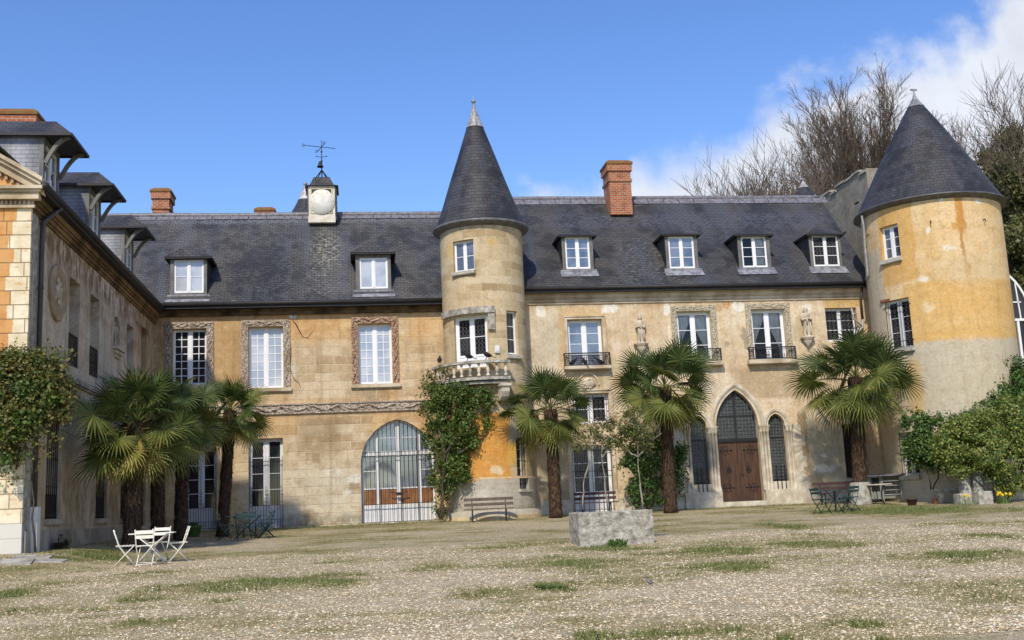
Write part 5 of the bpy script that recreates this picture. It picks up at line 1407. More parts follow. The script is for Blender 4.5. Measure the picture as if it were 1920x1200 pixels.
# medallion
my, mz = 28.62, 7.45
T = Matrix.Translation((Xi, my, mz)) @ Matrix.Rotation(PI/2, 4, 'Y')
md = MB(T); md.lathe([(.72, 0), (.74, .06), (.66, .10), (.60, .06), (.56, .09), (.50, .10), (.47, .04), (.0, .03)], (0, 0, 0), 40)
mo = md.build('medallion', simple('medallion_stone', (.44, .34, .21), .9, .3, 3, c2=(.30, .22, .13)), WG)
md = MB(T)
for i in range(26):
    a = rnd.uniform(0, 2*PI); q = rnd.uniform(0, .36); md.lathe([(0, .03), (.09, .04), (.07, .08), (0, .10)], (q*math.cos(a), q*math.sin(a), 0), 8, wob=.3, seed=i)
md.build('carved_relief', M['stone'], mo)
# end wall with orange and white blocks
g = G('orange_and_white_blocks', .85, .2)
q = g.new('ShaderNodeSeparateXYZ'); nz_ = g.scale(g.vmath('SUBTRACT', g.noise(g.uv, 3.5, 4, .6, col=True), (.5, .5, .5)), .10)
P_ = g.vmath('ADD', g.uv, nz_); g.put(q.inputs[0], g.uv); q2 = g.new('ShaderNodeSeparateXYZ'); g.put(q2.inputs[0], P_)
row = .335
rw = g.math('FLOOR', g.math('DIVIDE', q.outputs[1], row)); alt = g.math('FRACT', g.math('MULTIPLY', rw, .618))
edge = g.math('ADD', Xi-.30, g.math('MULTIPLY', alt, -.22))
wm_ = g.rng(g.math('SUBTRACT', q2.outputs[0], edge), -.01, .01)
lowm = g.rng(q.outputs[1], 3.9, 3.7)
wm_ = g.math('MAXIMUM', wm_, lowm)
org = g.mix(g.rng(g.noise(g.uv, 2.5, 4, .6, 4), .4, .6), (.56, .26, .085), (.62, .34, .13))
whi = g.mix(g.rng(g.noise(g.uv, 3, 5, .6, 2), .38, .62), (.78, .70, .52), (.66, .55, .36))
whi = g.mix(g.math('MULTIPLY', g.rng(g.noise(g.scale(g.uv, (1, 3, 1)), 2, 5, .6, 9), .60, .64), .8), whi, (.58, .32, .13))
c = g.mix(wm_, org, whi)
fr_ = g.math('FRACT', g.math('DIVIDE', q.outputs[1], row))
jm = g.rng(g.math('ABSOLUTE', g.math('SUBTRACT', fr_, .5)), .455, .475)
xj = g.math('FRACT', g.math('ADD', g.math('MULTIPLY', q.outputs[0], 1.6), g.math('MULTIPLY', alt, 2.3)))
jv = g.rng(g.math('ABSOLUTE', g.math('SUBTRACT', xj, .5)), .478, .490)
c = g.mix(g.math('MULTIPLY', g.math('MAXIMUM', jm, jv), .8), c, (.22, .13, .06))
c = g.mix(g.rng(q2.outputs[1], 1.72, 1.66), c, (.62, .60, .54)); g.col(c); g.bump(g.math('MULTIPLY', g.math('MAXIMUM', jm, jv), -1.), .6, .03)
mb = MB(); mb.box(-13, wY0-.10, .5, Xi+.015, wY0+.0, wZ+.2); mb.build('end_wall', g.mat, WG)
mb = MB()   # entablature and pediment
for z0, z1, d in ((9.02, 9.10, .08), (9.10, 9.20, .05), (9.20, 9.36, .20), (9.36, 9.42, .26), (9.42, 9.50, .32)): mb.box(-13, wY0-.10-d, z0+.002, Xi+.02+d, wY0-.1, z1)
x = Xi
while x > -9.5: mb.box(x-.05, wY0-.20, 9.10, x, wY0-.151, 9.195); x -= .10
pk = .60
for z0, z1, d in ((0, .10, .32), (-.10, -.001, .24), (-.30, -.101, .14)):
    a, b = (Xi+.30+.02, wY0-.1-d, 9.60), (-12.5, wY0-.1-d, 9.60+(12.5+Xi+.3+.0)*pk if False else 9.60+(-12.5-Xi-.32)*-pk)
    ids = [mb.p(q_) for q_ in ((a[0], a[1], a[2]+z0), (b[0], a[1], b[2]+z0), (b[0], wY0-.1, b[2]+z0), (a[0], wY0-.1, a[2]+z0), (a[0], a[1], a[2]+z1), (b[0], a[1], b[2]+z1), (b[0], wY0-.1, b[2]+z1), (a[0], wY0-.1, a[2]+z1))]
    for f_ in ((0, 3, 2, 1), (4, 5, 6, 7), (0, 1, 5, 4), (1, 2, 6, 5), (2, 3, 7, 6), (3, 0, 4, 7)): mb.facei([ids[i] for i in f_])
for k in range(18):
    x = Xi-.25-k*.14; z = 9.60+(Xi+.32-x)*pk-.40; mb.box(x-.06, wY0-.18, z, x, wY0-.101, z+.09)
mb.build('pediment', M['cornice'], WG)
mb = MB(); mb.face([(Xi+.2, wY0-.098, 9.5), (-12.5, wY0-.098, 9.5), (-12.5, wY0-.098, 9.60+4.6*pk)]); mb.build('pediment_field', simple('orange_plaster_field', (.58, .30, .11), .85, .15, 2), WG)
# wing roof
mb = MB(); ex, ez_, rx, rz_ = -7.28, 9.52, -12.5, 14.6; n = 30; L = math.hypot(rx-ex, rz_-ez_)
for i in range(n):
    y0, y1 = wY0-.02+(YF+1.5-wY0)*i/n, wY0-.02+(YF+1.5-wY0)*(i+1)/n
    mb.face([(ex, y0, ez_), (ex, y1, ez_), (rx, y1, rz_), (rx, y0, rz_)], 0, [(y0, 0), (y1, 0), (y1, L), (y0, L)])
mb.face([(rx, wY0-.02, rz_), (rx, YF+3, rz_), (rx-6, YF+3, 9), (rx-6, wY0-.02, 9)])
mb.build('roof', M['slate_cheek'], WG)
mb = MB(); mb.tube([(ex+.04, wY0-.30, ez_-.03), (ex+.04, YF-.36, ez_-.03)], .085, 8); mb.box(ex-.3, wY0-.2, ez_-.17, ex+.02, YF-.3, ez_-.05)
mb.lathe([(0, -.1), (.12, -.05), (.1, .08), (0, .1)], (ex+.02, wY0-.32, ez_-.03), 8)
mb.build('gutter', M['gutter'], WG)
mb = MB(); mb.tube([(ex-.0, wY0+1.2, ez_-.12), (Xi+.2, wY0+.95, 9.15), (Xi+.10, wY0+.55, 8.85), (Xi+.09, wY0+.55, 8.4), (Xi+.09, wY0+.55, 2.0)], .06, 8)
for z in (7.2, 4.5): mb.tube([(Xi+.09, wY0+.55, z), (Xi+.09, wY0+.55, z+.06)], .075, 8)
mb.build('downpipe', M['pipe'], WG)
mb = MB(); mb.box(Xi+.03, wY0+.42, .9, Xi+.20, wY0+.68, 2.05); mb.build('pipe_guard', M['white_plastic'], WG)
mb = MB(); mb.box(Xi+.0, wY0+.32, 2.0, Xi+.20, wY0+.8, 8.6) if False else mb.box(Xi+.001, wY0+.0, 1.0, Xi+.035, wY0+.42, 8.94); mb.build('corner_strip', M['stone_grey'], WG)
# dormers of the wing: front faces look into the court (+X)
kx = (rz_-ez_)/(ex-rx)
Xd = -7.66
for i, (uc, vt, vb_, ur) in enumerate(((83, 253, 345, 115), (168, 347, 430, 190), (234, 426, 500, 250))):
    p0 = atx(uc, vt, Xd); y0 = p0.y; y1 = atx(ur, vt+40, Xd).y; y1 = y0+1.45; zt_ = p0.z; zb_ = 9.55
    w = y1-y0; T = Tw(Xd, (y0+y1)/2, zb_, PI/2)
    d = MB(T); hh = zt_-zb_
    d.box(-w/2, 0, 0, -w/2+.14, .1, hh); d.box(w/2-.14, 0, 0, w/2, .1, hh); d.box(-w/2+.14, .002, hh-.16, w/2-.14, .1, hh); d.box(-w/2+.14, -.03, 0, w/2-.14, .1, .12)
    do = d.build('dormer', M['dormer_wood'], WG)
    window(do, Tw(Xd-.04, (y0+y1)/2, zb_+.12, PI/2), w-.28, hh-.28, 1, 3, 'glass_blue', white='white_grey', mull=.1, fr=.05)
    for y in (y0+.001, y1-.001):
        d = MB()
        d.face([(Xd-.002, y, ez_+(ex-Xd)*kx-.05), (Xd-.002, y, zt_), (ex-(zt_-ez_)/kx, y, zt_)])
        d.uv = [[(v[0], v[2]) for v in [d.v[i_] for i_ in f_]] for f_ in d.f]
        d.build('dormer_cheek', M['slate_cheek'], do)
    d = MB(); X1 = Xd+.68; ya, yb = y0-.16, y1+.16; zr2 = zt_+.62; yc = (y0+y1)/2; Xr = Xd+.08; ze = zt_+.0
    A = (X1, ya, ze); B = (X1, yb, ze); C1 = (ex-(ze-ez_)/kx-.3, ya, ze); D1 = (C1[0], yb, ze); E1 = (Xr, yc, zr2); F1 = (ex-(zr2-ez_)/kx-.3, yc, zr2)
    d.face([A, B, E1]); d.face([C1, A, E1, F1]); d.face([B, D1, F1, E1])
    d.uv = [[(v[1] if k_ == 0 else v[0], v[2]*1.3) for v in [d.v[i_] for i_ in f_]] for k_, f_ in enumerate(d.f)]
    d.build('dormer_roof', M['slate_dorm'], do)
    d = MB(); d.face([(X1-.01, ya+.01, ze-.03), (X1-.01, yb-.01, ze-.03), (C1[0], yb-.01, ze-.03), (C1[0], ya+.01, ze-.03)])
    d.bar((X1, ya, ze-.03), (X1, yb, ze-.03), .05, .07); d.bar((X1, ya, ze-.03), (C1[0], ya, ze-.03), .05, .07); d.bar((X1, yb, ze-.03), (C1[0], yb, ze-.03), .05, .07)
    d.build('dormer_fascia', M['gutter'], do)
    for y in (y0+.06, y1-.06):
        d = MB(); pts = []
        for k in range(8):
            t = k/7; pts.append((Xd+.03+.58*t, y, zt_-.72+.68*(1-(1-t)**2)*1.0))
        for a, b in zip(pts, pts[1:]): d.bar(a, b, .10, .09)
        d.build('hood_bracket', M['dormer_wood'], do)
cA = at(0, 222, 29.5); cB = at(68, 222, 29.5); cz = at(40, 203, 29.5).z
chimney(WG, cA.x-1.2, cB.x-.05, 29.5, 30.5, 11, cz-.2)

# ================================================================== things behind
KP = empty('stone_keep', (23, 48, 5), 'old grey stone keep wall with broken top behind the slate roof beside the round tower', 'ruin')
kX = 22.6
pA, pB = atx(1540, 372, kX), atx(1624, 318, kX); kz = (pA.z+pB.z)/2; kya, kyb = max(pA.y, pB.y), min(pA.y, pB.y)
print('keep', pA, pB, kya, kyb)
mb = MB(); rs = random.Random(3)
prev = kyb; top = []
y = kyb
while y < kya:
    st = rs.uniform(.5, 1.1); h = kz+rs.choice((0, -.15, -.25, .05)); top.append((y, h)); y = min(kya, y+st); top.append((y-.02, h))
outer = [(kyb, 4), (kya, 4)]+top[::-1]
holed(mb, lambda y, z, d: (kX+d, y, z), outer, [rect(kyb+1.0, kyb+1.5, kz-1.3, kz-1.2), rect(kyb+2.6, kyb+3.2, kz-2.3, kz-2.2)], .5)
mb.box(kX+.001, kyb-.001, 4, kX+4, kyb+.8, kz+.02); mb.box(kX+3.2, kyb+.8, 4, kX+4, kya, kz-.3); mb.box(kX+.3, kya, 4, kX+4, kya+.6, kz-.3)
km = wall_mat('old_rubble_masonry', [(.20, .175, .14), (.27, .235, .19), (.33, .29, .235), (.40, .36, .30)], [(.15, .13, .10), (.22, .19, .15), (.29, .255, .205), (.40, .36, .30)], (.34, .31, .26), .34, .16, .5, .7, seed=40, streak=.3, bumpk=1.)
mb.build('wall', km, KP)
mb = MB()
for (ya, za), (yb, zb2) in zip(top[::2], top[1::2]): mb.box(kX-.08, ya, za, kX+.5, yb, za+.10)
mb.build('coping', M['stone_grey'], KP)

def far_cone(name, label, u0, u1, vb, ua, va, vl, Y, mat='slate_cone'):
    a, b, t, l = at(u0, vb, Y), at(u1, vb, Y), at(ua, va, Y), at(ua, vl, Y); cx = (a.x+b.x)/2; r = (b.x-a.x)/2; zb = a.z
    e = empty(name, (cx, Y, zb-6), label, 'turret')
    H = t.z-zb; s_ = 1.35   # the cone goes on below the ridge that hides it
    prof = [(r*(1-q)*(1+.12*math.sin(q*PI)*-1), zb+H*q) for q in np.linspace(-.35, (l.z-zb)/H, 12)]
    cone(e, prof, cx, Y, mat, 'cone_roof', lean=0, n=32)
    prof = [(r*(1-q)*(1-.12*math.sin(q*PI))+.01, zb+H*q) for q in np.linspace((l.z-zb)/H-.01, .97, 5)]; cone(e, prof, cx, Y, 'lead_pale', 'lead_cap', n=20)
    mb = MB(); mb.lathe([(.03, -.1), (.05, 0), (.10, .03), (.08, .10), (0, .16)], (cx, Y, t.z-.05), 8); mb.build('finial', M['lead'], e)
    mb = MB(); mb.lathe([(r*1.25, zb-8), (r*1.25, zb-H*.33)], (cx, Y, 0), 24, uvr=r); mb.build('wall', M['left_wall'], e)
far_cone('rear_turret', 'grey slate cone of a rear turret peeping over the ridge behind the clock', 543, 603, 404, 571, 345, 375, 50)
far_cone('rear_turret', 'small dark slate cone behind the right roof ridge beside the keep', 1486, 1531, 373, 1507, 338, 352, 52)

# conservatory beyond the tower
cX = 25.35
CV = empty('conservatory', (26, 41.5, 1.2), 'white framed glass conservatory with curved roof beyond the round tower', 'conservatory')
Yc = 41.4
def cp(u, v): p = at(u, v, Yc); return (p.x, Yc, p.z)
mb = MB(); ribs = [(1884, 512), (1893, 519), (1902, 528), (1910, 538), (1918, 551), (1926, 568), (1932, 588)]
P_ = [cp(u, v) for u, v in ribs]; P_ = [(P_[0][0]-1.6, Yc, P_[0][2]+.30), (P_[0][0]-.7, Yc, P_[0][2]+.18)]+P_
zbm = cp(1900, 600)[2]; xL, xR = P_[0][0], P_[-1][0]
for dy in (0, 1.6, 3.2):
    for a, b in zip(P_, P_[1:]): mb.bar((a[0], Yc+dy, a[2]), (b[0], Yc+dy, b[2]), .09, .09)
    mb.bar((xL, Yc+dy, zbm), (xR+.1, Yc+dy, zbm), .12, .10)
    for x in (P_[3][0]+.1, P_[5][0]+.12, xR): mb.bar((x, Yc+dy, 3.0 if dy == 0 else 1.5), (x, Yc+dy, zbm), .10)
for a in P_[::2]: mb.bar(a, (a[0], Yc+3.2, a[2]), .06)
mb.bar((P_[4][0], Yc, P_[4][2]), (P_[4][0]+.08, Yc, zbm), .05); mb.bar((xL, Yc, zbm+.75), (P_[5][0], Yc, zbm+.75), .05)
mb.bar((P_[4][0]-.1, Yc-.02, 3.0), (P_[4][0]+.35, Yc-.02, zbm), .05)
mb.build('frame', M['white'], CV)
mb = MB(); pts = [(q[0], q[2]) for q in P_]+[(xR, 1.5), (xL, 1.5)]
ids = [mb.p((x, Yc+.03, z)) for x, z in pts]
for t in tessellate_polygon([[Vector((x, z, 0)) for x, z in pts]]): mb.facei([ids[i] for i in t])
for a, b in zip(P_, P_[1:]): mb.face([a, b, (b[0], Yc+3.2, b[2]), (a[0], Yc+3.2, a[2])])
mb.build('glazing', M['glass'], CV)
mb = MB(); mb.box(xL, Yc-.2, .5, xR+1.5, Yc, 3.0); mb.build('base_wall', M['stone_grey'], CV)

# ================================================================== statues
def statue(label, P, h, kind):
    e = empty('statue', P, label, 'statue')
    s_ = h/1.20; mb = MB(Ty(*P) @ Matrix.Scale(s_, 4))
    mb.box(-.15, -.13, 0, .15, .13, .05)
    prof = [(.155, .05), (.15, .12), (.145, .3), (.135, .5), (.125, .62), (.15, .75), (.17, .85), (.165, .93), (.11, .98), (.05, 1.0)]
    n = 26; rings = []
    for r, z in prof:
        rr = []
        for i in range(n):
            a = 2*PI*i/n; fold = 1+.10*math.sin(i*2*PI/n*9)*(1 if z < .75 else .3)*max(0, 1-z)*1.2
            rr.append(mb.p((r*fold*math.sin(a), -r*fold*.72*math.cos(a), z)))
        rings.append(rr)
    for j in range(len(rings)-1):
        for i in range(n): mb.facei((rings[j][i], rings[j][(i+1) % n], rings[j+1][(i+1) % n], rings[j+1][i]), 0, None, True)
    mb.lathe([(.045, .97), (.05, 1.03), (.075, 1.06), (.085, 1.11), (.075, 1.17), (.04, 1.20), (0, 1.21)], (0, -.01, 0), 14, sx=.85)
    mb.lathe([(0, -.015), (.015, 0), (0, .02)], (0, -.09, 1.11), 5)
    if kind == 0:
        mb.lathe([(.075, 1.15), (.09, 1.17), (.08, 1.21), (.06, 1.25), (0, 1.27)], (0, 0, 0), 12)
        for sx in (-1, 1): mb.lathe([(0, -.05), (.04, 0), (0, .05)], (sx*.09, .01, 1.10), 6)
    else:
        mb.lathe([(.09, 1.02), (.10, 1.10), (.085, 1.17), (.03, 1.22)], (0, .025, 0), 12)
    for sx in (-1, 1):
        mb.tube([(sx*.15, 0, .93), (sx*.19, -.01, .80), (sx*.18, -.05, .68), (sx*.09, -.14, .72), (sx*.03, -.16, .74 if sx > 0 else .68)], [.055, .055, .05, .038, .028], 8)
    mb.tube([(.12, -.09, .60), (.14, -.10, .35), (.10, -.10, .1)], [.02, .035, .03], 6); mb.tube([(-.10, -.10, .66), (-.07, -.115, .35), (-.06, -.11, .08)], [.02, .03, .03], 6)
    if kind == 0: mb.box(.06, -.17, .66, .15, -.11, .80)
    else: mb.tube([(-.05, -.15, .5), (-.03, -.17, .78)], .03, 6)
    mb.build('carved_figure', M['stone'], e)
statue('pale stone statue of a robed figure in a cap left of the carved pale windows', (s1.x, YF-.14, s1.z), at(1202, 592, YF-.1).z-s1.z, 0)
statue('pale stone statue of a hooded monk right of the carved pale windows', (s2.x, YF-.14, s2.z), at(1514, 577, YF-.1).z-s2.z, 1)
P = (Xi-.12, 35.65, nich[2]); statue('small shaded stone figure standing in the arched niche of the side wing', P, .85, 1)
bpy.context.scene.objects['statue.002'].rotation_euler = (0, 0, 0)

# ================================================================== GROUND
def ground_hit(u, v):
    r = ray(u, v); lo, hi = 3.0, 120.0
    f_ = lambda y: (CAM.z+r.z*y/r.y)-ground_z(r.x*y/r.y, y)
    for _ in range(50):
        m_ = (lo+hi)/2
        if f_(m_) > 0: lo = m_
        else: hi = m_
    y = (lo+hi)/2; return Vector((r.x*y/r.y, y, ground_z(r.x*y/r.y, y)))
# grass patches seen on the gravel: centre and half sizes on the ground, density
GP = []
for (x0, y0, x1, y1, k) in ((1040, 1022, 1230, 1037, .9), (970, 1045, 1180, 1072, .8), (1215, 1027, 1440, 1043, .85), (1330, 1056, 1425, 1071, .9), (1470, 1014, 1620, 1028, .8), (1430, 982, 1515, 993, .9),
        (1710, 1032, 1925, 1054, 1.), (1835, 998, 1925, 1013, .8), (285, 1085, 565, 1124, .75), (530, 1073, 675, 1102, .75), (865, 1100, 965, 1118, .6), (765, 1055, 845, 1071, .7), (120, 1030, 230, 1056, .95),
        (-20, 1108, 35, 1126, 1.), (560, 962, 1080, 984, .6), (1080, 950, 1520, 964, .65), (1500, 940, 1925, 966, 1.0), (1010, 1095, 1055, 1106, .9), (700, 1150, 860, 1165, .35), (1060, 1160, 1120, 1180, .6), (1590, 1165, 1630, 1178, .8), (1100, 1188, 1140, 1200, .8),
        (1245, 1195, 1275, 1200, .7), (0, 1070, 120, 1080, .4), (230, 1035, 420, 1048, .5), (1230, 990, 1300, 1002, .7), (960, 1000, 1080, 1012, .4), (1500, 1000, 1560, 1006, .6), (1250, 975, 1330, 985, .5), (1840, 1120, 1925, 1140, .4), (560, 1010, 900, 1018, .2)):
    if y0 < 945: y0 = 945
    a, b, c, d = ground_hit((x0+x1)/2, y1), ground_hit((x0+x1)/2, y0), ground_hit(x0, (y0+y1)/2), ground_hit(x1, (y0+y1)/2)
    if y0 <= 964: b.y = min(b.y, 41.8)
    GP.append(((c.x+d.x)/2, (a.y+b.y)/2, abs(d.x-c.x)/2+.15, abs(b.y-a.y)/2+.15, k))
def grass_density(x, y):
    n = noise.noise(Vector((x*.35, y*.5, 1.7))); n2 = noise.noise(Vector((x*1.3, y*1.7, 4.2))); n3 = noise.noise(Vector((x*5, y*6, 9)))
    n4 = noise.noise(Vector((x*.9, y*2.2, 7.7)))
    d = max(0, .44+n*.80+n2*.45+n4*.45+n3*.35)*.55
    for cx, cy, rx, ry, k in GP:
        q = math.hypot((x-cx)/rx, (y-cy)/ry)+n2*1.15+n3*.9
        q -= n*.5
        if q < 3.4: d = max(d, k*.62*ss((3.4-q)/3.0)*(.75+.9*n2+.7*n3+.6*n4))
        if q < 1.35: d = max(d, k*ss((1.35-q)/.95)*(.95+.5*n3+.4*n4))
    if y > 38.5: d = max(d, .45*ss((y-38.5)/2.))
    if y > 40.7: d = max(d, (.75+.8*n2+.5*n3)*ss((y-40.7)/.6))
    return max(0., min(1., d))
xs = sorted(set([-600, -300, -150, -80, -50, -35, -25, -19]+[round(v, 3) for v in np.arange(-15, 33.01, .16)]+[37, 42, 50, 70, 100, 200, 600]))
ys = sorted(set([-400, -150, -50, -20, -5, 2, 5]+[round(v, 3) for v in np.arange(7, 43.01, .16)]+[45, 50, 60, 80, 120, 200, 500, 900]))
def hill_z(x, y):
    t = ss((x-23-0.15*(y-40))/22)*ss((y-36)/14)
    return t*15+ss((x-40)/60)*14*ss((y-30)/40)+ss((y-75)/120)*8
V = np.zeros((len(xs)*len(ys), 3)); D = np.zeros(len(V)); k = 0
for i, x in enumerate(xs):
    for j, y in enumerate(ys):
        inn_ = -16 < x < 34 and 6 < y < 43
        z = ground_z(x, min(y, 44))+(.012*noise.noise(Vector((x*1.2, y*1.2, 0))) if inn_ else 0)+(hill_z(x, y) if y > 30 else 0)
        V[k] = (x, y, z); D[k] = grass_density(x, y) if inn_ else .8; k += 1
ny = len(ys); Fc = np.array([(i*ny+j, (i+1)*ny+j, (i+1)*ny+j+1, i*ny+j+1) for i in range(len(xs)-1) for j in range(ny-1)])
g = G('gravel_and_thin_grass', .95, .12)
A_ = g.new('ShaderNodeAttribute', attribute_name='grass').outputs['Fac']
def voro(scale, out='Color', feat='F1', rnd_=1.):
    n = g.new('ShaderNodeTexVoronoi', feature=feat); n.inputs['Scale'].default_value = scale; n.inputs['Randomness'].default_value = rnd_
    g.put(n.inputs['Vector'], g.obj); return n
def stones(scale):
    v1 = voro(scale); ve = voro(scale, feat='DISTANCE_TO_EDGE')
    q = g.new('ShaderNodeSeparateXYZ'); g.put(q.inputs[0], v1.outputs['Color'])
    c = g.ramp(q.outputs[0], [(.0, (.27, .195, .11)), (.18, (.45, .35, .215)), (.4, (.59, .485, .32)), (.62, (.70, .595, .42)), (.82, (.74, .66, .52)), (1., (.82, .77, .66))])
    e = g.rng(ve.outputs['Distance'], .0, .10)
    return c, e, v1.outputs['Distance']
c1, e1, d1 = stones(26.); c2, e2, d2_ = stones(47.)
pick = g.rng(g.noise(g.obj, 3.3, 3, .6), .44, .58)
c = g.mix(pick, c1, c2); e = g.math('ADD', g.math('MULTIPLY', e1, g.math('SUBTRACT', 1, pick)), g.math('MULTIPLY', e2, pick))
c = g.mix(g.math('MULTIPLY', g.math('SUBTRACT', 1, e), .42), c, (.27, .22, .15))
c = g.mix(g.math('MULTIPLY', g.rng(g.noise(g.obj, 7, 5, .75, 12), .50, .62), .30), c, (.26, .205, .135))
c = g.mix(g.math('MULTIPLY', g.rng(g.noise(g.obj, 9, 4, .7, 14), .50, .38), .30), c, (.80, .73, .61))
c = g.mix(g.math('MULTIPLY', g.rng(g.noise(g.obj, .5, 5, .6, 3), .42, .64), .30), c, (.38, .31, .18))
gn = g.noise(g.scale(g.obj, (30, 22, 30)), 1., 3, .7)
c = g.mix(g.math('MULTIPLY', g.rng(A_, .08, .55), .55), c, (.385, .36, .19))
gm = g.rng(g.math('ADD', A_, g.math('MULTIPLY', g.math('SUBTRACT', gn, .5), 1.3)), .30, .58)
gc = g.mix(g.rng(g.noise(g.obj, 1.1, 5, .65, 8), .4, .6), (.26, .235, .10), (.38, .32, .17))
gc = g.mix(g.rng(A_, .55, .95), gc, (.15, .185, .055))
gc = g.mix(g.math('MULTIPLY', g.rng(g.noise(g.obj, 60, 2, .6), .4, .6), .4), gc, (.12, .125, .05))
c = g.mix(gm, c, gc); c = g.mix(1., c, (1.0, .985, .88), 'MULTIPLY'); g.col(c)
hgt = g.math('ADD', g.math('MULTIPLY', e, .7), g.math('MULTIPLY', g.noise(g.obj, 40, 3, .7), .5)); g.bump(hgt, .9, .025)
go = np_mesh('ground', V, Fc, g.mat); at_ = go.data.attributes.new('grass', 'FLOAT', 'POINT'); at_.data.foreach_set('value', D.astype(np.float32))
tag(go, kind='structure'); go['label'] = 'rising forecourt of pale gravel with thin dry grass'
for p_ in go.data.polygons: p_.use_smooth = True

nr = np.random.RandomState(5)
def gzv(x, y): return np.array([ground_z(a, b) for a, b in zip(x, y)])
# loose stones lying on the near gravel
def in_view(x, y, m_=.6): return (x > y*(-.30)-m_) & (x < y*.66+m_)
yv = 9.3+(nr.rand(120000)**1.25)*17; xv = (-.32*yv-.8)+nr.rand(len(yv))*(.99*yv+1.6)
dens = np.array([grass_density(a, b) for a, b in zip(xv[:], yv[:])])
keep = nr.rand(len(yv)) > dens*.85; xv, yv = xv[keep][:70000], yv[keep][:70000]
n = len(xv); zv = gzv(xv, yv)
base = np.array([(1, 0, 0), (0, 1, 0), (-1, 0, 0), (0, -1, 0), (0, 0, 1), (0, 0, -.5)], float)
an = nr.rand(n)*6.28; sx = .009+nr.rand(n)**2*.017; sy = sx*(.55+nr.rand(n)*.45); sz = sx*(.35+nr.rand(n)*.35)
B = base[None]*np.stack([sx, sy, sz], 1)[:, None, :]; B += (nr.rand(n, 6, 3)-.5)*.25*sx[:, None, None]
ca, sa = np.cos(an)[:, None], np.sin(an)[:, None]
Vx = B[..., 0]*ca-B[..., 1]*sa+xv[:, None]; Vy = B[..., 0]*sa+B[..., 1]*ca+yv[:, None]; Vz = B[..., 2]+zv[:, None]+sz[:, None]*.3
Vp = np.stack([Vx, Vy, Vz], 2).reshape(-1, 3)
tri = np.array([(0, 1, 4), (1, 2, 4), (2, 3, 4), (3, 0, 4)]); Fp = (tri[None]+6*np.arange(n)[:, None, None]).reshape(-1, 3)
g = G('loose_pebbles', .85, .25); g.col(g.ramp(g.island(), [(0, (.24, .165, .09)), (.2, (.42, .32, .18)), (.5, (.58, .47, .30)), (.8, (.66, .57, .40)), (1, (.72, .65, .50))]))
o = np_mesh('gravel_stones', Vp, Fp, g.mat); tag(o, 'loose pale and brown gravel stones strewn over the near forecourt', 'gravel', kind='stuff')
for p_ in o.data.polygons: p_.use_smooth = False
# grass blades
def blades(name, x, y, h, label, mat, cat='grass', w=.006, zoff=0., kind='stuff'):
    n = len(x); z = gzv(x, y)+zoff; a = nr.rand(n)*6.28; ln = h*(.25+nr.rand(n)*.6); b = nr.rand(n)*6.28
    w_ = w*(.7+nr.rand(n)*.8)
    p0 = np.stack([x-np.cos(a)*w_, y-np.sin(a)*w_, z], 1); p1 = np.stack([x+np.cos(a)*w_, y+np.sin(a)*w_, z], 1); p2 = np.stack([x+np.cos(b)*ln, y+np.sin(b)*ln, z+h], 1)
    Vb = np.stack([p0, p1, p2], 1).reshape(-1, 3); Fb = np.arange(3*n).reshape(-1, 3)
    o = np_mesh(name, Vb, Fb, mat)
    if kind: tag(o, label, cat, kind=kind)
    return o
yv = 9.2+(nr.rand(420000)**1.1)*32.5; xv = (-.33*yv-.8)+nr.rand(len(yv))*(1.0*yv+1.6)
ok = (xv > -7.3) | (yv < 26); xv, yv = xv[ok], yv[ok]
dens = np.array([grass_density(a, b) for a, b in zip(xv, yv)])
keep = nr.rand(len(yv)) < np.clip((dens-.16)*1.3, 0, 1); xv, yv, dn = xv[keep], yv[keep], dens[keep]
sel = dn > .62
blades('grass', xv[sel], yv[sel], .035+nr.rand(sel.sum())*.05, 'green grass growing in patches through the gravel', M['grass'], w=.007)
M['dry_grass'] = leafmat('dry_grass_blade', [(.28, .25, .11), (.36, .31, .16), (.44, .37, .21), (.24, .24, .09)], .3, .7, .2)
blades('dry_grass', xv[~sel], yv[~sel], .015+nr.rand((~sel).sum())*.03, 'sparse dry brownish grass thinly covering the gravel', M['dry_grass'], w=.006)

# stone slabs at the wing corner
mb = MB()
for k in range(9):
    x = -9.2+.42*k*(.5+.0)+rnd.uniform(-.1, .1); 
sl = [(0, 1050, 60, 1060), (20, 1043, 95, 1049), (60, 1051, 120, 1056)]
for (u0, v0, u1, v1) in sl:
    P = [ground_hit(u0, v1), ground_hit(u1, v1), ground_hit(u1+8, v0), ground_hit(u0+8, v0)]
    ids = []
    for q in P: ids.append(mb.p((q.x+rnd.uniform(-.05, .05), q.y, ground_z(q.x, q.y)+.035)))
    ids2 = [mb.p((q.x, q.y, ground_z(q.x, q.y)-.05)) for q in P]
    mb.facei(ids)
    for i in range(4): mb.facei((ids[i], ids2[i], ids2[(i+1) % 4], ids[(i+1) % 4]))
sp_ = mb.build('paving_slabs', M['stone_grey']); tag(sp_, kind='structure')
mb = MB()  # thin stone edging along the facade
x = -7.2
while x < 8:
    L = rnd.uniform(.5, 1.1); mb.box(x, YF-.55+rnd.uniform(-.03, .03), 1.05, x+L-.03, YF-.36, ground_z(x, 41.5)+rnd.uniform(.01, .05)); x += L
kb = mb.build('stone_edging', M['stone_white']); tag(kb, kind='structure')

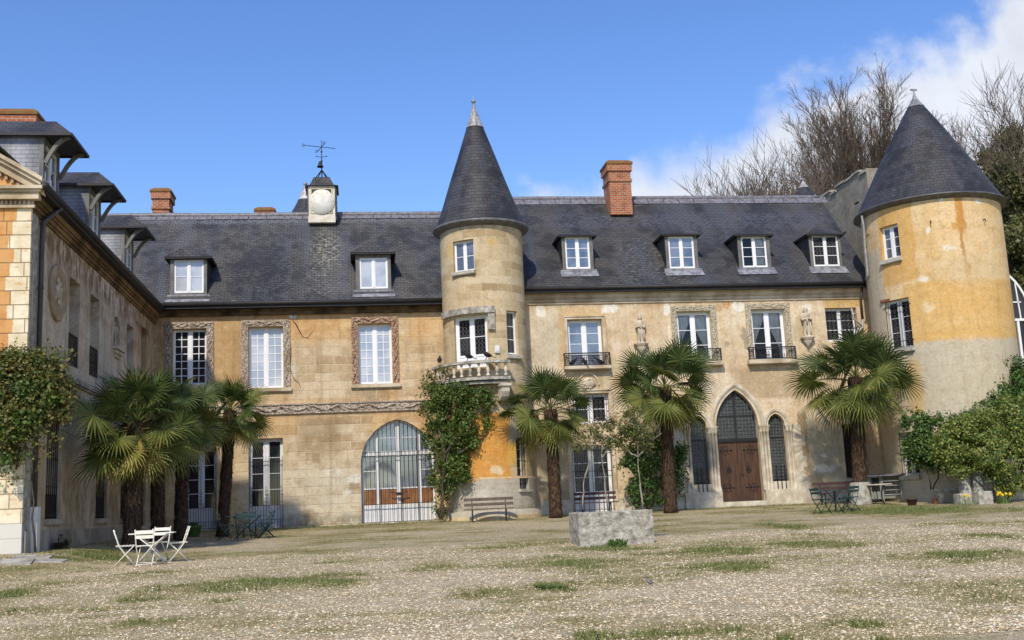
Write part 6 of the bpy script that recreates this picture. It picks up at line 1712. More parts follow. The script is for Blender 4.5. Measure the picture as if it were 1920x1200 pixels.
# ================================================================== PALMS
def palm(label, bu, bv, Y, tu, tv, cr, seed, n=44, tr=.17, lean=0., light=.35, base=None, pet=.62):
    """bu,bv trunk foot pixel (kept for x), Y distance, tu,tv pixel of the crown heart, cr crown radius in metres"""
    rs = random.Random(seed); f0 = at(bu, bv, Y); z0 = ground_z(f0.x, Y); f1 = at(tu, tv, Y); H = Vector((f1.x, Y, f1.z)); F0 = Vector((f0.x, Y, z0))
    root = empty('fan_palm', F0, label, 'palm', 'fan palms growing along the house front')
    zb = z0
    mb = MB(); N = 26; pts = []; rad = []
    for i in range(N+1):
        t = i/N; q = F0.lerp(H, t); q.x += lean*math.sin(t*PI); pts.append(q); rad.append(tr*(1.12-.1*t if t > .08 else 1.3-.2*t/.08)+(.04 if t > .75 else 0)*ss((t-.75)/.2))
    mb.tube(pts, rad, 18)
    inv = []
    for i, q in enumerate(mb.v):
        c = F0.lerp(H, max(0, min(1, (q[2]-z0)/(H.z-z0)))); c.x += lean*math.sin(PI*max(0, min(1, (q[2]-z0)/(H.z-z0)))); w = 1+.16*noise.noise(Vector((q[0]*9, q[1]*9, q[2]*5)))+.07*math.sin(q[2]*26+q[0]*8)
        inv.append((c.x+(q[0]-c.x)*w, c.y+(q[1]-c.y)*w, q[2]))
    mb.v = inv
    mb.build('trunk', M['palm_trunk'], root)
    fb = MB(); nf = 1700                      # hanging fibres and old leaf bases
    for k in range(nf):
        t = rs.random(); c = F0.lerp(H, t); c.x += lean*math.sin(t*PI); a = rs.random()*2*PI; r0 = tr*1.08; u = Vector((math.sin(a), -math.cos(a), 0))
        s_ = Vector((u.y, -u.x, 0))*.018; L = rs.uniform(.06, .22) if t < .8 else rs.uniform(.12, .34)
        p0 = c+u*r0*.95; p1 = p0+u*rs.uniform(.02, .10 if t < .8 else .18)+Vector((0, 0, -L if rs.random() < .75 else L*.5))
        fb.face([p0-s_, p0+s_, p1])
    fb.build('fibre_skirt', M['fibre'], root)
    lf = MB(); pt = MB()
    for k in range(n):
        q = k/(n-1)                         # 0 = youngest, upright; 1 = oldest, hanging
        az = k*2.39996+rs.uniform(-.25, .25); el = R(78)-R(108)*q**.95+rs.uniform(-.12, .12)
        pl = pet*cr*(.55+.5*math.sin(PI*min(1, q*1.1)))*rs.uniform(.7, 1.2); fl = cr*.49*rs.uniform(.8, 1.12)
        d = Vector((math.sin(az)*math.cos(el), -math.cos(az)*math.cos(el), math.sin(el)))
        h0 = H+Vector((0, 0, .12-.55*q))
        p = [h0.copy()]; dd = d.copy()
        for _ in range(4):
            dd = (dd+Vector((0, 0, -.10-.05*q))).normalized(); p.append(p[-1]+dd*pl/4)
        pt.tube(p, [.022, .018, .014, .012, .011], 4, cap=False)
        t = (dd+Vector((0, 0, -.05-.28*q*rs.random()))).normalized(); s_ = t.cross(Vector((0, 0, 1)))
        s_ = s_.normalized() if s_.length > .05 else Vector((math.cos(az), math.sin(az), 0)); nrm = s_.cross(t).normalized()
        roll = rs.uniform(-1.15, 1.15); s2 = s_*math.cos(roll)+nrm*math.sin(roll); nrm = s2.cross(t).normalized(); s_ = s2
        C_ = p[-1]; ns = 34; m_ = 0 if q < .55 else (1 if q < .87 else 2)
        if rs.random() < light*.4: m_ = min(1, m_+1)
        for i in range(ns):
            ph = (i/(ns-1)-.5)*R(290); L = fl*(1-.24*(abs(ph)/R(145))**2)*rs.uniform(.88, 1.06)
            dr = (t*math.cos(ph)+s_*math.sin(ph)).normalized(); up = nrm*(.20+.05*math.cos(ph))
            sd = (s_*math.cos(ph)-t*math.sin(ph)).normalized()
            w1 = fl*.42*R(290)/ns*.5; w1 = min(w1, .034)
            a0 = C_; a1 = C_+dr*L*.42+up*L*.10; a2 = C_+dr*L*.78+up*L*.09+Vector((0, 0, -.05*L)); droop = rs.uniform(.02, .14)*(1+1.3*q)
            a3 = C_+dr*L+up*L*.02+Vector((0, 0, -droop*L))
            fold = nrm*w1*.45*(1 if i % 2 else -1)
            i0 = lf.p(a0); i1 = lf.p(a1-sd*w1+fold); i2 = lf.p(a1+sd*w1-fold); i3 = lf.p(a2-sd*w1*.55); i4 = lf.p(a2+sd*w1*.55); i5 = lf.p(a3)
            lf.facei((i0, i1, i2), m_); lf.facei((i1, i3, i4, i2), m_); lf.facei((i3, i5, i4), m_)
    lf.build('crown', [M['palm_dark'], M['palm_mid'], M['palm_yel']], root)
    pt.build('leaf_stalks', M['palm_mid'], root)
    if cr > 1.4:   # flower clusters / dark heart of fibre
        hb = MB()
        for k in range(260):
            a = rs.random()*2*PI; e_ = rs.uniform(-.9, .9); u = Vector((math.sin(a)*math.cos(e_), -math.cos(a)*math.cos(e_), math.sin(e_))); p0 = H+Vector((0, 0, -.25))+u*.10; p1 = p0+u*rs.uniform(.1, .30)+Vector((0, 0, -.08)); s_ = u.cross(Vector((0, 0, 1))).normalized()*.02
            hb.face([p0-s_, p0+s_, p1])
        hb.build('fibre_heart', M['fibre'], root)
    return root
palm('stout fan palm with the broadest crown, leftmost of the palms, behind the white chairs', 246, 1005, 30.0, 257, 793, 1.85, 11, 40, .2, light=.3)
palm('slim dark trunked fan palm second from the left, partly hidden by its neighbour crown', 296, 1000, 33.5, 296, 768, 1.6, 12, 32, .18)
palm('dark trunked fan palm just left of the green plant pot at the first french window', 338, 1000, 35.5, 345, 784, 1.55, 13, 30, .18)
palm('slender fan palm between the two french windows behind the dark green chairs', 417, 985, 37.5, 432, 770, 1.6, 14, 32, .17, light=.4)
palm('fan palm right of the bench and turret with a shaggy brown trunk', 1043, 970, 39.3, 1032, 768, 1.9, 15, 30, .2, light=.4)
palm('tallest fan palm left of the gothic doorway with a dark bush at its foot', 1258, 958, 39.0, 1246, 726, 2.15, 16, 38, .2, light=.55)
palm('fan palm in front of the downpipe with its trunk in a grooved stone sleeve', 1614, 945, 38.6, 1604, 708, 2.35, 17, 42, .23, light=.5)
# stone sleeve round the last palm
p = at(1615, 940, 38.6); mb = MB(); sz0 = ground_z(p.x, 38.6)
mb.lathe([(.37, 0), (.37, .05), (.35, .74), (.33, .80), (.20, .82)], (0, 0, 0), 24)
mb.v = [(a*(1+.03*math.cos(12*math.atan2(b, a))), b*(1+.03*math.cos(12*math.atan2(b, a))), c) for a, b, c in mb.v]
o = mb.build('stone_sleeve', M['stone_grey']); o.location = (p.x, 38.6, sz0); tag(o, 'grooved grey stone sleeve round the foot of the rightmost palm', 'planter')

# ================================================================== LEAFY PLANTS
def leaf_cloud(name, blobs, n, size, mat, parent, seed, gate=.0, gs=1.4, flat=0., up=.3, shell=.55, aspect=.6, clip=None):
    """blobs: (centre, (rx,ry,rz)) ; leaves are small folded kites spread through the lumps, thinned by noise so gaps open"""
    rs = np.random.RandomState(seed); vol = np.array([b[1][0]*b[1][1]*b[1][2] for b in blobs])**.8; vol /= vol.sum()
    m_ = int(n*2.2); bi = rs.choice(len(blobs), m_, p=vol); c = np.array([b[0] for b in blobs], float)[bi]; r = np.array([b[1] for b in blobs], float)[bi]
    u = rs.normal(size=(m_, 3)); u /= np.linalg.norm(u, axis=1)[:, None]; rad = rs.rand(m_)**(shell*.6)
    P = c+u*r*rad[:, None]; P += rs.normal(size=P.shape)*size*.8
    gt = np.array([noise.noise(Vector(p*gs))+.5*noise.noise(Vector(p*gs*2.7)) for p in P])
    k = gt > gate-rs.rand(m_)*.25
    if clip is not None: k &= clip(P)
    P, u = P[k][:n], u[k][:n]; m_ = len(P)
    nn = u*.7+rs.normal(size=(m_, 3))*.75+np.array([0, -.2, up]); nn /= np.linalg.norm(nn, axis=1)[:, None]
    t = np.cross(nn, rs.normal(size=(m_, 3))); t /= np.linalg.norm(t, axis=1)[:, None]; s_ = np.cross(nn, t)
    L = (size*(.6+.8*rs.rand(m_)))[:, None]; w = L*aspect*.5
    V = np.stack([P-t*L*.5, P+s_*w+nn*L*.10, P+t*L*.5-nn*L*.08, P-s_*w+nn*L*.10], 1).reshape(-1, 3)
    return np_mesh(name, V, np.arange(4*m_).reshape(-1, 4), mat, parent)
def blob(u, v, Y, ru, rv, ry=None):
    c = at(u, v, Y); k = Y/FPX*1.03; return ((c.x, c.y, c.z), (ru*k, ry if ry else max(.12, ru*k*.8), rv*k))
def stems(parent, lines, r, mat='bark', name='stem'):
    mb = MB()
    for ln in lines:
        n = len(ln); mb.tube(ln, [r*(1-.6*i/(n-1)) for i in range(n)], 6)
    return mb.build(name, M[mat], parent)
def wander(a, b, n, amp, rs):
    a, b = Vector(a), Vector(b); return [a.lerp(b, i/n)+Vector((rs.uniform(-amp, amp), rs.uniform(-amp, amp), rs.uniform(-amp, amp)))*(1 if 0 < i < n else 0) for i in range(n+1)]
rsv = random.Random(21)
# creeper on the wing corner
e = empty('wall_creeper', (Xi-.3, 26.1, .9), 'tangled green and browning creeper hanging over the striped corner of the side wing', 'climbing plant')
bl = [blob(u, v, 26.0, ru, rv, .26) for u, v, ru, rv in ((10, 690, 45, 30), (45, 680, 40, 26), (85, 690, 30, 34), (25, 740, 50, 40), (70, 730, 36, 36), (10, 800, 42, 50), (40, 790, 28, 45), (18, 860, 32, 36), (100, 735, 26, 40), (60, 770, 30, 22))]
leaf_cloud('foliage', bl, 6500, .095, M['ivy'], e, 3, gate=.14, gs=2.6, shell=1.2)
bl2 = [blob(u, v, 26.25, ru, rv, .3) for u, v, ru, rv in ((95, 705, 36, 30), (110, 745, 24, 42), (122, 720, 14, 22), (60, 790, 26, 40), (20, 770, 40, 46), (118, 790, 10, 20))]
leaf_cloud('autumn_foliage', bl2+bl[:6], 7000, .09, M['ivy_brown'], e, 4, gate=.06, gs=2.5)
stems(e, [wander(at(60, 900, 26.2), at(70, 690, 26.1), 8, .06, rsv), wander(at(30, 880, 26.1), at(100, 700, 26.2), 8, .08, rsv), wander(at(66, 1035, 26.25), at(58, 880, 26.2), 5, .03, rsv), wander(at(100, 700, 26.4), at(128, 800, 26.5), 6, .05, rsv)], .03)
# creeper on the turret
leaf_cloud('stray_foliage', [blob(u, v, 26.15, ru, rv, .35) for u, v, ru, rv in ((60, 670, 80, 30), (105, 760, 34, 70), (40, 800, 70, 90), (125, 740, 16, 40))], 2200, .085, M['ivy_brown'], e, 7, gate=.12, gs=3)
e = empty('wall_creeper', (tcx-1, tY-2.2, 1.2), 'big dark green creeper climbing the slim turret beside the iron gated arch', 'climbing plant')
Yc_ = 39.8
bl = [blob(u, v, Yc_+dy, ru, rv, .32) for u, v, ru, rv, dy in ((812, 745, 26, 34, .7), (850, 740, 40, 22, 0), (895, 748, 36, 22, .0), (930, 765, 14, 30, .6), (835, 780, 34, 34, .3), (870, 790, 30, 34, 0), (905, 790, 20, 26, .2), (812, 820, 20, 34, .9), (845, 840, 32, 36, .2), (835, 890, 22, 36, .3), (860, 870, 24, 24, .1), (826, 935, 12, 34, .6), (890, 830, 14, 16, .2), (870, 895, 12, 10, .1), (940, 805, 6, 18, .6), (815, 900, 12, 18, .9))]
leaf_cloud('foliage', bl, 15000, .10, M['ivy'], e, 5, gate=-.04, gs=2.0)
leaf_cloud('trailing_foliage', [blob(u, v, Yc_+.5, ru, rv, .2) for u, v, ru, rv in ((805, 712, 14, 18), (830, 700, 14, 10), (935, 740, 16, 12), (885, 770, 50, 14), (925, 800, 14, 24), (800, 770, 16, 24), (880, 860, 26, 30))], 2200, .09, M['ivy_brown'], e, 6, gate=.10, gs=3)
stems(e, [wander(at(826, 972, Yc_), at(835, 850, Yc_), 8, .05, rsv), wander(at(823, 970, Yc_+.1), at(845, 800, Yc_), 9, .07, rsv), wander(at(835, 850, Yc_), at(900, 760, Yc_), 7, .08, rsv), wander(at(835, 850, Yc_), at(812, 750, Yc_+.5), 7, .06, rsv), wander(at(860, 850, Yc_), at(935, 800, Yc_+.3), 7, .06, rsv)], .045)
# dark bush beside the tallest palm
def bush(name, label, Y, blobs, n, size, mats, seed, gate=-.05, st=(), cat='shrub', gs=1.8, splits=None):
    b0 = blobs[0]; foot = at(b0[0], b0[1], Y); e = empty(name, (foot.x, Y, ground_z(foot.x, Y)), label, cat)
    for i, mt_ in enumerate(mats):
        leaf_cloud('foliage', [blob(u, v, Y+(q[0] if q else 0), ru, rv) for u, v, ru, rv, *q in blobs], n//len(mats), size, M[mt_], e, seed+i, gate, gs)
    if st: stems(e, [wander(at(a, b, Y), at(c, d, Y), 6, .07, rsv) for a, b, c, d in st], .035)
    return e
bush('evergreen_bush', 'dark evergreen bush against the wall behind the tallest palm', 40.6, [(1205, 920, 28, 30), (1185, 880, 26, 26), (1215, 860, 30, 32), (1262, 880, 24, 50), (1190, 850, 20, 18), (1240, 920, 20, 26), (1275, 850, 16, 22), (1225, 830, 26, 20)], 8000, .11, ['shrub_dark', 'shrub_green'], 31, .02,
     st=((1215, 955, 1190, 870), (1212, 955, 1222, 850), (1218, 955, 1262, 860)))
bush('climbing_rose', 'yellow green tangle of shrub spreading over the stone stumps at the right edge', 35.6, [(1850, 850, 70, 52), (1806, 822, 48, 40), (1890, 820, 50, 60), (1775, 845, 32, 34), (1885, 900, 36, 32), (1930, 860, 40, 70), (1800, 875, 28, 24), (1850, 790, 40, 30), (1900, 770, 40, 30), (1825, 800, 30, 30)], 24000, .10, ['shrub_yellow', 'shrub_green', 'shrub_yellow'], 33, -.02,
     st=((1870, 940, 1850, 840), (1874, 940, 1905, 830), (1880, 940, 1925, 870), (1866, 940, 1800, 860)))
bush('leafy_shrub', 'bright green leafy shrub covering the foot of the round tower beside the downpipe', 37.2, [(1728, 820, 32, 50), (1750, 845, 42, 40), (1710, 790, 20, 26), (1770, 808, 34, 32), (1706, 850, 16, 30), (1790, 855, 28, 26)], 13000, .10, ['shrub_green', 'shrub_green', 'shrub_dark'], 36, .0,
     st=((1745, 920, 1735, 830), (1748, 920, 1775, 840)))
bush('leafy_shrub', 'tall dark green shrub mass rising along the right edge below the conservatory', 37.6, [(1880, 755, 46, 40), (1915, 725, 42, 54), (1840, 782, 42, 32), (1930, 790, 44, 60), (1897, 695, 24, 28), (1806, 800, 34, 26), (1860, 765, 30, 20)], 18000, .11, ['shrub_green', 'shrub_green', 'shrub_dark'], 38, -.02,
     st=((1900, 930, 1890, 780),))
# sapling growing behind the trough
sY = 24.35
e = empty('young_tree', (at(1115, 950, sY).x, sY, ground_z(6, sY)), 'thin young tree with pale stems and russet leaves rising behind the stone trough', 'young tree')
leaf_cloud('foliage', [blob(u, v, sY, ru, rv, .4) for u, v, ru, rv in ((1100, 815, 26, 20), (1130, 805, 24, 22), (1165, 800, 34, 28), (1200, 810, 30, 26), (1215, 830, 24, 20), (1090, 835, 16, 12), (1150, 835, 30, 14), (1185, 780, 24, 14))], 2600, .058, M['sapling'], e, 41, gate=.06, gs=4)
leaf_cloud('green_foliage', [blob(u, v, sY, ru, rv, .4) for u, v, ru, rv in ((1190, 815, 40, 30), (1130, 820, 40, 24))], 1300, .055, M['ivy'], e, 42, gate=.12, gs=4)
L_ = [(1140, 958, 1128, 850), (1128, 850, 1131, 790), (1093, 956, 1095, 900), (1095, 900, 1110, 845), (1110, 845, 1100, 800), (1110, 845, 1128, 810), (1128, 860, 1165, 800), (1196, 858, 1168, 838), (1168, 838, 1160, 800), (1196, 858, 1218, 830), (1196, 858, 1190, 800), (1218, 830, 1240, 812), (1205, 955, 1196, 858), (1131, 800, 1105, 780)]
mb = MB()
for a, b, c, d in L_: mb.tube(wander(at(a, b, sY), at(c, d, sY), 5, .02, rsv), [.020 if b > 840 else .012]*3+[.012 if b > 840 else .008]*3, 6)
mb.build('stem', M['bark_pale'], e)

# small weeds
def weed(label, u, v, n=60, h=.18, mat='shrub_green', r=.18):
    P = ground_hit(u, v); e_ = empty('weed', P, label, 'weed'); V = []; rs = random.Random(u)
    mb = MB()
    for k in range(n):
        a = rs.random()*6.28; q = rs.random()*r; b = Vector((P.x+q*math.cos(a), P.y+q*math.sin(a), P.z)); t = b+Vector((rs.uniform(-.1, .1), rs.uniform(-.1, .1), h*rs.uniform(.4, 1))); s_ = Vector((rs.uniform(-1, 1), rs.uniform(-1, 1), .2)).normalized()*.03
        mb.face([b, (b+t)/2+s_, t, (b+t)/2-s_])
    mb.build('leaves', M[mat], e_)
weed('leafy green weed growing at the front foot of the stone trough', 1157, 1026, 110, .20, 'shrub_green', .22)
weed('small leafy weed against the plinth of the shaded side wing', 119, 1027, 50, .26, 'shrub_dark', .12)
weed('low dark green weed on the gravel left of the wagtail', 1032, 1104, 60, .06, 'shrub_dark', .22)
# daffodils
def daffodils(label, u, v, n, Y):
    P = at(u, v, Y); P.z = ground_z(P.x, Y); e_ = empty('daffodils', P, label, 'flowers'); rs = random.Random(u); mb = MB(); fl = MB()
    for k in range(n*7):
        b = P+Vector((rs.uniform(-.2, .2), rs.uniform(-.15, .15), 0)); t = b+Vector((rs.uniform(-.08, .08), rs.uniform(-.08, .08), rs.uniform(.18, .30))); s_ = Vector((.012, 0, 0)); mb.face([b-s_, b+s_, t])
    for k in range(n):
        b = P+Vector((rs.uniform(-.22, .22), rs.uniform(-.2, .1), 0)); t = b+Vector((rs.uniform(-.03, .03), -.02, rs.uniform(.28, .38))); mb.tube([b, t], .006, 4)
        for j in range(6):
            a = j*PI/3; d = Vector((math.cos(a), -.2, math.sin(a))); d2 = Vector((math.cos(a+.5), -.2, math.sin(a+.5))); d0 = Vector((math.cos(a-.5), -.2, math.sin(a-.5))); fl.face([t, t+d0*.03, t+d*.065, t+d2*.03])
        fl.tube([t+Vector((0, -.01, 0)), t+Vector((0, -.05, 0))], [.018, .028], 8)
    mb.build('leaves', M['shrub_green'], e_); fl.build('blossom', M['flower'], e_)
daffodils('clump of several yellow daffodils under the shrub at the right edge', 1882, 940, 8, 34.8)
daffodils('few yellow daffodils in front of the stone stumps', 1816, 940, 3, 34.6)

# ================================================================== TREES BEHIND
def bare_tree(label, foot, H, spread, seed, levels=5, fan=False, group=None, mat='twig', r0=.28, nb=9, rk=.62):
    rs = random.Random(seed); e = empty('bare_tree', foot, label, 'tree', group); tr = MB(); br = MB(); foot = Vector(foot)
    def grow(p, d, L, r, lv):
        pts = [p]; rr = [r]; n = 4 if lv > 1 else 3; q = p.copy(); dd = d.copy()
        for i in range(n):
            dd = (dd+Vector((rs.uniform(-.16, .16), rs.uniform(-.16, .16), rs.uniform(-.05, .16)))).normalized(); q = q+dd*L/n; pts.append(q.copy()); rr.append(r*(1-.55*(i+1)/n))
        (tr if lv == levels else br).tube(pts, rr, 5 if lv >= levels-1 else 3, cap=False)
        if lv == 0: return
        k = rs.randint(3, 4) if lv > 1 else rs.randint(3, 5)
        for i in range(k):
            t = rs.uniform(.35, 1.); j = min(n-1, int(t*n)); s_ = pts[j].lerp(pts[j+1], t*n-j if t < 1 else 1)
            ax = Vector((rs.uniform(-1, 1), rs.uniform(-1, 1), rs.uniform(-.3, .6))).normalized(); nd = (dd*1.15+ax*spread).normalized()
            grow(s_, nd, L*rs.uniform(.58, .78), max(.015, r*(.5 if i else .6)*(1-.3*t)), lv-1)
    top = foot+Vector((0, 0, H*.28)); tr.tube([foot, foot.lerp(top, .5), top], [r0*1.2, r0, r0*.9], 10)
    for i in range(nb):
        a = i*2.4+rs.uniform(-.3, .3); el = R(86)-R(50 if not fan else 62)*(i/(nb-1))**.8
        d = Vector((math.cos(a)*math.cos(el), math.sin(a)*math.cos(el), math.sin(el))); grow(foot.lerp(top, rs.uniform(.75, 1)), d, H*.33, r0*.42, levels-1)
    tr.build('trunk', M['bark'], e); br.build('crown', M[mat], e); return e
def fan_tree(label, u, Y, vtop, vfoot, hw, seed, zfoot, nl=74, group='bare trees behind the roofs'):
    """old pollard: a sheaf of long ascending limbs that split again and again into a rounded crown"""
    rs = random.Random(seed); p = at(u, vfoot, Y); foot = Vector((p.x, Y, zfoot)); fork = Vector((p.x, Y, p.z)); top = at(u, vtop, Y).z; Hh = top-fork.z; Wd = hw*Y/FPX*1.05
    e = empty('bare_tree', foot, label, 'tree', group); tr = MB(); br = MB()
    tr.tube([foot, foot.lerp(fork, .5)+Vector((.2, 0, 0)), fork], [.6, .5, .45], 10)
    def limb(p0, p1, r, lv, bow):
        n = 7 if lv == 0 else (5 if lv == 1 else 3); pts = []; d = p1-p0; L = d.length
        for i in range(n+1):
            t = i/n; q = p0.lerp(p1, t)+bow*math.sin(PI*t)*L; j = L*.018*(2 if lv else 1)
            pts.append(q+(Vector((rs.uniform(-j, j), rs.uniform(-j, j), rs.uniform(-j, j))) if 0 < i else Vector((0, 0, 0))))
        (tr if lv == 0 else br).tube(pts, [max(.0075, r*(1-.75*i/n)) for i in range(n+1)], 5 if lv == 0 else 3, cap=False)
        if lv >= 3: return
        k = (12, 6, 4)[lv]
        for i in range(k):
            t = rs.uniform(.22 if lv == 0 else .2, 1.0); j = min(n-1, int(t*n)); s_ = pts[j].lerp(pts[j+1], t*n-j); dr = (pts[j+1]-pts[j]).normalized()
            side = Vector((rs.uniform(-1, 1), rs.uniform(-.8, .8), rs.uniform(-.35, .7))); nd = (dr+side*.55).normalized()
            ll = (L*.30, L*.5, L*.6)[lv]*rs.uniform(.6, 1.25)*(1.15-.45*t); limb(s_, s_+nd*ll, r*(.34, .5, .6)[lv], lv+1, Vector((rs.uniform(-.06, .06), 0, rs.uniform(-.02, .06))))
    for i in range(nl):
        a = rs.uniform(-1, 1); th = a*R(74); dep = rs.uniform(-1, 1); q = math.sqrt(max(.1, 1-.55*dep*dep)); ex = rs.uniform(.72, 1.)
        p1 = fork+Vector((math.sin(th)*Wd*q*ex, dep*Wd*.6, (math.cos(th)**.72)*Hh*q*ex))
        limb(fork+Vector((rs.uniform(-.5, .5), rs.uniform(-.5, .5), rs.uniform(-1, .3))), p1, rs.uniform(.055, .10), 0, Vector((a*.10, 0, -.05)))
    tr.build('trunk', M['bark'], e); br.build('crown', M['twig'], e); return e
fan_tree('huge bare tree with a rounded fan of upright branches behind the round tower', 1650, 68, 158, 460, 190, 51, 5)
p = at(1765, 420, 72); bare_tree('bare tree with fine twigs showing just right of the big slate cone tip', (p.x, 72, 7), (at(1765, 190, 72).z-7)*.88, .6, 52, 5, True, 'bare trees behind the roofs', r0=.30, nb=11)
for i, (u, v, Y, lab) in enumerate(((1450, 305, 62, 'bare tree with a long crooked limb left of the small rear cone'), (1540, 300, 66, 'bare tree with dense fine twigs directly above the stone keep'), (1500, 325, 58, 'small bare tree beside the small rear cone'), (1390, 345, 70, 'low faint bare tree farthest left above the right roof ridge'))):
    p = at(u, 420, Y); bare_tree(lab, (p.x, Y, 6), (at(u, v, Y).z-6)*1.08, .75, 60+i, 5, False, 'bare trees behind the roofs', r0=.2, nb=9)
def leafy_tree(label, u, vtop, vbot, ru, Y, seed, mats, n=7000, size=.22, gate=-.05, group='leafy trees on the hillside'):
    rs = random.Random(seed); t = at(u, vtop, Y); b = at(u, vbot, Y); foot = Vector((t.x, Y, max(0, ground_z(t.x, 44)+hill_z(t.x, Y)))); e = empty('hillside_tree', foot, label, 'tree', group)
    H = t.z-foot.z; mb = MB(); mb.tube([foot, foot+Vector((.2, 0, H*.5)), Vector((t.x, Y, t.z-.5))], [.22, .16, .04], 8)
    zc = (t.z+b.z)/2; hr = (t.z-b.z)/2; k = Y/FPX*1.08; bl = []
    for i in range(16):
        a = rs.uniform(-1, 1); z = rs.uniform(-1, 1); s_ = math.sqrt(max(.05, 1-z*z)); bl.append(((t.x+a*ru*k*.75*s_, Y+rs.uniform(-1.4, 1.4), zc+z*hr*.8), (ru*k*.34, 1.1, hr*.26)))
        mb.tube([Vector((t.x, Y, foot.z+H*rs.uniform(.3, .7))), Vector(bl[-1][0])], [.06, .02], 5)
    mb.build('trunk', M['bark'], e)
    for i, m_ in enumerate(mats): leaf_cloud('crown', bl, n//len(mats), size, M[m_], e, seed+i, gate, .9)
    return e
T_ = [(1905, 225, 420, 62, 60, 'tall evergreen tree with ivy rising at the right edge of the hill', ['wood_leaf', 'wood_leaf2']), (1850, 330, 520, 55, 62, 'dark olive tree on the hill just right of the big slate cone', ['wood_leaf']), (1925, 300, 560, 60, 56, 'dark tree at the right edge above the conservatory', ['wood_leaf']),
      (1800, 400, 560, 50, 66, 'olive tree mostly hidden behind the round tower roof', ['wood_leaf']), (1890, 420, 600, 60, 54, 'low dark tree directly behind the conservatory', ['wood_leaf', 'wood_leaf']), (1965, 210, 560, 80, 64, 'broad dark tree at the far right edge', ['wood_leaf', 'wood_leaf2']), (1860, 270, 380, 34, 67, 'thin pale green tree above the right side of the cone', ['wood_leaf2'])]
for i, (u, vt, vb_, ru, Y, lab, mt_) in enumerate(T_): leafy_tree(lab, u, vt, vb_, ru, Y, 80+i, mt_, 9000, .22, -.08 if i != 6 else .2)
p = at(1895, 420, 60); bare_tree('bare tree with crooked dark branches among the evergreens at the right edge', (p.x, 59, 8), at(1895, 120, 59).z-8, .7, 90, 5, False, 'bare trees behind the roofs', r0=.2, nb=8, mat='twig')
# undergrowth hiding the hill foot
ug = []
for _ in range(75):
    x_, y_ = 27+rnd.uniform(0, 30), 44+rnd.uniform(0, 24); ug.append(((x_, y_, ground_z(x_, 44)+hill_z(x_, y_)+rnd.uniform(0, 1.2)), (2.6, 2.4, 1.5)))
leaf_cloud('undergrowth', ug, 60000, .28, M['wood_leaf'], None, 95, -.1, .7)
tag(bpy.context.scene.objects['undergrowth'], 'dark undergrowth covering the hill slope at the right', 'undergrowth', kind='stuff')

# ================================================================== FURNITURE
def folding_chair(label, loc, rz, mat, group):
    e = empty('folding_chair', loc, label, 'chair', group); e.rotation_euler = (0, 0, rz); w = .20
    for sx in (-1, 1):
        mb = MB(); mb.tube([(sx*w, -.21, 0), (sx*w, .02, .28), (sx*w, .15, .46), (sx*w, .20, .62), (sx*w, .27, .83)], .014, 6); mb.build_local('leg', M[mat], e)
        mb = MB(); mb.tube([(sx*(w-.03), .24, 0), (sx*(w-.03), .0, .26), (sx*(w-.03), -.19, .445)], .013, 6); mb.build_local('leg', M[mat], e)
    mb = MB()
    for k in range(6): y = -.20+.072*k; mb.box(-w+.01, y, .450, w-.01, y+.055, .468)
    mb.box(-w+.03, -.20, .432, -w+.05, .21, .449); mb.box(w-.05, -.20, .432, w-.03, .21, .449); mb.build_local('seat', M[mat], e)
    for z, y in ((.655, .225), (.765, .258)):
        mb = MB(); mb.box(-w-.012, y-.020, z-.035, w+.012, y-.004, z+.04); mb.build_local('backrest_slat', M[mat], e)
    mb = MB(); mb.bar((-w, -.15, .07), (w, -.15, .07), .014); mb.bar((-w+.03, .20, .045), (w-.03, .20, .045), .014); mb.build_local('stretcher', M[mat], e)
    return e
def gp(u, Y): p = at(u, 1000, Y); return Vector((p.x, Y, ground_z(p.x, Y)))
wg = 'cream white folding chairs on the gravel'
c0 = folding_chair('cream white folding chair left of the white table, facing right', gp(236, 25.0), R(100), 'white_iron', wg)
copy_thing(c0, gp(275, 24.6), R(178), 'cream white folding chair in front of the white table with its back to the viewer')
copy_thing(c0, gp(297, 26.0), R(-14), 'cream white folding chair behind the white table, facing the viewer')
copy_thing(c0, gp(333, 25.5), R(-76), 'cream white folding chair right of the white table, facing left')
def table(label, loc, rz, mat, w, d, group=None, round_=False, h=.72):
    e = empty('garden_table', loc, label, 'table', group); e.rotation_euler = (0, 0, rz)
    mb = MB()
    if round_: mb.lathe([(0, h-.03), (w/2, h-.03), (w/2, h), (0, h)], (0, 0, 0), 24)
    else: mb.box(-w/2, -d/2, h-.025, w/2, d/2, h)
    mb.build_local('tabletop', M[mat], e)
    for sy in (-1, 1):
        y = sy*(d/2-.08) if not round_ else sy*.22
        for sx in (-1, 1):
            mb = MB(); mb.tube([(-sx*w*.33, y+.012*sx, 0), (0, y+.012*sx, .38), (sx*w*.36, y+.012*sx, h-.03)], .015, 6); mb.build_local('leg', M[mat], e)
    mb = MB(); a = .22 if round_ else d/2-.08
    for x, z in ((-w*.33, .06), (w*.33, .06), (0, .38)): mb.bar((x*.85, -a, z), (x*.85, a, z), .014)
    mb.build_local('stretcher', M[mat], e); return e
wt_ = table('cream white rectangular folding table on thin crossed legs in front of the leftmost palm', gp(286, 25.3), R(4), 'white_iron', 1.02, .66)
for o in list(bpy.context.scene.objects):
    if o.parent is None and (o.get('group') == wg or o is wt_): o.scale = (.92, .92, .92)
table('dark green garden table between the two french windows', gp(463, 35.4), R(3), 'green_iron', 1.15, .8)
gg = 'dark green folding chairs by the french windows'
g0 = folding_chair('dark green folding chair left of the dark table, facing right', gp(424, 35.2), R(85), 'green_iron', gg)
copy_thing(g0, gp(457, 34.4), R(176), 'dark green folding chair in front of the dark table with its back to the viewer')
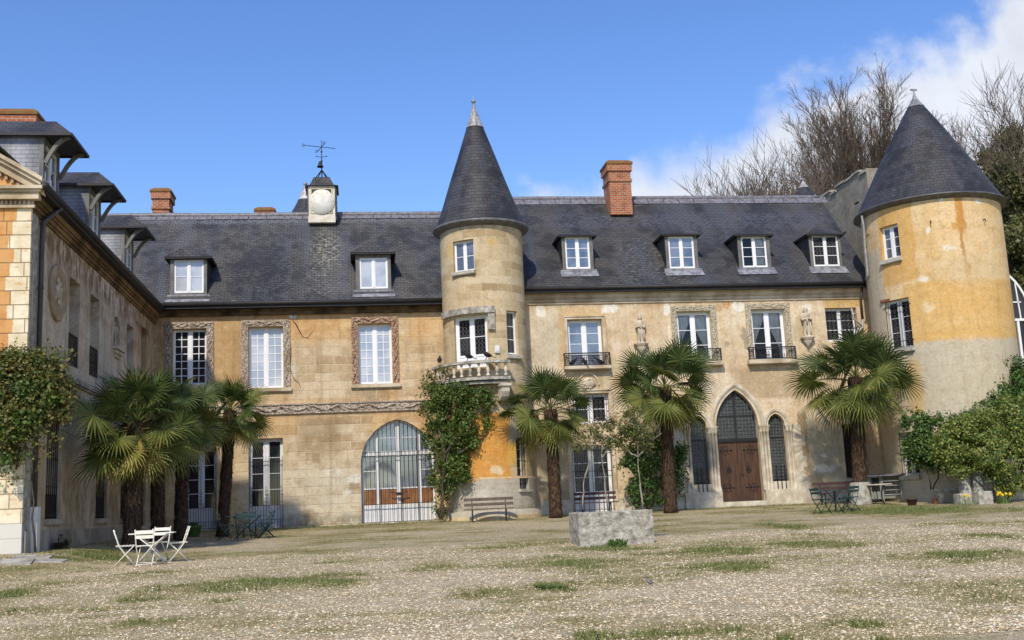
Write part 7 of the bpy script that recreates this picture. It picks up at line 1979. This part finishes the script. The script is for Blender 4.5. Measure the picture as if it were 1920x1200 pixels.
copy_thing(g0, gp(468, 36.2), R(5), 'dark green folding chair behind the dark table, facing the viewer')
copy_thing(g0, gp(492, 34.9), R(-96), 'dark green folding chair right of the dark table, nearer of the two there')
copy_thing(g0, gp(499, 35.8), R(-80), 'dark green folding chair right of the dark table, farther of the two there')
gr = 'dark green folding chairs by the stone sleeve'
copy_thing(g0, gp(1545, 33.6), R(112), 'dark green folding chair left of the small round table by the stone sleeve', gr)
copy_thing(g0, gp(1592, 33.9), R(-100), 'dark green folding chair right of the small round table, nearer one', gr)
copy_thing(g0, gp(1600, 34.8), R(-60), 'dark green folding chair right of the small round table, farther one', gr)
e = empty('round_table', gp(1571, 34.3), 'small dark green round table between the green chairs by the stone sleeve', 'table')
mb = MB(); mb.lathe([(0, .695), (.36, .695), (.36, .72), (0, .72)], (0, 0, 0), 24); mb.build_local('tabletop', M['green_iron'], e)
mb = MB(); mb.tube([(0, 0, .05), (0, 0, .70)], .02, 8); mb.build_local('post', M['green_iron'], e)
for k in range(3):
    a = k*2*PI/3+.3; mb = MB(); mb.tube([(0, 0, .45), (.14*math.cos(a), .14*math.sin(a), .25), (.28*math.cos(a), .28*math.sin(a), 0)], .014, 6); mb.tube([(0, 0, .42), (.17*math.cos(a), .17*math.sin(a), .58), (.28*math.cos(a), .28*math.sin(a), .69)], .012, 6); mb.build_local('leg', M['green_iron'], e)

def bench(label, loc, rz, L, mat='bench_wood', leg='iron'):
    e = empty('park_bench', loc, label, 'bench', 'slatted benches along the house'); e.rotation_euler = (0, 0, rz)
    for k, (y, z) in enumerate(((-.20, .42), (-.06, .425), (.08, .42))):
        mb = MB(); mb.box(-L/2, y-.055, z, L/2, y+.055, z+.035); mb.build_local('seat_board', M[mat], e)
    for y, z in ((.20, .60), (.235, .78)):
        mb = MB(); mb.box(-L/2, y-.02, z-.05, L/2, y+.02, z+.055); mb.build_local('backrest_board', M[mat], e)
    for sx in (-1, 1):
        mb = MB(); x = sx*(L/2-.28); mb.bar((x, -.19, 0), (x, -.17, .42), .045); mb.bar((x, .20, 0), (x, .13, .42), .045); mb.bar((x, -.22, .40), (x, .15, .40), .04); mb.bar((x, .15, .38), (x, .265, .83), .04)
        mb.bar((x, .25, .0), (x, .17, .0+.03), .04); mb.build_local('iron_leg', M[leg], e)
    return e
P = at(918, 975, 39.0); P.z = ground_z(P.x, 39.0); bench('weathered brown slatted bench standing against the grey foot of the slim turret', P, R(-4), 1.75)
P = at(1119, 960, 40.6); P.z = ground_z(P.x, 40.6); bench('dark red brown slatted bench behind the stone trough under the barred window', P, R(-2), 1.6, 'bench_purple')
P = at(1570, 945, 39.6); P.z = ground_z(P.x, 39.6); bench('dark slatted bench against the wall behind the green chairs by the stone sleeve', P, R(0), 1.6, 'bench_purple')

# stone trough
P0 = ground_hit(1157, 1022); ht = .72
T_ = Matrix.Rotation(R(-3), 4, 'Z'); w2, d2 = .82, .78
o_ = empty('stone_trough', (P0.x+.05, P0.y+d2, P0.z), 'big square lichen covered grey stone trough standing on the gravel', 'trough'); o_.rotation_euler = (0, 0, R(-3))
mb = MB()
def wslab(x0, y0, x1, y1, z0, z1, nx, nz):
    pass
mb.box(-w2, -d2, -.1, w2, -d2+.14, ht); mb.box(-w2, d2-.14, -.1, w2, d2, ht); mb.box(-w2, -d2+.14, -.1, -w2+.14, d2-.14, ht-.002); mb.box(w2-.14, -d2+.14, -.1, w2, d2-.14, ht-.002)
mb.box(-w2+.14, -d2+.14, -.1, w2-.14, d2-.14, ht-.30)
g = G('lichen_covered_stone', .95, .15)
n1_ = g.noise(g.obj, 5, 7, .7); n2_ = g.noise(g.scale(g.obj, (14, 14, 2.2)), 1, 4, .6, 5); n3_ = g.noise(g.obj, 24, 4, .7, 8)
c = g.ramp(n1_, [(.34, (.14, .125, .10)), (.45, (.33, .305, .25)), (.55, (.46, .43, .37)), (.68, (.64, .61, .54))])
c = g.mix(g.math('MULTIPLY', g.rng(n2_, .52, .66), .5), c, (.55, .51, .42)); c = g.mix(g.math('MULTIPLY', g.rng(n3_, .56, .64), .55), c, (.10, .095, .075)); g.col(c); g.bump(g.math('ADD', n1_, g.math('MULTIPLY', n3_, .6)), 1., .05)
to = mb.build_local('basin', g.mat, o_)
bm_ = to.modifiers.new('soft_edges', 'BEVEL'); bm_.width = .02; bm_.segments = 2
sm_ = to.modifiers.new('fine', 'SUBSURF'); sm_.subdivision_type = 'SIMPLE'; sm_.levels = sm_.render_levels = 5
tx = bpy.data.textures.new('stone_wear', 'CLOUDS'); tx.noise_scale = .16; tx.noise_depth = 4
dm = to.modifiers.new('wear', 'DISPLACE'); dm.texture = tx; dm.strength = .055; dm.mid_level = .5
# ------------- right hand corner
def place(u, v, Y): p = at(u, v, Y); return Vector((p.x, Y, ground_z(p.x, Y)))
P = place(1657, 938, 39.9)
e = empty('rabbit_hutch', P, 'grey wooden hutch with a felt roof standing behind the rightmost palm', 'hutch'); e.rotation_euler = (0, 0, R(-8))
mb = MB(); mb.box(-.62, -.3, .12, -.12, .3, .98); mb.box(-.12, .25, .12, .62, .3, .98); mb.box(.57, -.3, .12, .62, .25, .98); mb.build_local('body', M['hutch'], e)
for x in (-.60, -.1, .60):
    mb = MB(); mb.box(x-.025, -.33, 0, x+.025, -.301, .98); mb.build_local('post', M['hutch'], e)
mb = MB(); T_ = Matrix.Rotation(R(5), 4, 'X'); mb.T = T_; mb.box(-.75, -.42, 1.0, .75, .40, 1.04); mb.build_local('roof', M['lead'], e)
mb = MB(); mb.box(-.50, -.312, .40, -.20, -.302, .90); mb.build_local('opening', M['room'], e)
for z in (.25, .42, .59, .76):
    mb = MB(); mb.box(-.07, -.325, z, .57, -.305, z+.03); mb.build_local('slat', M['hutch'], e)
e = empty('console_table', place(1652, 945, 38.2), 'round stone topped garden table on curled iron legs in front of the grey hutch', 'table')
mb = MB(); mb.lathe([(0, .69), (.45, .69), (.47, .71), (.45, .735), (0, .735)], (0, 0, 0), 28); mb.build_local('tabletop', M['stone_white'], e)
for k in range(3):
    a = k*2*PI/3+.5; c, s_ = math.cos(a), math.sin(a); mb = MB(); mb.tube([(q*c, q*s_, z) for q, z in ((.34, .69), (.22, .62), (.12, .45), (.10, .25), (.20, .05), (.28, 0))], .016, 6)
    mb.tube([(q*c, q*s_, z) for q, z in ((.30, .64), (.36, .58), (.33, .50), (.27, .54))], .012, 6); mb.build_local('leg', M['iron'], e)
def pot(label, P, r, h, mat, cat='plant pot', tilt=0):
    e_ = empty('plant_pot', P, label, cat); e_.rotation_euler = (tilt, 0, 0); mb = MB(); mb.lathe([(r*.68, 0), (r*.72, .01), (r*.95, h*.82), (r*1.05, h*.84), (r*1.05, h), (r*.93, h), (r*.85, h*.82), (r*.6, .05), (0, .05)], (0, 0, 0), 20); mb.build_local('pot', M[mat], e_); return e_
pot('dark brown bucket shaped pot on the lawn in front of the hutch', place(1710, 942, 36.6), .19, .24, 'brown_pot')
pot('small terracotta pot tipped against the stone bench', place(1754, 935, 36.8), .10, .20, 'terracotta', tilt=R(-18))
e_ = pot('green plastic pot with a small plant under the first french window', place(363, 998, 37.8), .26, .36, 'green_pot')
mb = MB()
for k in range(70):
    a = rnd.random()*6.28; q = rnd.random()*.18; b = Vector((q*math.cos(a), q*math.sin(a), .3)); t = b+Vector((rnd.uniform(-.12, .12), rnd.uniform(-.12, .12), rnd.uniform(.06, .2))); s_ = Vector((.03, .01, 0)); mb.face([b, (b+t)/2+s_, t, (b+t)/2-s_])
mb.build_local('leaves', M['shrub_dark'], e_)
e = empty('stone_bench', place(1778, 938, 37.0), 'old stone slab bench on two short stone legs beside the stumps', 'bench')
mb = MB(); mb.box(-.55, -.22, .44, .55, .22, .51); mb.build_local('seat', M['stone_grey'], e)
for x in (-.28, .28):
    mb = MB(); mb.lathe([(.14, 0), (.12, .06), (.11, .36), (.15, .44)], (x, 0, 0), 10, wob=.15, seed=x); mb.build_local('leg', M['stone_grey'], e)
def rock(label, P, prof, wob, seed, name='stone_stump', sq=False):
    e_ = empty(name, P, label, 'carved stone'); mb = MB(); mb.lathe(prof, (0, 0, 0), 16 if not sq else 4, wob=wob, seed=seed, smooth=False); 
    if sq: mb.v = [tuple(Matrix.Rotation(PI/4, 4, 'Z') @ Vector(q)) for q in mb.v]
    mb.build_local('block', g_st, e_)
g_st = M['stone_grey']
rock('tall weathered stone stump, left one of the pair at the right edge', place(1812, 936, 36.0), [(.24, 0), (.22, .35), (.19, .6), (.2, .85), (.15, 1.02), (0, 1.05)], .25, 2)
rock('tall weathered stone stump, right one of the pair at the right edge', place(1836, 936, 35.8), [(.20, 0), (.22, .3), (.17, .55), (.2, .75), (.14, .92), (0, .96)], .3, 6)
rock('square grey stone block in front of the two stone stumps', place(1842, 943, 35.2), [(.36, 0), (.36, .40), (.34, .43), (0, .44)], .03, 3, 'stone_block', True)
rock('low grey stone block left of the square one under the stumps', place(1806, 940, 35.6), [(.30, 0), (.30, .34), (.28, .37), (0, .38)], .05, 9, 'stone_block', True)
# bottles by the wing
e = empty('bottle_crate', at(84, 1030, 28.6)-Vector((0, 0, 0)), 'small group of dark bottles in a crate against the plinth of the side wing', 'bottles')
e.location = (Xi+.30, 28.5, ground_z(Xi+.3, 28.5)); mb = MB(); mb.box(-.12, -.22, 0, .12, .22, .16); mb.build_local('crate', M['bottle'], e)
for k in range(3):
    mb = MB(); mb.lathe([(.035, .16), (.035, .24), (.013, .30), (.013, .36), (0, .36)], (0, -.14+.14*k, 0), 8); mb.build_local('bottle', M['bottle'], e)
# lamp on the wing corner among the creeper
mb = MB(); P = at(72, 668, 26.2); mb.lathe([(0, 0), (.07, .02), (.09, .10), (.05, .16), (0, .17)], (0, 0, 0), 12); mb.bar((0, 0, .1), (.10, .12, .16), .03)
o = mb.build('wall_lamp', M['white_plastic']); o.location = P; tag(o, 'small white spotlight poking out of the creeper on the wing corner', 'lamp')
# birds
def bird(label, P, rz, s_=1., pied=False, group=None):
    e_ = empty('bird', P, label, 'bird', group); e_.rotation_euler = (0, 0, rz); e_.scale = (s_, s_, s_)
    mb = MB(); rings = []
    prof = [(-.13, .002, .075, .0), (-.10, .030, .085, 0), (-.05, .058, .10, 0), (0, .068, .12, 0), (.05, .058, .145, 0), (.085, .036, .18, 0), (.10, .030, .205, 0), (.125, .028, .222, 0), (.145, .014, .222, 0), (.17, .002, .216, 0)]
    for x, r, z, _ in prof:
        rings.append([mb.p((x, r*.85*math.sin(2*PI*i/10), z+r*math.cos(2*PI*i/10))) for i in range(10)])
    for a, b in zip(rings, rings[1:]):
        for i in range(10): mb.facei((a[i], a[(i+1) % 10], b[(i+1) % 10], b[i]), 0, None, True)
    mb.build_local('body', M['bird' if not pied else 'bird_grey'], e_)
    mb = MB(); mb.face([(-.09, -.03, .085), (-.09, .03, .085), (-.24, .028, .035), (-.24, -.028, .035)]); mb.face([(-.09, -.03, .078), (-.24, -.028, .03), (-.24, .028, .03), (-.09, .03, .078)]); mb.build_local('tail', M['bird'], e_)
    for sy in (-1, 1):
        mb = MB(); mb.face([(.05, sy*.050, .15), (-.02, sy*.068, .16), (-.15, sy*.03, .085), (-.03, sy*.062, .09)]); mb.build_local('wing', M['bird_grey' if pied else 'bird'], e_)
        mb = MB(); mb.tube([(.0, sy*.02, .07), (.01, sy*.02, 0), (.035, sy*.02, 0)], .005, 4); mb.build_local('leg', M['bird'], e_)
    if pied:
        mb = MB(); mb.lathe([(0, -.02), (.034, 0), (0, .022)], (.115, 0, .245), 8); mb.build_local('cap', M['bird'], e_)
        mb = MB(); mb.lathe([(0, -.03), (.031, 0), (0, .03)], (.13, 0, .214), 8); mb.build_local('face_patch', M['bird_white'], e_)
bg_ = 'black birds perched on the balconies'
def onrail(a): return Vector((tcx+(bR-.0)*math.sin(a), tY-(bR-.0)*math.cos(a), bt))
bird('black bird at the left end of the stone balcony rail', onrail(aL+R(20)), R(80), 1.5, group=bg_)
bird('black bird perched in the middle of the stone balcony rail', onrail(aB+R(2)), R(190), 1.5, group=bg_)
bird('black bird at the right end of the stone balcony rail', onrail(aR_-R(24)), R(185), 1.5, group=bg_)
sl0 = wR[0]
for u, lab, rz in ((1075, 'black bird on the left of the window ledge behind the iron railing', 10), (1097, 'black bird in the middle of the window ledge behind the iron railing', 95), (1125, 'black bird on the right of the window ledge behind the iron railing', 170)):
    q = at(u, 686, YF-.12); bird(lab, Vector((q.x, YF-.12, wR[0][2]+.0)), R(rz), 1.4, group=bg_)
P = ground_hit(1218, 1098); bird('tiny black and white wagtail standing on the gravel in the foreground', P, R(170), .42, True)
